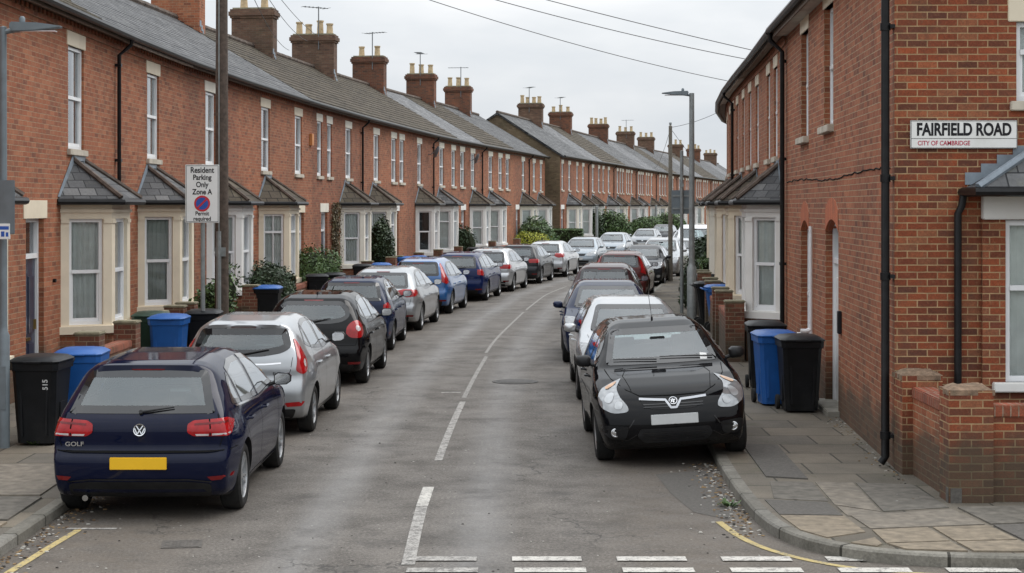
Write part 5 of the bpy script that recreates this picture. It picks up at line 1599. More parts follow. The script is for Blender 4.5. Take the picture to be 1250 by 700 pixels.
    def details(c):
        s = c.s; W = s['W']; rw, fw = s['wheels']; R = s['R']
        # wheels
        for y in (rw, fw):
            for sx in (-1, 1):
                wheel(c.root, (sx * (W - .115), y, R), R, s.get('tw', .205), sx, s.get('spokes', 5), s.get('rim', .215))
        # seams
        sm = MB()
        for v in 'LR':
            for pts in s['seams']: c.line(sm, v, pts)
        for v, pts in s.get('seams_v', []):
            c.line(sm, v, pts)
            if v in 'rf' or v == 't': c.line(sm, v, [(-x, z) for x, z in pts])
        sm.build('panel_gap', M['seam'], c.root)
        for nm, v, poly, mat, off, mir, r in s['patches']:
            for mm in ((1, -1) if mir and v in 'rft' else (1,)):
                for vv in (('L', 'R') if mir and v == 'S' else ((v + 'L', v + 'R') if v[0] == 'C' else (v,))):
                    p = [(math.radians(x) * .5, z) for x, z in poly] if v[0] == 'C' else [(x * mm, z) for x, z in poly]
                    c.patch(nm, vv, soft(p, r), M[mat], off, res=.035 if 'lamp' in nm or 'light' in nm else .06)
        # door handles, mirrors
        for v, sx in (('L', -1), ('R', 1)):
            for y in s['handles']:
                p = c.hit(v, (y, s['hz']), 0)
                h = MB(); h.tube([(p.x - sx * .01, y - .09, s['hz']), (p.x + sx * .028, y - .07, s['hz']), (p.x + sx * .03, y + .07, s['hz'] + .004), (p.x - sx * .01, y + .09, s['hz'])], .014, 6)
                h.build('door_handle', M['paint_dummy'], c.root, smooth=True)
            y, z = s['mir']
            p = c.hit(v, (y, z), 0)
            mm = MB(); 
            Mx = Matrix.Translation((p.x + sx * .13, y + .02, z + .055))
            pr = [(-.085, -.05), (-.06, -.068), (.05, -.062), (.095, -.03), (.10, .03), (.07, .065), (-.05, .068), (-.088, .04)]
            for (ya, sc_a, yb, sc_b) in ((-.05, 1.0, .02, .97), (.02, .97, .07, .72), (.07, .72, .085, .3)):
                A = [Mx @ Vector((x * sc_a * (1 if sx > 0 else -1), ya, zz * sc_a)) for x, zz in pr]
                B = [Mx @ Vector((x * sc_b * (1 if sx > 0 else -1), yb, zz * sc_b)) for x, zz in pr]
                for i in range(8):
                    j = (i + 1) % 8; mm.face([A[i], A[j], B[j], B[i]])
            mm.face([Mx @ Vector((x * .98 * (1 if sx > 0 else -1), -.05, zz)) for x, zz in pr], 1)
            mm.face(B)
            mm.cm = 1
            mm.tube([(p.x - sx * .02, y, z - .01), (p.x + sx * .07, y, z + .02)], .022, 6)
            mo = mm.build('wing_mirror', [M[s.get('mirmat', 'paint_dummy')], M['black_plastic']], c.root, smooth=True, merge=True, angle=50)
            g_ = MB(); g_.face([Mx @ Vector((x * .88 * (1 if sx > 0 else -1), -.0515, zz * .86)) for x, zz in pr][::1]); g_.build('mirror_glass', M['chrome'], mo, recalc=False)
        # number plates
        for v, key, sg in (('r', 'rplate', -1), ('f', 'fplate', 1)):
            x, z = s[key]
            p = c.hit(v, (0, z), 0); q = c.hit(v, (.2, z), 0)
            y = p.y + sg * .012
            m = MB(); m.box(-.26, .26, min(y, y - sg * .03), max(y, y - sg * .03), z - .055, z + .055)
            m.build('number_plate', M['plate_yellow' if v == 'r' else 'plate_white'], c.root, bevel=.004)
        # wipers
        wp = MB(); (x0, z0, x1, z1) = s['rwipe']
        n = 6; pts = [c.hit('r', (x0 + (x1 - x0) * i / n, z0 + (z1 - z0) * i / n), .022) for i in range(n + 1)]
        wp.tube(pts, .011, 5, r2=.006); wp.tube([c.hit('r', (x0, z0), -.01), c.hit('r', (x0, z0), .03)], .02, 8)
        wp.build('wiper', M['black_plastic'], c.root, smooth=True)
        for (x0, z0, x1, z1) in s['fwipe']:
            wp = MB(); pts = [c.hit('f', (x0 + (x1 - x0) * i / 8, z0 + (z1 - z0) * math.sin(i / 8 * PI / 2)), .02) for i in range(9)]
            wp.tube(pts, .008, 5, r2=.005); wp.build('wiper', M['black_plastic'], c.root, smooth=True)
        # aerial
        if s.get('aerial'):
            x, y, L, lean = s['aerial']; p = c.hit('t', (x, y), 0)
            a = MB(); a.tube([p, p + Vector((0, 0, .03))], .014, 6); a.tube([p + Vector((0, 0, .02)), p + Vector((0, -L * math.sin(lean), L * math.cos(lean)))], .004, 5); a.build('car_aerial', M['black_plastic'], c.root)
        # tail pipe
        a = MB(); yb = s['prof_min']; a.tube([(-.5, yb + .4, .22), (-.5, yb + .06, .22)], .028, 10); a.build('tail_pipe', M['chrome'], c.root, smooth=True)
        if s.get('more'): s['more'](c)

def wheel(parent, loc, R, w, sx, spokes, rr):
    Mx = Matrix.Translation(loc) @ Matrix.Rotation(sx * PI / 2, 4, 'Y')
    t = MB(); h = w / 2
    t.lathe([(rr - .01, -h * .85), (rr + .015, -h * .98), (R - .035, -h), (R - .008, -h * .82), (R, -h * .5), (R, h * .5), (R - .008, h * .82), (R - .035, h), (rr + .015, h * .98), (rr, h * .88), (rr - .004, h * .7)], 36, Mx)
    for k in (-.3, 0, .3):
        pass
    o = t.build('wheel', M['tyre'], parent, smooth=True, merge=True)
    r = MB()
    r.lathe([(rr, h * .86), (rr - .012, h * .90), (rr - .022, h * .80), (rr - .03, h * .2), (rr - .03, -h * .8)], 36, Mx)
    def pt(rad, a, z): return Mx @ Vector((rad * math.cos(a), rad * math.sin(a), z))
    for k in range(spokes):
        a0 = 2 * PI * k / spokes
        for da in ((-.11, .11) if spokes <= 6 else (0,)):
            wa, wb = .14, .055
            q = [pt(.045, a0 - wa * 1.6 + da, h * .62), pt(rr - .02, a0 + da * 1.5 - wb, h * .80), pt(rr - .02, a0 + da * 1.5 + wb, h * .80), pt(.045, a0 + wa * 1.6 + da, h * .62)]
            q2 = [pt(.05, a0 - wa * 2 + da, h * .2), pt(rr - .02, a0 + da * 1.5 - wb * 1.4, h * .45), pt(rr - .02, a0 + da * 1.5 + wb * 1.4, h * .45), pt(.05, a0 + wa * 2 + da, h * .2)]
            r.face(q)
            for i in range(4):
                j = (i + 1) % 4; r.face([q2[i], q2[j], q[j], q[i]])
    r.lathe([(.001, h * .72), (.035, h * .72), (.062, h * .62), (.07, h * .3)], 18, Mx)
    r.build('rim', M['alloy'], o, smooth=True, angle=30, recalc=False)
    b = MB(); b.lathe([(.001, h * .12), (rr - .03, h * .12)], 24, Mx); b.lathe([(.001, h * .22), (.12, h * .22), (.125, h * .13)], 20, Mx)
    b.build('brake_disc', M['black_metal'], o)
    return o

M['paint_dummy'] = simple('paint dummy', (.5, .5, .5))
GZ = [(0, .86), (.17, .90), (.26, .955), (.40, .985), (.60, 1.0), (.72, 1.0), (.80, .985), (.90, .955), (.98, .925), (1.1, .86), (1.25, .775), (1.40, .675), (1.55, .58)]

def base_spec(**k):
    s = dict(W=.885, H=1.46, wheels=(-1.32, 1.30), R=.315, gz=GZ, belt=.95, cowl=1.12, seat=.05,
        prof=[(-1.95, .22), (-2.06, .30), (-2.10, .42), (-2.105, .54), (-2.085, .62), (-2.04, .655), (-2.045, .75), (-2.02, .90), (-1.97, .99), (-1.84, 1.15), (-1.66, 1.36), (-1.68, 1.405), (-1.4, 1.435), (-.8, 1.46), (-.2, 1.46), (.15, 1.44), (.42, 1.38), (.75, 1.22), (1.18, .985), (1.32, .955), (1.75, .875), (1.98, .78), (2.08, .66), (2.12, .50), (2.10, .32), (1.98, .20), (1.5, .17), (-1.6, .17)],
        rwin=[(.64, .985), (.56, 1.345)], fwin=[(.66, 1.0), (.53, 1.375)],
        swin=[[(-1.58, 1.03), (-1.40, 1.22), (-1.20, 1.315), (-1.18, 1.0)], [(-1.13, 1.0), (-1.15, 1.33), (-.75, 1.385), (-.30, 1.385), (-.26, .975)], [(-.19, .97), (-.22, 1.388), (.18, 1.365), (.45, 1.25), (.86, 1.0)]],
        seams=[[(-1.16, 1.0), (-1.18, .75), (-1.02, .55)], [(-.22, 1.0), (-.23, .8), (-.22, .27)], [(.90, 1.0), (.95, .8), (.90, .27)], [(-.95, .27), (.90, .27)], [(-1.7, .66), (-1.95, .66)], [(1.62, .66), (1.9, .62)]],
        seams_v=[('r', [(0, .655), (.72, .66), (.76, .80), (.70, .98)]), ('f', [(0, .74), (.45, .76), (.66, .86), (.70, .96)]), ('f', [(0, .60), (.80, .62)])],
        patches=[('tail_light', 'CR', [(0,.93),(45,.94),(70,.91),(66,.82),(40,.79),(6,.79)], 'tail_red', .007, True, .03),
                 ('headlight', 'CF', [(0,.75),(15,.80),(38,.865),(66,.875),(60,.80),(36,.69),(15,.63),(2,.65)], 'head', .006, True, .04),
                 ('grille', 'f', [(-.40, .73), (.40, .73), (.34, .64), (-.34, .64)], 'black_plastic', .005, False, .03),
                 ('air_intake', 'f', [(-.55, .44), (.55, .44), (.48, .27), (-.48, .27)], 'black_plastic', .005, False, .04),
                 ('fog_light', 'f', [(.62, .42), (.76, .42), (.74, .33), (.62, .32)], 'head', .006, True, .04),
                 ('bumper_insert', 'r', [(-.70, .36), (.70, .36), (.64, .235), (-.64, .235)], 'black_plastic', .004, False, .04),
                 ('rear_reflector', 'r', [(.60, .40), (.80, .40), (.78, .36), (.60, .36)], 'tail_dark', .006, True, .01),
                 ('brake_light', 'r', [(-.16, 1.375), (.16, 1.375), (.15, 1.355), (-.15, 1.355)], 'tail_dark', .006, False, .006)],
        handles=(-.92, .02), hz=.80, mir=(.78, .98), rplate=(0, .56), fplate=(0, .52), rwipe=(0, .99, .30, 1.03), fwipe=[(-.60, 1.035, .02, 1.05), (.06, 1.035, .58, 1.045)], spokes=5)
    s.update(k)
    s['prof_min'] = min(p[0] for p in s['prof']); s['prof_max'] = max(p[0] for p in s['prof'])
    return s

def emblem_round(c, v, x, z, r, fn=None, mat='chrome', bg='black_plastic'):
    p = c.hit(v, (x, z), .004); sg = -1 if v == 'r' else 1
    q = c.hit(v, (x, z + .03), .004) - c.hit(v, (x, z - .03), .004)
    tilt = math.atan2(q.y, q.z)
    Mx = Matrix.Translation(p) @ Matrix.Rotation(-tilt, 4, 'X') @ (Matrix.Rotation(PI / 2, 4, 'X') if v == 'r' else Matrix.Rotation(PI, 4, 'Z') @ Matrix.Rotation(PI / 2, 4, 'X'))
    m = MB(); m.lathe([(r * .86, -.005), (r * .86, .006), (r, .008), (r * 1.04, .003), (r * 1.04, -.01)], 28, Mx)
    e = m.build('emblem', M[mat], c.root, smooth=True)
    m = MB(); m.lathe([(.0005, .001), (r * .9, .001)], 28, Mx); m.build('emblem_disc', M[bg], e)
    if fn:
        m = MB()
        for a, b in fn:
            a = Vector((*a, 0)) * r; b = Vector((*b, 0)) * r
            d = (b - a).normalized(); n = Vector((-d.y, d.x, 0)) * r * .085
            q = [a + n, a - n, b - n, b + n]
            for zz in (.005,):
                m.face([Mx @ Vector((t.x, t.y, zz)) for t in q])
            for i in range(4):
                j = (i + 1) % 4; m.face([Mx @ Vector((q[i].x, q[i].y, 0.001)), Mx @ Vector((q[j].x, q[j].y, .001)), Mx @ Vector((q[j].x, q[j].y, .005)), Mx @ Vector((q[i].x, q[i].y, .005))])
        m.build('emblem_letters', M[mat], e, recalc=True)
    return e

def car_text(c, v, x, z, body, size, sx=1.0, mat='chrome', bold=.001):
    p = c.hit(v, (x, z), .022)
    Mx = Matrix.Translation(p) @ (STAND if v == 'r' else Matrix.Rotation(PI, 4, 'Z') @ STAND)
    return text_mesh('lettering', body, size, M[mat], c.root, Mx, bold=bold, depth=.002, sx=sx)

# --- navy hatchback seen from behind
def more_navy(c):
    VW = [((-.52, .66), (-.12, .05)), ((.52, .66), (.12, .05)), ((-.12, .05), (.12, .05)), ((-.8, .25), (-.36, -.72)), ((-.36, -.72), (0, -.05)), ((0, -.05), (.36, -.72)), ((.36, -.72), (.8, .25))]
    emblem_round(c, 'r', 0, .845, .056, VW)
    car_text(c, 'r', -.60, .715, 'GOLF', .055, 1.25)
    m = MB()
    for v in 'LR': c.line(m, v, [(-1.50, 1.005), (-.25, .955), (.84, .985)], .018, .012)
    m.build('chrome_strip', M['chrome'], c.root)
    m = MB(); c.line(m, 'r', [(-.84, .665), (-.62, .645), (.62, .645), (.84, .665)], .014, .004); m.build('boot_crease', M['seam'], c.root)
    m = MB(); c.line(m, 'r', [(-.66, .37), (-.45, .395), (.45, .395), (.66, .37)], .012, .006); m.build('diffuser_edge', M['frit'], c.root)
    for v in ('CRL', 'CRR'):
        D = lambda l: [(math.radians(x) * .5, z) for x, z in l]
        c.patch('tail_light_divider', v, D([(22.5, .935), (24, .935), (24, .79), (22.5, .79)]), M['seam'], .010, .05)
        c.patch('tail_light_strip', v, D([(7, .806), (21.5, .806), (21.5, .789), (8, .789)]), M['tail_clear'], .010, .05)
        c.patch('tail_light_strip', v, D([(25, .81), (48, .815), (44, .80), (25, .791)]), M['tail_clear'], .010, .05)
        c.patch('tail_light_upper', v, D([(6, .90), (46, .918), (46, .90), (6, .882)]), M['tail_dark'], .010, .05)
S_navy = base_spec(W=.868, H=1.455, R=.32, rim=.225, spokes=5,
    prof=[(-1.95, .22), (-2.04, .28), (-2.10, .40), (-2.115, .52), (-2.11, .60), (-2.085, .645), (-2.04, .66), (-2.05, .74), (-2.055, .84), (-2.03, .92), (-1.985, .985), (-1.86, 1.14), (-1.66, 1.365), (-1.70, 1.405), (-1.45, 1.435), (-.8, 1.455), (-.2, 1.455), (.15, 1.43), (.42, 1.37), (.75, 1.22), (1.18, .985), (1.32, .955), (1.75, .875), (1.98, .78), (2.10, .66), (2.14, .50), (2.12, .32), (2.0, .20), (1.5, .17), (-1.6, .17)],
    rwin=[(.68, .985), (.66, 1.02), (.55, 1.36)],
    patches=[p for p in base_spec()['patches'] if p[0] not in ('tail_light', 'rear_reflector', 'bumper_insert')] + [
        ('tail_light', 'CR', [(-2,.895),(5,.925),(45,.945),(70,.905),(68,.885),(50,.80),(40,.785),(5,.785),(-2,.82)], 'tail_red', .007, True, .02),
        ('bumper_insert', 'r', [(-.66, .35), (-.45, .375), (.45, .375), (.66, .35), (.64, .22), (-.64, .22)], 'black_plastic', .004, False, .04),
        ('rear_reflector', 'r', [(.62, .42), (.84, .435), (.83, .40), (.66, .385)], 'tail_dark', .006, True, .01)],
    rplate=(0, .545), more=more_navy, handles=(-.92, .02), hz=.83)

# --- silver hatchback, tall kite-shaped lamps beside the glass
def more_silver(c):
    car_text(c, 'r', .47, .80, 'Fiesta', .055, 1.1, 'black_metal', 0)
    m = MB(); c.line(m, 'r', [(-.5, .93), (-.3, .915), (.3, .915), (.5, .93)], .02, .006); m.build('boot_handle', M['chrome'], c.root)
    for v in ('CRL', 'CRR'): c.patch('tail_light_lens', v, [(math.radians(x) * .5, z) for x, z in chaikin([(48, .985), (55, .94), (48, .86), (41, .92)], 1)], M['tail_clear'], .010, .04)
S_silver = base_spec(W=.86, H=1.48, R=.305, wheels=(-1.26, 1.23), rim=.205, spokes=7, cowl=1.0, belt=1.0,
    prof=[(-1.85, .24), (-1.93, .32), (-1.965, .44), (-1.97, .58), (-1.94, .68), (-1.90, .74), (-1.90, .86), (-1.87, .97), (-1.80, 1.12), (-1.66, 1.34), (-1.70, 1.40), (-1.55, 1.44), (-.9, 1.475), (-.3, 1.48), (0, 1.46), (.25, 1.40), (.6, 1.22), (1.05, 1.0), (1.2, .97), (1.6, .87), (1.82, .76), (1.93, .62), (1.97, .46), (1.95, .3), (1.84, .2), (1.5, .17), (-1.5, .17)],
    rwin=[(.25, 1.01), (.50, 1.05), (.62, 1.12), (.54, 1.355)], fwin=[(.64, 1.02), (.52, 1.40)], frit=.085,
    swin=[[(-1.36, 1.13), (-1.18, 1.30), (-1.05, 1.36), (-1.02, 1.06)], [(-.98, 1.05), (-1.0, 1.37), (-.6, 1.41), (-.26, 1.41), (-.22, 1.0)], [(-.15, .99), (-.18, 1.412), (.12, 1.38), (.35, 1.28), (.76, 1.02)]],
    patches=[p for p in base_spec()['patches'] if p[0] not in ('tail_light', 'rear_reflector', 'headlight')] + [
        ('tail_light', 'CR', [(37,1.23),(45,1.21),(60,1.02),(62,.93),(50,.82),(36,.79),(28,.84),(32,.98)], 'tail_red', .008, True, .03),
        ('headlight', 'CF', [(5,.68),(18,.80),(36,.90),(66,.92),(56,.80),(36,.72),(20,.66)], 'head', .006, True, .03),
        ('rear_reflector', 'r', [(.56, .44), (.80, .46), (.76, .40), (.58, .39)], 'tail_red', .006, True, .015)],
    seams=[[(-1.02, 1.05), (-1.03, .8), (-.9, .55)], [(-.18, 1.0), (-.19, .8), (-.18, .27)], [(.80, 1.0), (.85, .8), (.80, .27)], [(-.85, .27), (.80, .27)]],
    seams_v=[('r', [(0, .72), (.56, .72), (.62, .84), (.64, 1.0)]), ('f', [(0, .78), (.45, .80), (.62, .9), (.66, 1.0)])],
    rplate=(0, .80), fplate=(0, .50), rwipe=(0, 1.03, .34, 1.09), more=more_silver, aerial=None, mir=(.70, 1.02), handles=(-.78, .06), hz=.86)

# --- black hatchback with big rounded rear lamps and an oval rear glass
def more_round(c):
    for v in ('CRL', 'CRR'): c.patch('tail_light_lens', v, [(math.radians(x) * .5, z) for x, z in chaikin([(34, .97), (44, .97), (46, .90), (35, .88)], 1)], M['tail_clear'], .011, .04)
S_round = base_spec(W=.87, H=1.47, R=.305, wheels=(-1.28, 1.26), rim=.205, cowl=1.05, belt=.98, spokes=5,
    prof=[(-1.87, .24), (-1.96, .32), (-2.0, .44), (-2.0, .58), (-1.95, .66), (-1.93, .80), (-1.90, .92), (-1.84, 1.02), (-1.66, 1.30), (-1.55, 1.40), (-1.3, 1.445), (-.8, 1.47), (-.2, 1.47), (.1, 1.44), (.35, 1.37), (.75, 1.17), (1.12, .98), (1.3, .94), (1.7, .83), (1.9, .70), (2.0, .55), (2.0, .36), (1.9, .2), (1.5, .17), (-1.5, .17)],
    rwin=[(.30, 1.0), (.50, 1.03), (.61, 1.11), (.58, 1.24), (.46, 1.355)], fwin=[(.64, 1.0), (.52, 1.39)],
    swin=[[(-1.42, 1.12), (-1.25, 1.26), (-1.12, 1.34), (-1.08, 1.04)], [(-1.04, 1.03), (-1.06, 1.35), (-.65, 1.395), (-.28, 1.395), (-.24, .99)], [(-.17, .98), (-.20, 1.397), (.15, 1.37), (.4, 1.25), (.82, 1.0)]],
    patches=[p for p in base_spec()['patches'] if p[0] not in ('tail_light',)] + [
        ('tail_light', 'CR', [(14,.84),(16,.95),(30,1.04),(48,1.06),(64,.98),(62,.86),(45,.79),(26,.77)], 'tail_red', .008, True, .07),],
    rplate=(0, .54), rwipe=(0, 1.02, .30, 1.08), more=more_round, aerial=(0, -1.2, .25, .9))

# --- compact hatch with separate round tail lamps
S_compact = base_spec(W=.83, H=1.46, R=.30, wheels=(-1.24, 1.22), rim=.20, cowl=1.0, belt=.98,
    prof=[(-1.82, .26), (-1.92, .34), (-1.96, .46), (-1.95, .58), (-1.90, .64), (-1.90, .80), (-1.88, .94), (-1.82, 1.03), (-1.66, 1.32), (-1.6, 1.40), (-1.4, 1.44), (-.8, 1.46), (-.2, 1.46), (.1, 1.43), (.35, 1.36), (.7, 1.17), (1.05, .98), (1.2, .95), (1.6, .85), (1.82, .74), (1.92, .60), (1.95, .44), (1.93, .3), (1.84, .2), (1.5, .17), (-1.5, .17)],
    rwin=[(.62, 1.01), (.54, 1.37)], fwin=[(.60, 1.0), (.50, 1.38)],
    patches=[p for p in base_spec()['patches'] if p[0] not in ('tail_light',)] + [
        ('tail_light', 'CR', [(24,.84),(26,.94),(38,.98),(52,.97),(62,.90),(60,.80),(46,.765),(32,.77)], 'tail_red', .009, True, .01)],
    rplate=(0, .54))

# --- large liftback with wide red lamps
S_large = base_spec(W=.91, H=1.47, R=.325, wheels=(-1.42, 1.38), rim=.225, cowl=1.25, belt=.96, seat=.12,
    prof=[(-2.12, .24), (-2.24, .32), (-2.29, .44), (-2.29, .58), (-2.25, .66), (-2.24, .80), (-2.21, .93), (-2.12, 1.0), (-1.85, 1.20), (-1.62, 1.36), (-1.45, 1.42), (-1.0, 1.455), (-.3, 1.47), (.05, 1.45), (.4, 1.37), (.85, 1.16), (1.25, .98), (1.45, .95), (1.9, .87), (2.15, .76), (2.26, .62), (2.3, .46), (2.27, .3), (2.15, .2), (1.6, .17), (-1.8, .17)],
    rwin=[(.66, 1.0), (.56, 1.35)], fwin=[(.68, 1.0), (.54, 1.385)],
    swin=[[(-1.72, 1.03), (-1.45, 1.22), (-1.22, 1.31), (-1.20, 1.0)], [(-1.15, 1.0), (-1.17, 1.325), (-.75, 1.385), (-.28, 1.39), (-.24, .975)], [(-.17, .97), (-.20, 1.392), (.22, 1.36), (.5, 1.24), (.94, .99)]],
    patches=[p for p in base_spec()['patches'] if p[0] not in ('tail_light',)] + [
        ('tail_light', 'CR', [(-6,.95),(14,.985),(48,.975),(70,.955),(66,.87),(45,.83),(22,.80),(4,.86)], 'tail_red', .008, True, .03),],
    rplate=(0, .74), seams_v=[('r', [(0, .62), (.70, .63), (.74, .78), (.70, .99)]), ('f', [(0, .72), (.45, .75), (.68, .86)])])

# --- tall hatch with upright tail lamps in the pillars
S_tall = base_spec(W=.88, H=1.50, R=.315, wheels=(-1.30, 1.27), rim=.21, cowl=1.1, belt=.98,
    prof=[(-1.9, .24), (-2.0, .32), (-2.05, .44), (-2.05, .60), (-2.0, .68), (-2.0, .85), (-1.98, 1.0), (-1.92, 1.12), (-1.80, 1.34), (-1.76, 1.42), (-1.5, 1.465), (-.9, 1.495), (-.2, 1.5), (.1, 1.47), (.4, 1.39), (.8, 1.18), (1.18, 1.0), (1.35, .96), (1.75, .86), (1.96, .74), (2.06, .60), (2.1, .44), (2.07, .3), (1.95, .2), (1.5, .17), (-1.6, .17)],
    rwin=[(.60, 1.03), (.52, 1.40)], fwin=[(.66, 1.02), (.53, 1.42)],
    patches=[p for p in base_spec()['patches'] if p[0] not in ('tail_light',)] + [
        ('tail_light', 'CR', [(24,.88),(26,1.05),(30,1.36),(44,1.37),(52,1.10),(62,.98),(60,.86),(40,.82)], 'tail_red', .008, True, .02),],
    rplate=(0, .60))

# --- black supermini seen from the front
def more_front(c):
    m = MB()
    # chrome bar that dips into a V around the badge
    c.line(m, 'f', [(-.37, .735), (-.20, .722), (-.085, .715), (-.03, .635), (.03, .635), (.085, .715), (.20, .722), (.37, .735)], .024, .014, .02)
    m.build('chrome_bar', M['chrome_soft'], c.root, recalc=False)
    emblem_round(c, 'f', 0, .705, .047, [((-.5, -.4), (-.1, .5)), ((-.1, .5), (.2, .1)), ((.2, .1), (.55, .35)), ((-.3, -.1), (.3, -.45)), ((.2, .1), (.1, -.6)), ((-.55, .2), (-.1, .1))], 'chrome')
    for z in (.675, .648):
        m = MB(); c.line(m, 'f', [(-.33, z), (.33, z)], .009, .010); m.build('grille_bar', M['frit'], c.root)
    m = MB()
    for z in (.30, .335, .37): c.line(m, 'f', [(-.36, z), (.36, z)], .008, .010)
    m.build('intake_bar', M['frit'], c.root)
    for sx in (1, -1):
        v = 'CFR' if sx > 0 else 'CFL'; D = lambda l: [(math.radians(x) * .5, z) for x, z in l]
        c.patch('headlight_bulb', v, D(chaikin([(14, .71), (22, .72), (23, .64), (15, .63)], 2)), M['alloy'], .012, .03)
        c.patch('headlight_bulb', v, D(chaikin([(25, .79), (34, .81), (36, .72), (27, .69)], 2)), M['alloy'], .012, .03)
        c.patch('indicator', v, D(chaikin([(36, .87), (44, .91), (47, .86), (41, .83)], 1)), M['head_warm'], .012, .03)
        m = MB(); c.line(m, 'f', [(sx * .44, .52), (sx * .50, .44), (sx * .66, .40), (sx * .80, .46)], .012, .008); c.line(m, 'f', [(sx * .42, .36), (sx * .52, .30), (sx * .70, .33)], .010, .008)
        m.build('bumper_crease', M['frit'], c.root)
        m = MB(); p = c.hit('f', (sx * .655, .385), .0); Mx = Matrix.Translation(p + Vector((0, -.004, 0))) @ Matrix.Rotation(-PI / 2, 4, 'X')
        m.lathe([(.05, 0), (.05, .012), (.04, .014), (.036, .008), (.001, .012)], 20, Mx); m.build('fog_light', M['chrome'], c.root, smooth=True)
    m = MB(); p = c.hit('f', (-.47, 1.07), .004)
    c.patch('tax_disc', 'f', [(-.53, 1.04), (-.45, 1.045), (-.46, 1.11), (-.54, 1.10)], M['sign_white'], .0065, .05)
S_front = base_spec(W=.865, H=1.485, R=.31, wheels=(-1.27, 1.24), rim=.21, cowl=.98, belt=.98, fbow=.26, ftap=.15, spokes=7,
    prof=[(-1.85, .24), (-1.93, .32), (-1.98, .44), (-1.97, .60), (-1.92, .70), (-1.90, .90), (-1.84, 1.02), (-1.66, 1.32), (-1.6, 1.40), (-1.35, 1.45), (-.8, 1.48), (-.2, 1.485), (.05, 1.465), (.28, 1.40), (.62, 1.20), (.98, 1.01), (1.1, .985), (1.45, .93), (1.72, .85), (1.88, .76), (1.95, .66), (1.985, .58), (2.01, .46), (2.0, .34), (1.95, .24), (1.8, .17), (-1.5, .17)],
    fwin=[(.66, 1.03), (.54, 1.405)], rwin=[(.60, 1.03), (.54, 1.38)],
    swin=[[(-1.36, 1.12), (-1.18, 1.28), (-1.05, 1.35), (-1.02, 1.05)], [(-.98, 1.04), (-1.0, 1.36), (-.6, 1.41), (-.26, 1.41), (-.22, 1.0)], [(-.15, .99), (-.18, 1.412), (.12, 1.38), (.33, 1.28), (.72, 1.03)]],
    patches=[p for p in base_spec()['patches'] if p[0] in ('tail_light', 'rear_reflector', 'brake_light', 'bumper_insert')] + [
        ('headlight', 'CF', [(8,.605),(9,.67),(19,.77),(33,.89),(46,.935),(50,.90),(47,.78),(38,.665),(24,.59)], 'head', .006, True, .05),
        ('grille', 'f', [(-.37, .745), (.37, .745), (.33, .66), (.22, .62), (-.22, .62), (-.33, .66)], 'black_plastic', .005, False, .03),
        ('air_intake', 'f', [(-.38, .42), (.38, .42), (.42, .34), (.34, .26), (-.34, .26), (-.42, .34)], 'black_plastic', .005, False, .03),
        ('side_intake', 'f', [(.50, .45), (.76, .47), (.80, .40), (.70, .31), (.54, .31)], 'black_plastic', .005, True, .04)],
    seams=[[(-1.02, 1.05), (-1.03, .8), (-.9, .55)], [(-.18, 1.0), (-.19, .8), (-.18, .27)], [(.78, 1.0), (.83, .8), (.78, .27)], [(-.85, .27), (.80, .27)], [(-.95, .72), (.9, .70)]],
    seams_v=[('f', [(0, .765), (.36, .77), (.50, .83), (.64, .93), (.68, 1.0)]), ('t', [(.45, 1.05), (.50, 1.3), (.44, 1.75)])],
    fplate=(0, .515), more=more_front, mir=(.66, 1.03), handles=(-.78, .06), hz=.86, aerial=(0, -.1, .42, .75), mirmat='black_plastic',
    fwipe=[(-.60, 1.06, .02, 1.085), (.06, 1.06, .56, 1.075)])

# --- plain family hatch (many of the parked cars) and a saloon-nosed variant
S_plain = base_spec()
def more_plain(c):
    for v, z in (('f', .70), ('r', .86)): emblem_round(c, v, 0, z, .045, None, 'chrome', 'chrome')
S_plain['more'] = more_plain
S_estate = base_spec(W=.88, H=1.48, wheels=(-1.32, 1.34), more=more_plain,
    prof=[(-2.1, .24), (-2.22, .32), (-2.26, .44), (-2.26, .58), (-2.22, .66), (-2.22, .80), (-2.19, .95), (-2.10, 1.10), (-1.93, 1.36), (-1.85, 1.42), (-1.5, 1.46), (-.8, 1.48), (-.2, 1.48), (.1, 1.45), (.42, 1.38), (.78, 1.20), (1.2, .985), (1.35, .955), (1.8, .87), (2.03, .77), (2.14, .64), (2.18, .48), (2.15, .32), (2.05, .2), (1.5, .17), (-1.8, .17)],
    swin=[[(-1.95, 1.04), (-1.82, 1.30), (-1.22, 1.36), (-1.20, 1.0)], [(-1.14, 1.0), (-1.16, 1.365), (-.75, 1.395), (-.30, 1.40), (-.26, .975)], [(-.19, .97), (-.22, 1.40), (.18, 1.375), (.46, 1.26), (.88, 1.0)]],
    rwin=[(.62, 1.01), (.55, 1.37)],
    patches=[p for p in base_spec()['patches'] if p[0] != 'tail_light'] + [
        ('tail_light', 'CR', [(24,.82),(24,.97),(56,.98),(60,.84),(50,.79)], 'tail_red', .008, True, .02),])
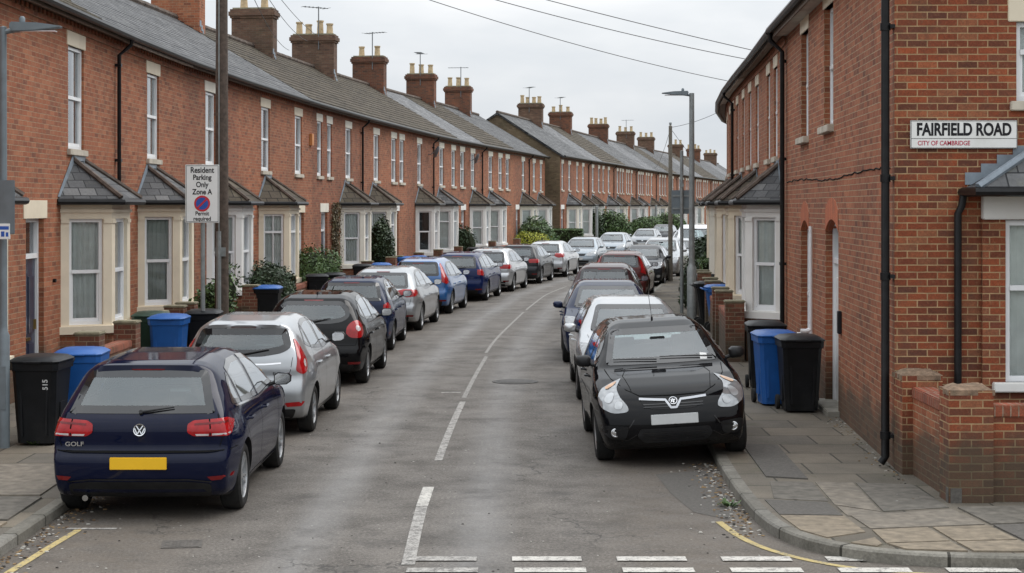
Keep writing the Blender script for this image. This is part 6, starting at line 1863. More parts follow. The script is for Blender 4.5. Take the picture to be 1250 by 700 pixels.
S_mpv = base_spec(W=.89, H=1.62, wheels=(-1.34, 1.36), cowl=1.25, belt=1.02, more=more_plain,
    prof=[(-2.0, .24), (-2.1, .32), (-2.14, .44), (-2.14, .66), (-2.10, .80), (-2.08, 1.0), (-2.0, 1.25), (-1.88, 1.52), (-1.5, 1.60), (-.8, 1.62), (-.1, 1.62), (.25, 1.56), (.6, 1.44), (1.0, 1.22), (1.32, 1.07), (1.6, 1.0), (1.88, .88), (2.05, .74), (2.14, .6), (2.16, .45), (2.13, .3), (2.0, .2), (1.5, .17), (-1.8, .17)],
    gz=[(0, .86), (.17, .90), (.26, .955), (.40, .985), (.60, 1.0), (.75, 1.0), (.88, .985), (1.0, .95), (1.2, .88), (1.4, .79), (1.55, .70), (1.7, .62)],
    rwin=[(.64, 1.06), (.56, 1.50)], fwin=[(.68, 1.09), (.56, 1.52)],
    swin=[[(-1.78, 1.10), (-1.70, 1.44), (-1.22, 1.50), (-1.20, 1.06)], [(-1.14, 1.06), (-1.16, 1.505), (-.75, 1.53), (-.28, 1.53), (-.24, 1.03)], [(-.17, 1.03), (-.20, 1.53), (.28, 1.49), (.6, 1.36), (1.0, 1.08)]],
    mir=(.86, 1.06), fwipe=[(-.6, 1.11, .08, 1.16), (.02, 1.11, .6, 1.15)], rwipe=(0, 1.07, .3, 1.12))
# --- white van
S_van = base_spec(W=.97, H=2.0, wheels=(-1.50, 1.55), R=.33, cowl=1.55, belt=1.15, ftap=.10, rtap=.03, seat=.55, fbow=.16, rbow=.03,
    prof=[(-2.45, .3), (-2.5, .45), (-2.5, 1.0), (-2.47, 1.85), (-2.38, 1.97), (-1.5, 2.0), (.2, 2.0), (.55, 1.96), (.85, 1.82), (1.35, 1.42), (1.65, 1.2), (1.9, 1.1), (2.2, .96), (2.38, .78), (2.44, .55), (2.42, .35), (2.3, .22), (1.8, .2), (-2.1, .2)],
    gz=[(0, .88), (.25, .95), (.5, .99), (.8, 1.0), (1.1, .985), (1.4, .955), (1.7, .91), (1.95, .84), (2.1, .75)],
    rwin=[(.70, 1.25), (.64, 1.75)], fwin=[(.74, 1.22), (.64, 1.82)],
    swin=[[(.25, 1.2), (.22, 1.76), (.70, 1.74), (1.0, 1.58), (1.36, 1.22)]],
    seams=[[(.18, 1.8), (.18, .32)], [(1.4, 1.2), (1.42, .9), (1.2, .6)], [(-1.0, 1.8), (-1.0, .35), (.15, .35)]],
    seams_v=[('r', [(0, 1.85), (.01, .4)]), ('f', [(0, .86), (.5, .9), (.75, 1.1)])],
    patches=[('tail_light', 'CR', [(44,.8),(44,1.2),(62,1.2),(62,.8)], 'tail_red', .008, True, .02),
             ('headlight', 'CF', [(8,.74),(16,.92),(36,1.02),(44,.98),(42,.78),(26,.70)], 'head', .006, True, .04),
             ('grille', 'f', [(-.45, .84), (.45, .84), (.40, .68), (-.40, .68)], 'black_plastic', .005, False, .03),
             ('front_bumper', 'f', [(-.86, .54), (.86, .54), (.82, .28), (-.82, .28)], 'black_plastic', .006, False, .05)],
    handles=(.32,), hz=1.05, mir=(1.2, 1.25), rplate=(0, .62), fplate=(0, .5), rwipe=(0, 1.27, .25, 1.3), fwipe=[(-.6, 1.25, .05, 1.32), (0, 1.25, .6, 1.3)])

_proto = {}
def get_car(kind):
    spec = globals()['S_' + kind]
    if kind not in _proto:
        c = Car(spec); _proto[kind] = [c.root, False]
        return c.root
    return None
PAINTS = {
 'navy': paint('midnight blue paint', (0.004, 0.0065, 0.024), 0, .3), 'navy_b': paint('dark blue paint', (0.010, 0.018, 0.05), .1, .3), 'silver': paint('silver paint', (0.36, 0.375, 0.39), .7, .36),
 'silver_b': paint('pale silver paint', (0.45, 0.465, 0.48), .6, .36), 'black': paint('black paint', (0.004, 0.004, 0.005), 0, .3, dirt=.1), 'grey': paint('mid grey paint', (0.22, 0.24, 0.26), .6, .35),
 'blue': paint('bright blue paint', (0.012, 0.10, 0.30), .2, .3), 'deep_blue': paint('deep blue paint', (0.006, 0.015, 0.07), .1, .3), 'dark_grey': paint('charcoal paint', (0.025, 0.027, 0.031), .2, .33),
 'ice': paint('pale blue grey paint', (0.25, 0.29, 0.325), .65, .35), 'maroon': paint('dark maroon paint', (0.05, 0.022, 0.024), .2, .32), 'russet': paint('red brown paint', (0.10, 0.026, 0.024), .2, .32),
 'white': paint('white van paint', (0.78, 0.79, 0.80), 0.0, .4), 'white_b': paint('off white paint', (0.5, 0.52, 0.54), .2, .4)}
def dress(root, pm):
    def rec(o):
        if o.type == 'MESH':
            for sl in o.material_slots:
                if sl.material == M['paint_dummy'] or sl.link == 'OBJECT':
                    sl.link = 'OBJECT'; sl.material = pm
        for ch in o.children: rec(ch)
    rec(root)
# kind, paint, x, y, heading (0 = nose away from the camera), label, extra roll
cars = [
 ('navy', 'navy', -3.42, 17.85, 0.0, 'dark navy hatchback nearest on the left, seen from behind with a yellow plate', 'L'),
 ('silver', 'silver', -3.36, 23.45, 0.02, 'silver hatchback with tall kite-shaped tail lights, second in the left row', 'L'),
 ('round', 'black', -3.17, 29.6, 0.035, 'black hatchback with big rounded red tail lights, third in the left row', 'L'),
 ('compact', 'navy_b', -3.16, 36.05, 0.03, 'dark blue compact with round tail lights, fourth in the left row', 'L'),
 ('large', 'silver', -2.87, 41.8, 0.085, 'large grey liftback with wide red lights, fifth in the left row', 'L'),
 ('tall', 'blue', -2.32, 48.0, 0.115, 'bright blue hatchback with upright pillar tail lights in the left row', 'L'),
 ('estate', 'deep_blue', -1.42, 54.4, 0.13, 'deep blue square-backed car after the bright blue hatchback, yellow plate', 'L'),
 ('plain', 'silver_b', -.56, 60.0, 0.165, 'pale silver hatchback on the bend, between two dark cars in the left row', 'L'),
 ('plain', 'dark_grey', .50, 66.1, 0.175, 'dark grey hatchback on the left side of the bend between silver cars', 'L'),
 ('large', 'silver_b', 1.68, 72.3, 0.19, 'silver car showing its tail lights, farthest of the left row seen from behind', 'L'),
 ('plain', 'ice', 3.35, 80.3, PI + .19, 'pale blue-grey hatchback facing the camera, first nose-on car in the left row', 'L'),
 ('estate', 'ice', 5.55, 93.8, PI + .19, 'pale estate car facing the camera in front of the far tall hedge', 'L'),
 ('plain', 'grey', 8.7, 111.5, PI + .2, 'grey car far down the left row in front of the second hedge', 'L'),
 ('mpv', 'dark_grey', 10.7, 121.5, PI + .2, 'dark people carrier far down the left row beside the thin grey post', 'L'),
 ('front', 'black', 1.80, 20.95, PI - .012, 'black hatchback facing the camera on the right with a chrome grille bar', 'R'),
 ('plain', 'silver_b', 1.84, 27.2, PI, 'silver hatchback facing the camera just behind the black hatchback', 'R'),
 ('plain', 'navy_b', 1.84, 33.4, PI + .02, 'dark blue hatchback facing the camera, third in the right row', 'R'),
 ('estate', 'maroon', 2.42, 43.8, .09, 'dark maroon estate seen from behind, fourth in the right row', 'R'),
 ('tall', 'russet', 3.55, 54.5, .14, 'red-brown hatchback with upright tail lights, fifth in the right row', 'R'),
 ('plain', 'dark_grey', 4.95, 64.2, PI + .17, 'charcoal hatchback facing the camera on the right before the silver people carrier', 'R'),
 ('mpv', 'silver', 6.2, 70.6, PI + .19, 'silver people carrier facing the camera left of the right-hand poles', 'R'),
 ('plain', 'silver_b', 7.45, 77.2, PI + .2, 'pale silver car behind the silver people carrier, beside the lamp post', 'R'),
 ('van', 'white', 9.05, 84.0, PI + .2, 'white panel van facing the camera right of the lamp post at the bend', 'R'),
 ('mpv', 'white_b', 9.75, 95.5, PI + .2, 'off-white people carrier just left of the white van, seen between the posts', 'R'),
 ('estate', 'dark_grey', 13.3, 104, PI + .2, 'charcoal estate far away behind the white van', 'R'),
]
cnt = {}
for kind, pm, x, y, hd, label, side in cars:
    r = get_car(kind)
    if r is None: r = copy_tree(_proto[kind][0])
    grp = 'cars parked along the left kerb' if side == 'L' else 'cars parked along the right kerb'
    if kind == 'van': r.name = 'parked_van'
    tag(r, label, 'van' if kind == 'van' else 'car', grp)
    r.location = (x, y, 0); r.rotation_euler = (0, 0, -hd)
    dress(r, PAINTS[pm])
    if kind == 'front':      # two wheels up on the footway
        a = math.atan2(PAVE - .01, 1.5)
        r.rotation_euler = (0, a, -hd)
        r.rotation_mode = 'XYZ'; r.rotation_euler = Euler((0, a, -hd), 'XYZ'); r.location.z = .75 * math.sin(a)
# ------------------------------------------------------------------ wheelie bins
def wheelie_bin(loc, rz, body='bin_black', lid=None, label='', group='wheelie bins', sc=1.0, num=None, openlid=0.0):
    lid = lid or body
    root = empty('wheelie_bin', (*loc, PAVE if len(loc) == 2 else 0) if len(loc) == 2 else loc, rz, label, 'wheelie bin', group)
    m = MB()
    def ring(w, d, z, c=.04, dy=0): return [Vector(p) for p in ((-w + c, -d + dy, z), (w - c, -d + dy, z), (w, -d + c + dy, z), (w, d - c + dy, z), (w - c, d + dy, z), (-w + c, d + dy, z), (-w, d - c + dy, z), (-w, -d + c + dy, z))]
    R_ = [ring(.215, .23, .03, .05, -.03), ring(.235, .255, .30, .05, -.02), ring(.262, .315, .86, .05), ring(.268, .322, .88, .05), ring(.285, .335, .885, .05), ring(.290, .345, .965, .05), ring(.265, .32, .97, .05)]
    for a, b in zip(R_[:-1], R_[1:]):
        for i in range(8):
            j = (i + 1) % 8; m.face([a[i], a[j], b[j], b[i]])
    m.face(R_[0][::-1])
    # raised ribs on the front and sides
    for x in (-.14, .14): m.prism([(x - .012, .12), (x + .012, .12), (x * 1.15 + .012, .80), (x * 1.15 - .012, .80)], -.245, -.30)
    for sx in (-1, 1):
        m.box(sx * .235 - .012, sx * .235 + .03 * (1 if sx > 0 else 1) - .01, -.1, .1, .15, .5)
    b = m.build('bin_body', M[body], root, merge=True, smooth=True, angle=25)
    l = MB()
    Lr = [ring(.298, .355, .972, .06, -.005), ring(.302, .36, .99, .06, -.005), ring(.295, .35, 1.0, .06, -.005), ring(.24, .29, 1.035, .06), ring(.15, .18, 1.05, .05)]
    for a, c in zip(Lr[:-1], Lr[1:]):
        for i in range(8):
            j = (i + 1) % 8; l.face([a[i], a[j], c[j], c[i]])
    l.face(Lr[-1]); l.face(Lr[0][::-1])
    l.box(-.10, .10, -.385, -.35, .975, .992)
    lo = l.build('lid', M[lid], root, merge=True, smooth=True, angle=30)
    if openlid: lo.rotation_euler.x = 0
    h = MB(); h.tube([(-.26, .33, .93), (-.26, .42, .955), (.26, .42, .955), (.26, .33, .93)], .018, 8); h.build('bin_handle', M[body], root, smooth=True)
    for sx in (-1, 1):
        w = MB(); w.lathe([(.001, -.025), (.095, -.025), (.10, -.015), (.10, .015), (.095, .025), (.001, .025)], 20, Matrix.Translation((sx * .255, .25, .10)) @ Matrix.Rotation(PI / 2, 4, 'Y')); w.build('bin_wheel', M['tyre'], root, smooth=True)
    if num: text_mesh('number', num, .085, M['plate_white'], root, Matrix.Translation((.14, -.308, .72)) @ Matrix.Rotation(math.radians(5), 4, 'X') @ STAND @ Matrix.Rotation(PI / 2, 4, 'Z'), bold=.002)
    root.scale = (sc,) * 3
    return root
BL, BB, BG = 'bin_black', 'bin_blue', 'bin_green'
bins = [
 ((-5.56, 20.35), -.05, BL, None, 'black wheelie bin with white numbers at the left edge by the lamp post', '515'),
 ((-5.34, 21.35), .05, BB, None, 'blue wheelie bin half hidden behind the numbered black bin on the left', None),
 ((-5.58, 28.0), .0, BB, None, 'bright blue wheelie bin standing below the parking sign, left of its pole', None),
 ((-6.02, 28.7), .1, BG, None, 'dark green wheelie bin tucked behind the left side of the bright blue bin', None),
 ((-5.25, 29.3), .05, BL, None, 'black wheelie bin between the bright blue bin and the sign pole', None),
 ((-5.42, 38.2), .0, BL, BB, 'black wheelie bin with a blue lid in front of the dark round bush', None),
 ((-5.05, 44.6), .12, BL, None, 'black wheelie bin below the light green hedge on the left, nearer of two', None),
 ((-4.75, 45.6), -.1, BL, None, 'black wheelie bin below the light green hedge on the left, farther of two', None),
 ((-4.55, 52.3), .05, BL, None, 'black wheelie bin standing before the creeper-clad wall', None),
 ((-4.05, 53.4), .15, BB, None, 'blue-lidded bin just right of the bin before the creeper-clad wall', None),
 ((-3.75, 60.3), .12, BB, None, 'blue bin beyond the tall dark shrub on the left', None),
 ((-3.3, 61.2), .12, BB, None, 'second blue bin beyond the tall dark shrub, farther right', None),
 ((-1.6, 73.6), .2, BL, None, 'black bin lid above the pale silver hatchback, leftmost of three', None),
 ((-1.1, 74.4), .2, BL, None, 'black bin lid above the pale silver hatchback, middle of three', None),
 ((-.6, 75.4), .2, BL, None, 'black bin lid above the pale silver hatchback, rightmost of three', None),
 ((3.93, 23.55), .0, BL, None, 'nearest black wheelie bin by the white side door on the right', None),
 ((3.72, 24.35), .03, BB, None, 'blue wheelie bin wedged between two black bins on the right footway', None),
 ((3.88, 26.35), -.05, BL, None, 'farther black wheelie bin of the three by the right side wall', None),
 ((4.68, 38.6), PI / 2, BB, None, 'blue wheelie bin behind the brick front wall of the right row', None),
 ((4.62, 40.3), PI / 2, BL, None, 'black wheelie bin just beyond the blue one behind the right front wall', None),
 ((4.98, 44.6), PI / 2, BL, None, 'farthest black wheelie bin of the right row beside the low hedge', None),
]
for loc, rz, b, l, lab, num in bins: wheelie_bin(loc, rz, b, l, lab, 'wheelie bins left out by the houses', num=num)

# ------------------------------------------------------------------ low brick garden walls
def garden_wall(p0, p1, h, label, piers=(True, True), ph=.28, th=.215, mat='brick_garden', cope='cope_brick', group=None, steps=None):
    p0, p1 = Vector(p0), Vector(p1); d = p1 - p0; L = d.length
    root = empty('garden_wall', (p0.x, p0.y, PAVE), math.atan2(d.y, d.x), label, 'garden wall', group)
    m = MB(); pw = .34
    a = pw if piers[0] else 0; b = L - pw if piers[1] else L
    m.box(a, b, -th / 2, th / 2, -.12, h - .075); m.build('wall_body', M[mat], root)
    m = MB(); m.box(a, b, -th / 2 - .012, th / 2 + .012, h - .072, h + .035); m.build('coping', M[cope], root, bevel=.012)
    for fl, x in ((piers[0], 0), (piers[1], L - pw)):
        if not fl: continue
        m = MB(); m.box(x, x + pw, -pw / 2, pw / 2, -.12, h + ph); p = m.build('pier', M[mat], root)
        m = MB(); m.box(x - .02, x + pw + .02, -pw / 2 - .02, pw / 2 + .02, h + ph + .002, h + ph + .045); 
        zz = h + ph + .045; m.face([(x - .02, -pw / 2 - .02, zz + .0015), (x + pw + .02, -pw / 2 - .02, zz + .0015), (x + pw / 2, 0, zz + .05)]) if False else None
        m.build('pier_cap', M['mortar'], p, bevel=.015)
    return root
gl = [((24.2, 26.9), .70, 'low brick garden wall behind the black and blue bins on the left'), ((28.75, 30.7), .72, 'low brick garden wall behind the bright blue bin'), ((31.4, 34.9), .72, 'brick garden wall just beyond the telegraph pole, behind the silver hatchback'),
      ((37.9, 41.7), .74, 'brick garden wall behind the blue-lidded black bin'), ((42.3, 47.8), .78, 'brick garden wall below the light green hedge'), ((54.2, 59.0), .75, 'low brick wall in front of the creeper-clad house'),
      ((60.0, 64.6), .75, 'low brick wall beyond the tall dark shrub'), ((68.8, 74.3), .75, 'low brick wall before the dark glazed white bay'), ((83, 90), .8, 'low brick wall left of the yellow-green bush')]
for (a, b), h, lab in gl:
    garden_wall((LF(a) + 1.12, a), (LF(b) + 1.12, b), h, lab)
for (a, b), h, lab in [((30.9, 35.0), .78, 'brick front wall before the bright white bay on the right'), ((36.0, 39.6), .78, 'brick front wall with a blue bin behind it on the right'),
                       ((40.4, 44.2), .8, 'third brick front wall of the right row, beside the lamp post'), ((45.2, 49.4), .8, 'farthest brick front wall of the right row by the low hedge')]:
    garden_wall((RF(b) - .84, b), (RF(a) - .84, a), h, lab)
# the corner forecourt wall: a side run from the house to the street pier, then along the footway
g0 = empty('garden_wall', (4.12, 16.22, PAVE), 0, 'red brick forecourt wall with crumbling pier caps at the bottom right corner', 'garden wall')
m = MB()
m.box(.0, .42, .0, .36, -.12, 1.06); pr = m.build('pier', M['brick_corner'], g0)
def rough_cap(x0, x1, y0, y1, z, seed):
    rr = random.Random(seed); m = MB(); n = 7
    lo = []; hi = []
    for i in range(n + 1):
        for j in range(n + 1):
            e = min(i, n - i, j, n - j)
            lo.append(Vector((x0 + (x1 - x0) * i / n + (rr.uniform(-.015, .015) if e == 0 else 0), y0 + (y1 - y0) * j / n + (rr.uniform(-.015, .015) if e == 0 else 0), z + (.0 if e == 0 else .03) * .6 + rr.uniform(.0, .03) * (e > 0))))
    f = lambda i, j: lo[i * (n + 1) + j]
    for i in range(n):
        for j in range(n): m.face([f(i, j), f(i + 1, j), f(i + 1, j + 1), f(i, j + 1)])
    rim = [f(i, 0) for i in range(n + 1)] + [f(n, j) for j in range(1, n + 1)] + [f(i, n) for i in range(n - 1, -1, -1)] + [f(0, j) for j in range(n - 1, 0, -1)]
    for i in range(len(rim)):
        a, b = rim[i], rim[(i + 1) % len(rim)]
        m.face([Vector((a.x, a.y, z - .05)), Vector((b.x, b.y, z - .05)), b, a])
    return m
M['cap_stone'] = simple('crumbling mortar cap', (0.20, 0.135, 0.09), .9, var=.45, vscale=12, bmp=.6, dirt=(.7, (.18, .15, .10)))
rough_cap(-.005, .425, -.005, .365, 1.065, 1).build('pier_cap', M['cap_stone'], pr, merge=True)
m = MB(); m.box(-.05, .37, 1.72, 2.12, -.12, 1.03); pr = m.build('pier', M['brick_corner'], g0)
rough_cap(-.055, .375, 1.715, 2.125, 1.035, 2).build('pier_cap', M['cap_stone'], pr, merge=True)
m = MB(); m.box(.06, .28, .36, 1.72, -.12, .80); m.build('side_wall', M['brick_side'], g0)
m = MB(); m.box(.045, .295, .362, 1.718, .802, .915); m.build('side_coping', M['cope_brick'], g0, bevel=.012)
m = MB(); m.box(.42, 9.0, .06, .28, -.12, .80); m.build('front_wall', M['brick_corner'], g0)
m = MB(); m.box(.422, 9.0, .045, .295, .802, .915); m.build('front_coping', M['cope_brick'], g0, bevel=.012)
m = MB(); m.box(-.006, .14, -.006, .12, -.02, .16); m.build('repair_render', M['slab_asph'], g0, bevel=.02)
# forecourt paving behind it
m = MB(); m.face([(4.2, 16.5, PAVE + .02), (13, 16.5, PAVE + .02), (13, 18.4, PAVE + .02), (4.2, 18.4, PAVE + .02)]); m.build('forecourt', M['slab_asph'])['kind'] = 'structure'

# ------------------------------------------------------------------ lamp posts, poles and signs
def lamp_post(x, y, h, arm, rz, label, r=.062, base_h=1.3):
    root = empty('street_lamp', (x, y, PAVE), rz, label, 'street lamp')
    m = MB(); m.lathe([(r * 1.55, 0), (r * 1.55, base_h), (r * 1.1, base_h + .05), (r, base_h + .12), (r * .82, h), (.001, h + .01)], 16); m.box(-.05, .05, -r * 1.62, -r * 1.4, .45, .95)
    m.build('post', M['galv'] if x > 0 else M['lamp_grey'], root, smooth=True, angle=35)
    m = MB(); m.tube([(0, 0, h - .06), (arm * .35, 0, h - .02)], .03, 8); m.build('arm', M['lamp_grey'], root, smooth=True)
    hd = MB(); P = [(.08, .0), (.10, .055), (arm * .6, .045), (arm, .008), (arm, -.012), (arm * .55, -.05), (.12, -.06)]
    w0 = .085
    A = [Vector((x_, -w0 * (1 - .25 * (x_ / arm)), h + z_)) for x_, z_ in P]; B = [Vector((x_, w0 * (1 - .25 * (x_ / arm)), h + z_)) for x_, z_ in P]
    hd.face(A); hd.face(B[::-1])
    for i in range(len(P)):
        j = (i + 1) % len(P); hd.face([A[j], A[i], B[i], B[j]])
    ho = hd.build('lamp_head', M['lamp_grey'], root, bevel=.012)
    l = MB(); l.box(.2, arm * .9, -.055, .055, h - .058, h - .045, ); l.build('lamp_lens', M['tail_clear'], ho)
    m = MB(); m.lathe([(.035, 0), (.035, .05), (.022, .07), (.001, .075)], 12, T(.22, 0, h + .05)); m.build('photocell', M['lamp_grey'], ho, smooth=True)
    return root
lamp_post(-5.9, 19.95, 4.88, .68, 0.0, 'grey street lamp at the far left edge with its arm over the footway', r=.048)
lamp_post(4.42, 42.3, 5.58, .74, PI, 'tall grey street lamp on the right footway, arm reaching over the parked cars', r=.075)
# small plates fixed on the left lamp post
s = empty('parking_sign', (-5.9, 19.93, PAVE), 0, 'sign seen from behind and small white plate clamped to the left lamp post', 'sign')
m = MB(); m.box(-.17, .19, -.10, -.085, 2.48, 3.1, Matrix.Rotation(-.15, 4, 'Z')); m.build('sign_panel', M['lamp_grey'], s, bevel=.006)
m = MB(); m.box(-.01, .12, -.135, -.105, 2.42, 2.6); m.build('sign_plate', M['sign_white'], s, bevel=.004)
m = MB(); m.box(.0, .11, -.1365, -.1345, 2.53, 2.57); m.box(.02, .06, -.1365, -.1345, 2.45, 2.51); m.box(.075, .105, -.1365, -.1345, 2.45, 2.50); m.build('plate_marks', M['ink_blue'], s)

# telegraph pole
tp = empty('telegraph_pole', (-5.23, 31.0, PAVE), 0, 'tall dark wooden telegraph pole beside the resident parking sign', 'telegraph pole')
m = MB(); m.lathe([(.128, 0), (.122, 2.5), (.108, 6), (.10, 8.2), (.085, 8.27), (.001, 8.3)], 16); m.build('pole', M['wood_pole'], tp, smooth=True, angle=50)
m = MB(); m.tube([(-.03, -.15, 0), (-.03, -.15, 2.35)], .045, 8); m.tube([(-.03, -.13, 2.35), (-.03, -.12, 7.9)], .012, 6); m.build('cable_guard', M['galv'], tp, smooth=True)
for z in (7.6, 7.85): 
    m = MB(); m.box(-.45, .45, -.05, .05, z - .04, z + .04, Matrix.Rotation(.4, 4, 'Z')) if z > 7.7 else m.tube([(0, -.3, z), (0, .3, z)], .02, 6); m.build('cross_bar', M['galv'], tp)
m = MB(); m.box(-.09, .09, -.14, -.12, 1.9, 2.06); m.build('pole_tag', M['galv'], tp)
# resident parking sign
ps = empty('parking_sign', (-5.22, 29.05, PAVE), 0.02, 'white resident parking sign with a no-waiting roundel on a thin grey pole', 'sign')
m = MB(); m.lathe([(.038, 0), (.038, 3.5), (.001, 3.51)], 12); m.build('pole', M['galv'], ps, smooth=True)
m = MB(); m.box(-.285, .285, -.075, -.06, 2.52, 3.50); sp_ = m.build('sign_panel', M['sign_white'], ps, bevel=.006)
m = MB()
for (a, b, c, d_) in ((-.272, .272, 3.478, 3.486), (-.272, .272, 2.534, 2.542), (-.272, -.264, 2.542, 3.478), (.264, .272, 2.542, 3.478)): m.box(a, b, -.0772, -.0745, c, d_)
m.build('border_line', M['ink'], ps)
for k, (t, sz) in enumerate((('Resident', .135), ('Parking', .125), ('Only', .125), ('Zone A', .125))):
    text_mesh('lettering', t, sz, M['ink'], ps, Matrix.Translation((0, -.077, 3.405 - k * .122)) @ STAND, bold=.003, depth=.001, sx=.84)
for k, (t, sz) in enumerate((('Permit', .095), ('required', .095))):
    text_mesh('lettering', t, sz, M['ink'], ps, Matrix.Translation((0, -.077, 2.675 - k * .088)) @ STAND, bold=.002, depth=.001, sx=.9)
MR = Matrix.Translation((0, -.0765, 2.845)) @ Matrix.Rotation(PI / 2, 4, 'X')
m = MB(); m.lathe([(.001, .001), (.112, .001)], 32, MR); m.build('roundel', M['ink_blue'], ps)
m = MB(); m.lathe([(.103, .0025), (.135, .0025)], 32, MR); M2 = Matrix.Translation((0, -.079, 2.845)) @ Matrix.Rotation(-PI / 4, 4, 'Y'); m.box(-.108, .108, -.0006, .0006, -.015, .015, M2)
m.build('roundel_ring', M['sign_red'], ps)
m = MB(); 
for z in (2.7, 3.3): m.box(-.06, .06, -.06, .045, z - .015, z + .015)
m.build('clamp', M['galv'], ps)
# road sign seen from behind, right footway
rs = empty('road_sign', (4.44, 45.0, PAVE), -.12, 'back of a grey rectangular road sign on a thin pole beside the right lamp post', 'road sign')
m = MB(); m.lathe([(.045, 0), (.045, 4.25), (.001, 4.26)], 12); m.build('pole', M['galv'], rs, smooth=True)
m = MB(); m.box(-.27, .26, .05, .065, 2.6, 3.22); m.build('sign_panel', M['lamp_grey'], rs, bevel=.005)
m = MB(); m.box(-.24, .23, .03, .05, 2.72, 2.76); m.box(-.24, .23, .03, .05, 3.05, 3.09); m.build('sign_rail', M['galv'], rs)
m = MB(); m.tube([(0, -.06, 3.35), (0, .06, 3.35)], .06, 8); m.build('clamp', M['galv'], rs)
# distant wooden pole with its drop wires
wp = empty('telegraph_pole', (5.93, 64.4, PAVE), 0, 'slim weathered wooden pole rising above the cars left of the right lamp post', 'telegraph pole')
m = MB(); m.lathe([(.09, 0), (.08, 3), (.065, 5.8), (.001, 5.85)], 12); m.build('pole', M['wood_grey'], wp, smooth=True, angle=50)
m = MB(); m.lathe([(.02, 0), (.05, .03), (.05, .1), (.001, .12)], 10, T(0, 0, 5.83)); m.build('pole_cap', M['galv'], wp, smooth=True)
for (x, y, h, lab) in ((11.05, 132, 2.85, 'thin grey post beyond the parked cars before the far hedge'), (4.85, 98.5, 2.75, 'thin grey post left of the tall far hedge')):
    r = empty('sign_post', (x, y, PAVE), 0, lab, 'post'); m = MB(); m.lathe([(.085, 0), (.085, h), (.001, h + .02)], 12); m.build('pole', M['galv'], r, smooth=True); m = MB(); m.lathe([(.10, 0), (.10, .05), (.001, .06)], 12, T(0, 0, h)); m.build('pole_cap', M['galv'], r, smooth=True)

# overhead wires
def wire(a, b, sag, label, r=.009):
    a, b = Vector(a), Vector(b); n = 24
    m = MB(); m.tube([a + (b - a) * (i / n) + Vector((0, 0, -4 * sag * (i / n) * (1 - i / n))) for i in range(n + 1)], r, 5)
    tag(m.build('overhead_wire', M['cable'], smooth=True), label, 'cable', 'overhead telephone wires')
top = (-5.23, 31, 7.95)
wire(top, (5.78, 45.0, 6.15), .25, 'lowest of the three wires crossing the sky to the right row')
wire((-5.2, 31.0, 8.15), (5.28, 38.2, 6.15), .2, 'middle of the three wires crossing the sky to the right row')
wire((-5.15, 30.95, 8.25), (5.2, 36.6, 6.2), .1, 'topmost of the three wires crossing the sky to the right row')
wire((-5.3, 31.1, 8.2), (-9.0, 69.5, 9.2), .5, 'wire dropping behind the left chimneys, leftmost of three')
wire((-5.25, 31.1, 8.15), (-8.3, 69.8, 9.6), .4, 'wire dropping behind the left chimneys, middle of three')
wire((-5.2, 31.1, 8.1), (-8.0, 70.2, 9.9), .25, 'wire dropping behind the left chimneys, rightmost of three')
wire((5.93, 64.4, 5.85), (7.2, 57.5, 6.2), .1, 'thin wire from the slim wooden pole to the right row')
wire((5.93, 64.4, 5.8), (12.2, 150, 6.3), .6, 'thin wire from the slim wooden pole to the far terrace')
wire((5.93, 64.4, 5.82), (26, 212, 6.6), .8, 'longest thin wire running from the slim pole down the far terrace')

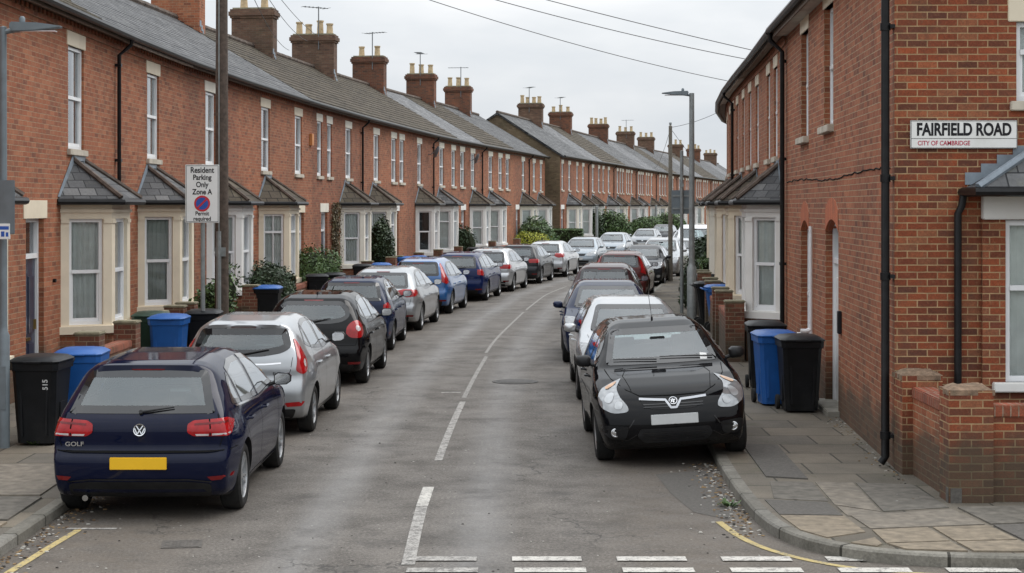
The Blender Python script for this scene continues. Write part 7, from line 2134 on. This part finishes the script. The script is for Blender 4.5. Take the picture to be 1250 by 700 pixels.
# ------------------------------------------------------------------ hedges and shrubs
def foliage(name, label, cat, c, size, n, leaf, mat, box=False, seed=0, stem=True, lump=.30):
    rr = random.Random(seed)
    root = empty(name, (c[0], c[1], PAVE), rr.uniform(0, .3) if not box else c[3] if len(c) > 3 else 0, label, cat)
    sx, sy, sz = size; z0 = c[2] - PAVE
    mb = MB()
    lumps = [(Vector((rr.uniform(-1, 1), rr.uniform(-1, 1), rr.uniform(-1, 1))).normalized(), rr.uniform(.0, lump)) for _ in range(34)]
    def rad(d):
        return 1 - lump * .5 + sum(a * max(0, d.dot(u)) ** 8 for u, a in lumps)
    for i in range(n):
        if box:
            f = rr.random(); x, y, z = rr.uniform(-1, 1), rr.uniform(-1, 1), rr.uniform(-1, 1)
            ax = rr.choices((0, 1, 2), (sy * sz, sx * sz, sx * sy))[0]; s_ = rr.choice((-1, 1)); dep = 1 - abs(rr.gauss(0, .05))
            if ax == 0: x = s_ * dep
            elif ax == 1: y = s_ * dep
            else: z = abs(dep)
            p = Vector((x * sx, y * sy, z * sz))
        else:
            d = Vector((rr.gauss(0, 1), rr.gauss(0, 1), rr.gauss(0, 1))).normalized()
            k = rad(d) * (1 - abs(rr.gauss(0, .17))) * (1 + (rr.uniform(.02, .22) if rr.random() < .05 else 0))
            p = Vector((d.x * sx * k, d.y * sy * k, d.z * sz * k))
        p.z += z0
        if p.z < .03: continue
        nrm = (p - Vector((0, 0, z0))).normalized() * .6 + Vector((rr.uniform(-1, 1), rr.uniform(-1, 1), rr.uniform(-.2, 1)))
        nrm.normalize(); a = nrm.cross(Vector((rr.uniform(-1, 1), rr.uniform(-1, 1), rr.uniform(-1, 1)))).normalized(); b = nrm.cross(a)
        s_ = leaf * rr.uniform(.6, 1.3)
        mb.face([p - a * s_, p - b * s_ * .45, p + a * s_, p + b * s_ * .45])
    mb.build('leaves', M[mat], root)
    co = MB()      # solid dark core, coloured as the shade inside the leaves
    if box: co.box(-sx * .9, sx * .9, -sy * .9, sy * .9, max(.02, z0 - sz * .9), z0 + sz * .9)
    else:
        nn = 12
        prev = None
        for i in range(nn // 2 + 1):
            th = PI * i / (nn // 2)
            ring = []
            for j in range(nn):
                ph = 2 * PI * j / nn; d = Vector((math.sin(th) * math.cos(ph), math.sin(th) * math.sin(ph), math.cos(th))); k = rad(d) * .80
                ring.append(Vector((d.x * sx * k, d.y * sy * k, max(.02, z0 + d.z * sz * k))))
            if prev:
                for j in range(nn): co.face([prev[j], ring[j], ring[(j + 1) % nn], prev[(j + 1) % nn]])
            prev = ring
    co.build('dark_core', M['leaf_core'], root, smooth=True)
    if stem:
        st = MB(); st.tube([(0, 0, 0), (0.02, 0, max(.2, z0))], .05, 6, r2=.03); st.build('trunk', M['trunk'], root)
    return root
M['leaf_core'] = simple('dark foliage core', (0.02, 0.026, 0.012), .95, var=.4, vscale=9, bmp=.6)
foliage('bush', 'dark round bush behind the black bin with the blue lid', 'bush', (-5.7, 40.4, .95), (.62, .8, .62), 3800, .045, 'leaf_dark', seed=1)
foliage('hedge', 'light green hedge above the two black bins on the left', 'hedge', (-5.25, 46.6, 1.08), (.55, 1.5, .48), 5200, .045, 'leaf', seed=2)
foliage('bush', 'small leafy shrub behind the parking sign pole', 'bush', (-5.75, 33.2, .95), (.38, .5, .55), 1300, .05, 'leaf', seed=3)
foliage('shrub', 'tall narrow dark shrub growing against the pale bay', 'shrub', (-4.55, 60.0, 1.35), (.42, .5, 1.15), 3200, .06, 'leaf_dark', seed=4)
foliage('bush', 'small shrub at the foot of a white bay near the middle distance', 'bush', (-2.2, 77.0, 1.2), (.4, .5, .8), 900, .07, 'leaf_dark', seed=5)
foliage('bush', 'bright yellow-green bush on the left at the bend', 'bush', (.95, 92.4, .78), (.95, .9, .65), 3600, .06, 'leaf_yellow', seed=6)
foliage('bush', 'large green bush behind the yellow-green one', 'bush', (1.35, 96.2, 1.15), (1.15, 1.3, .98), 3600, .08, 'leaf', seed=7, lump=.3)
foliage('hedge', 'clipped square hedge in front of the brown gable end', 'hedge', (3.35, 104.2, .82), (.92, 1.6, .70), 3600, .06, 'leaf', box=True, seed=8)
foliage('hedge', 'tall dark hedge before the far terrace, left of two', 'hedge', (6.9, 117.2, 1.2), (1.25, 1.6, 1.25), 4500, .09, 'leaf', seed=9, lump=.35)
foliage('shrub', 'upright dark shrub at the left end of the tall far hedge', 'shrub', (5.6, 116, 1.2), (.5, .6, 1.35), 1600, .09, 'leaf_dark', seed=10, lump=.35)
foliage('hedge', 'tall dark hedge before the far terrace, right of two', 'hedge', (9.7, 127.2, 1.15), (1.2, 2.2, 1.1), 4500, .09, 'leaf', seed=11, lump=.3)
foliage('hedge', 'green hedge at the far bend behind the slim poles', 'hedge', (12.6, 138, 1.15), (1.2, 2.4, 1.05), 3000, .1, 'leaf', seed=12, lump=.3)
foliage('hedge', 'low clipped hedge beyond the bins on the right', 'hedge', (5.72, 50.2, .72), (.36, 1.7, .62), 3400, .05, 'leaf', box=True, seed=13)
foliage('shrub', 'dark straggly shrub overhanging the right footway by the van', 'shrub', (6.35, 56.0, 1.1), (.45, 1.2, .95), 3000, .065, 'leaf_dark', seed=14, lump=.35)
foliage('shrub', 'dark climbing plant beside the two poles on the right footway', 'shrub', (4.95, 47.2, .75), (.22, .5, .8), 1500, .05, 'leaf_dark', seed=15, lump=.35)
# ------------------------------------------------------------------ camera, sky, sun
cam_d = bpy.data.cameras.new('camera'); cam = bpy.data.objects.new('camera', cam_d); link(cam)
cam.location = (0, 0, 2.9); cam.rotation_euler = (PI / 2, 0, 0)
cam_d.sensor_width = 36; cam_d.sensor_fit = 'HORIZONTAL'; cam_d.lens = 36 * 2100 / 1250
cam_d.shift_y = -98 / 1250
cam_d.clip_end = 3000; cam_d.clip_start = .1
SC.camera = cam
w = bpy.data.worlds.new('World'); SC.world = w; w.use_nodes = True
nt = w.node_tree; bg = nt.nodes['Background']
sky = N(nt, 'ShaderNodeTexSky', sky_type='NISHITA'); sky.sun_disc = False
SUN_EL, SUN_AZ = 50, 62
sky.sun_elevation = math.radians(SUN_EL); sky.sun_rotation = math.radians(SUN_AZ)
sky.altitude = 20; sky.air_density = 1.0; sky.dust_density = 4.0
tc = coords(nt, 'Generated')
sp = N(nt, 'ShaderNodeSeparateXYZ'); nt.links.new(tc, sp.inputs[0])
el = mth(nt, 'MAXIMUM', sp.outputs[2], 0.0)
# overcast cloud deck: brighter overhead than at the horizon, softly mottled
mp = N(nt, 'ShaderNodeMapping'); mp.inputs['Scale'].default_value = (1.0, 1.0, 3.2); nt.links.new(tc, mp.inputs[0])
cl1 = noise(nt, mp.outputs[0], 3.4, 6, 0.55)
deck = ramp(nt, cl1, [(0.30, (5.9, 6.4, 6.9)), (0.5, (7.1, 7.4, 7.7)), (0.66, (8.4, 8.55, 8.7))])
gain = mth(nt, 'ADD', 0.97, mth(nt, 'MULTIPLY', el, 1.6))
vm = N(nt, 'ShaderNodeVectorMath', operation='SCALE'); nt.links.new(deck, vm.inputs[0]); nt.links.new(gain, vm.inputs[3])
hs = N(nt, 'ShaderNodeHueSaturation'); hs.inputs['Saturation'].default_value = 0.3; nt.links.new(sky.outputs[0], hs.inputs['Color'])
c = mixc(nt, 0.93, hs.outputs[0], vm.outputs[0])
nt.links.new(c, bg.inputs['Color']); bg.inputs['Strength'].default_value = 0.1
sd = bpy.data.lights.new('sun', 'SUN'); so = bpy.data.objects.new('sun', sd); link(so)
sd.energy = 1.3; sd.angle = math.radians(35); sd.color = (1.0, .965, .92)
# sun direction: from behind the camera's right shoulder, high
az = math.radians(SUN_AZ); dirv = Vector((math.sin(az) * math.cos(math.radians(SUN_EL)), math.cos(az) * math.cos(math.radians(SUN_EL)), math.sin(math.radians(SUN_EL))))
so.rotation_euler = dirv.to_track_quat('Z', 'Y').to_euler()
SC.view_settings.view_transform = 'Standard'; SC.view_settings.look = 'None'
SC.view_settings.exposure = 0.12; SC.view_settings.gamma = 1.0; SC.view_settings.use_curve_mapping = False
SC.cycles.max_bounces = 8; SC.cycles.transparent_max_bounces = 16; SC.cycles.diffuse_bounces = 3; SC.cycles.glossy_bounces = 3
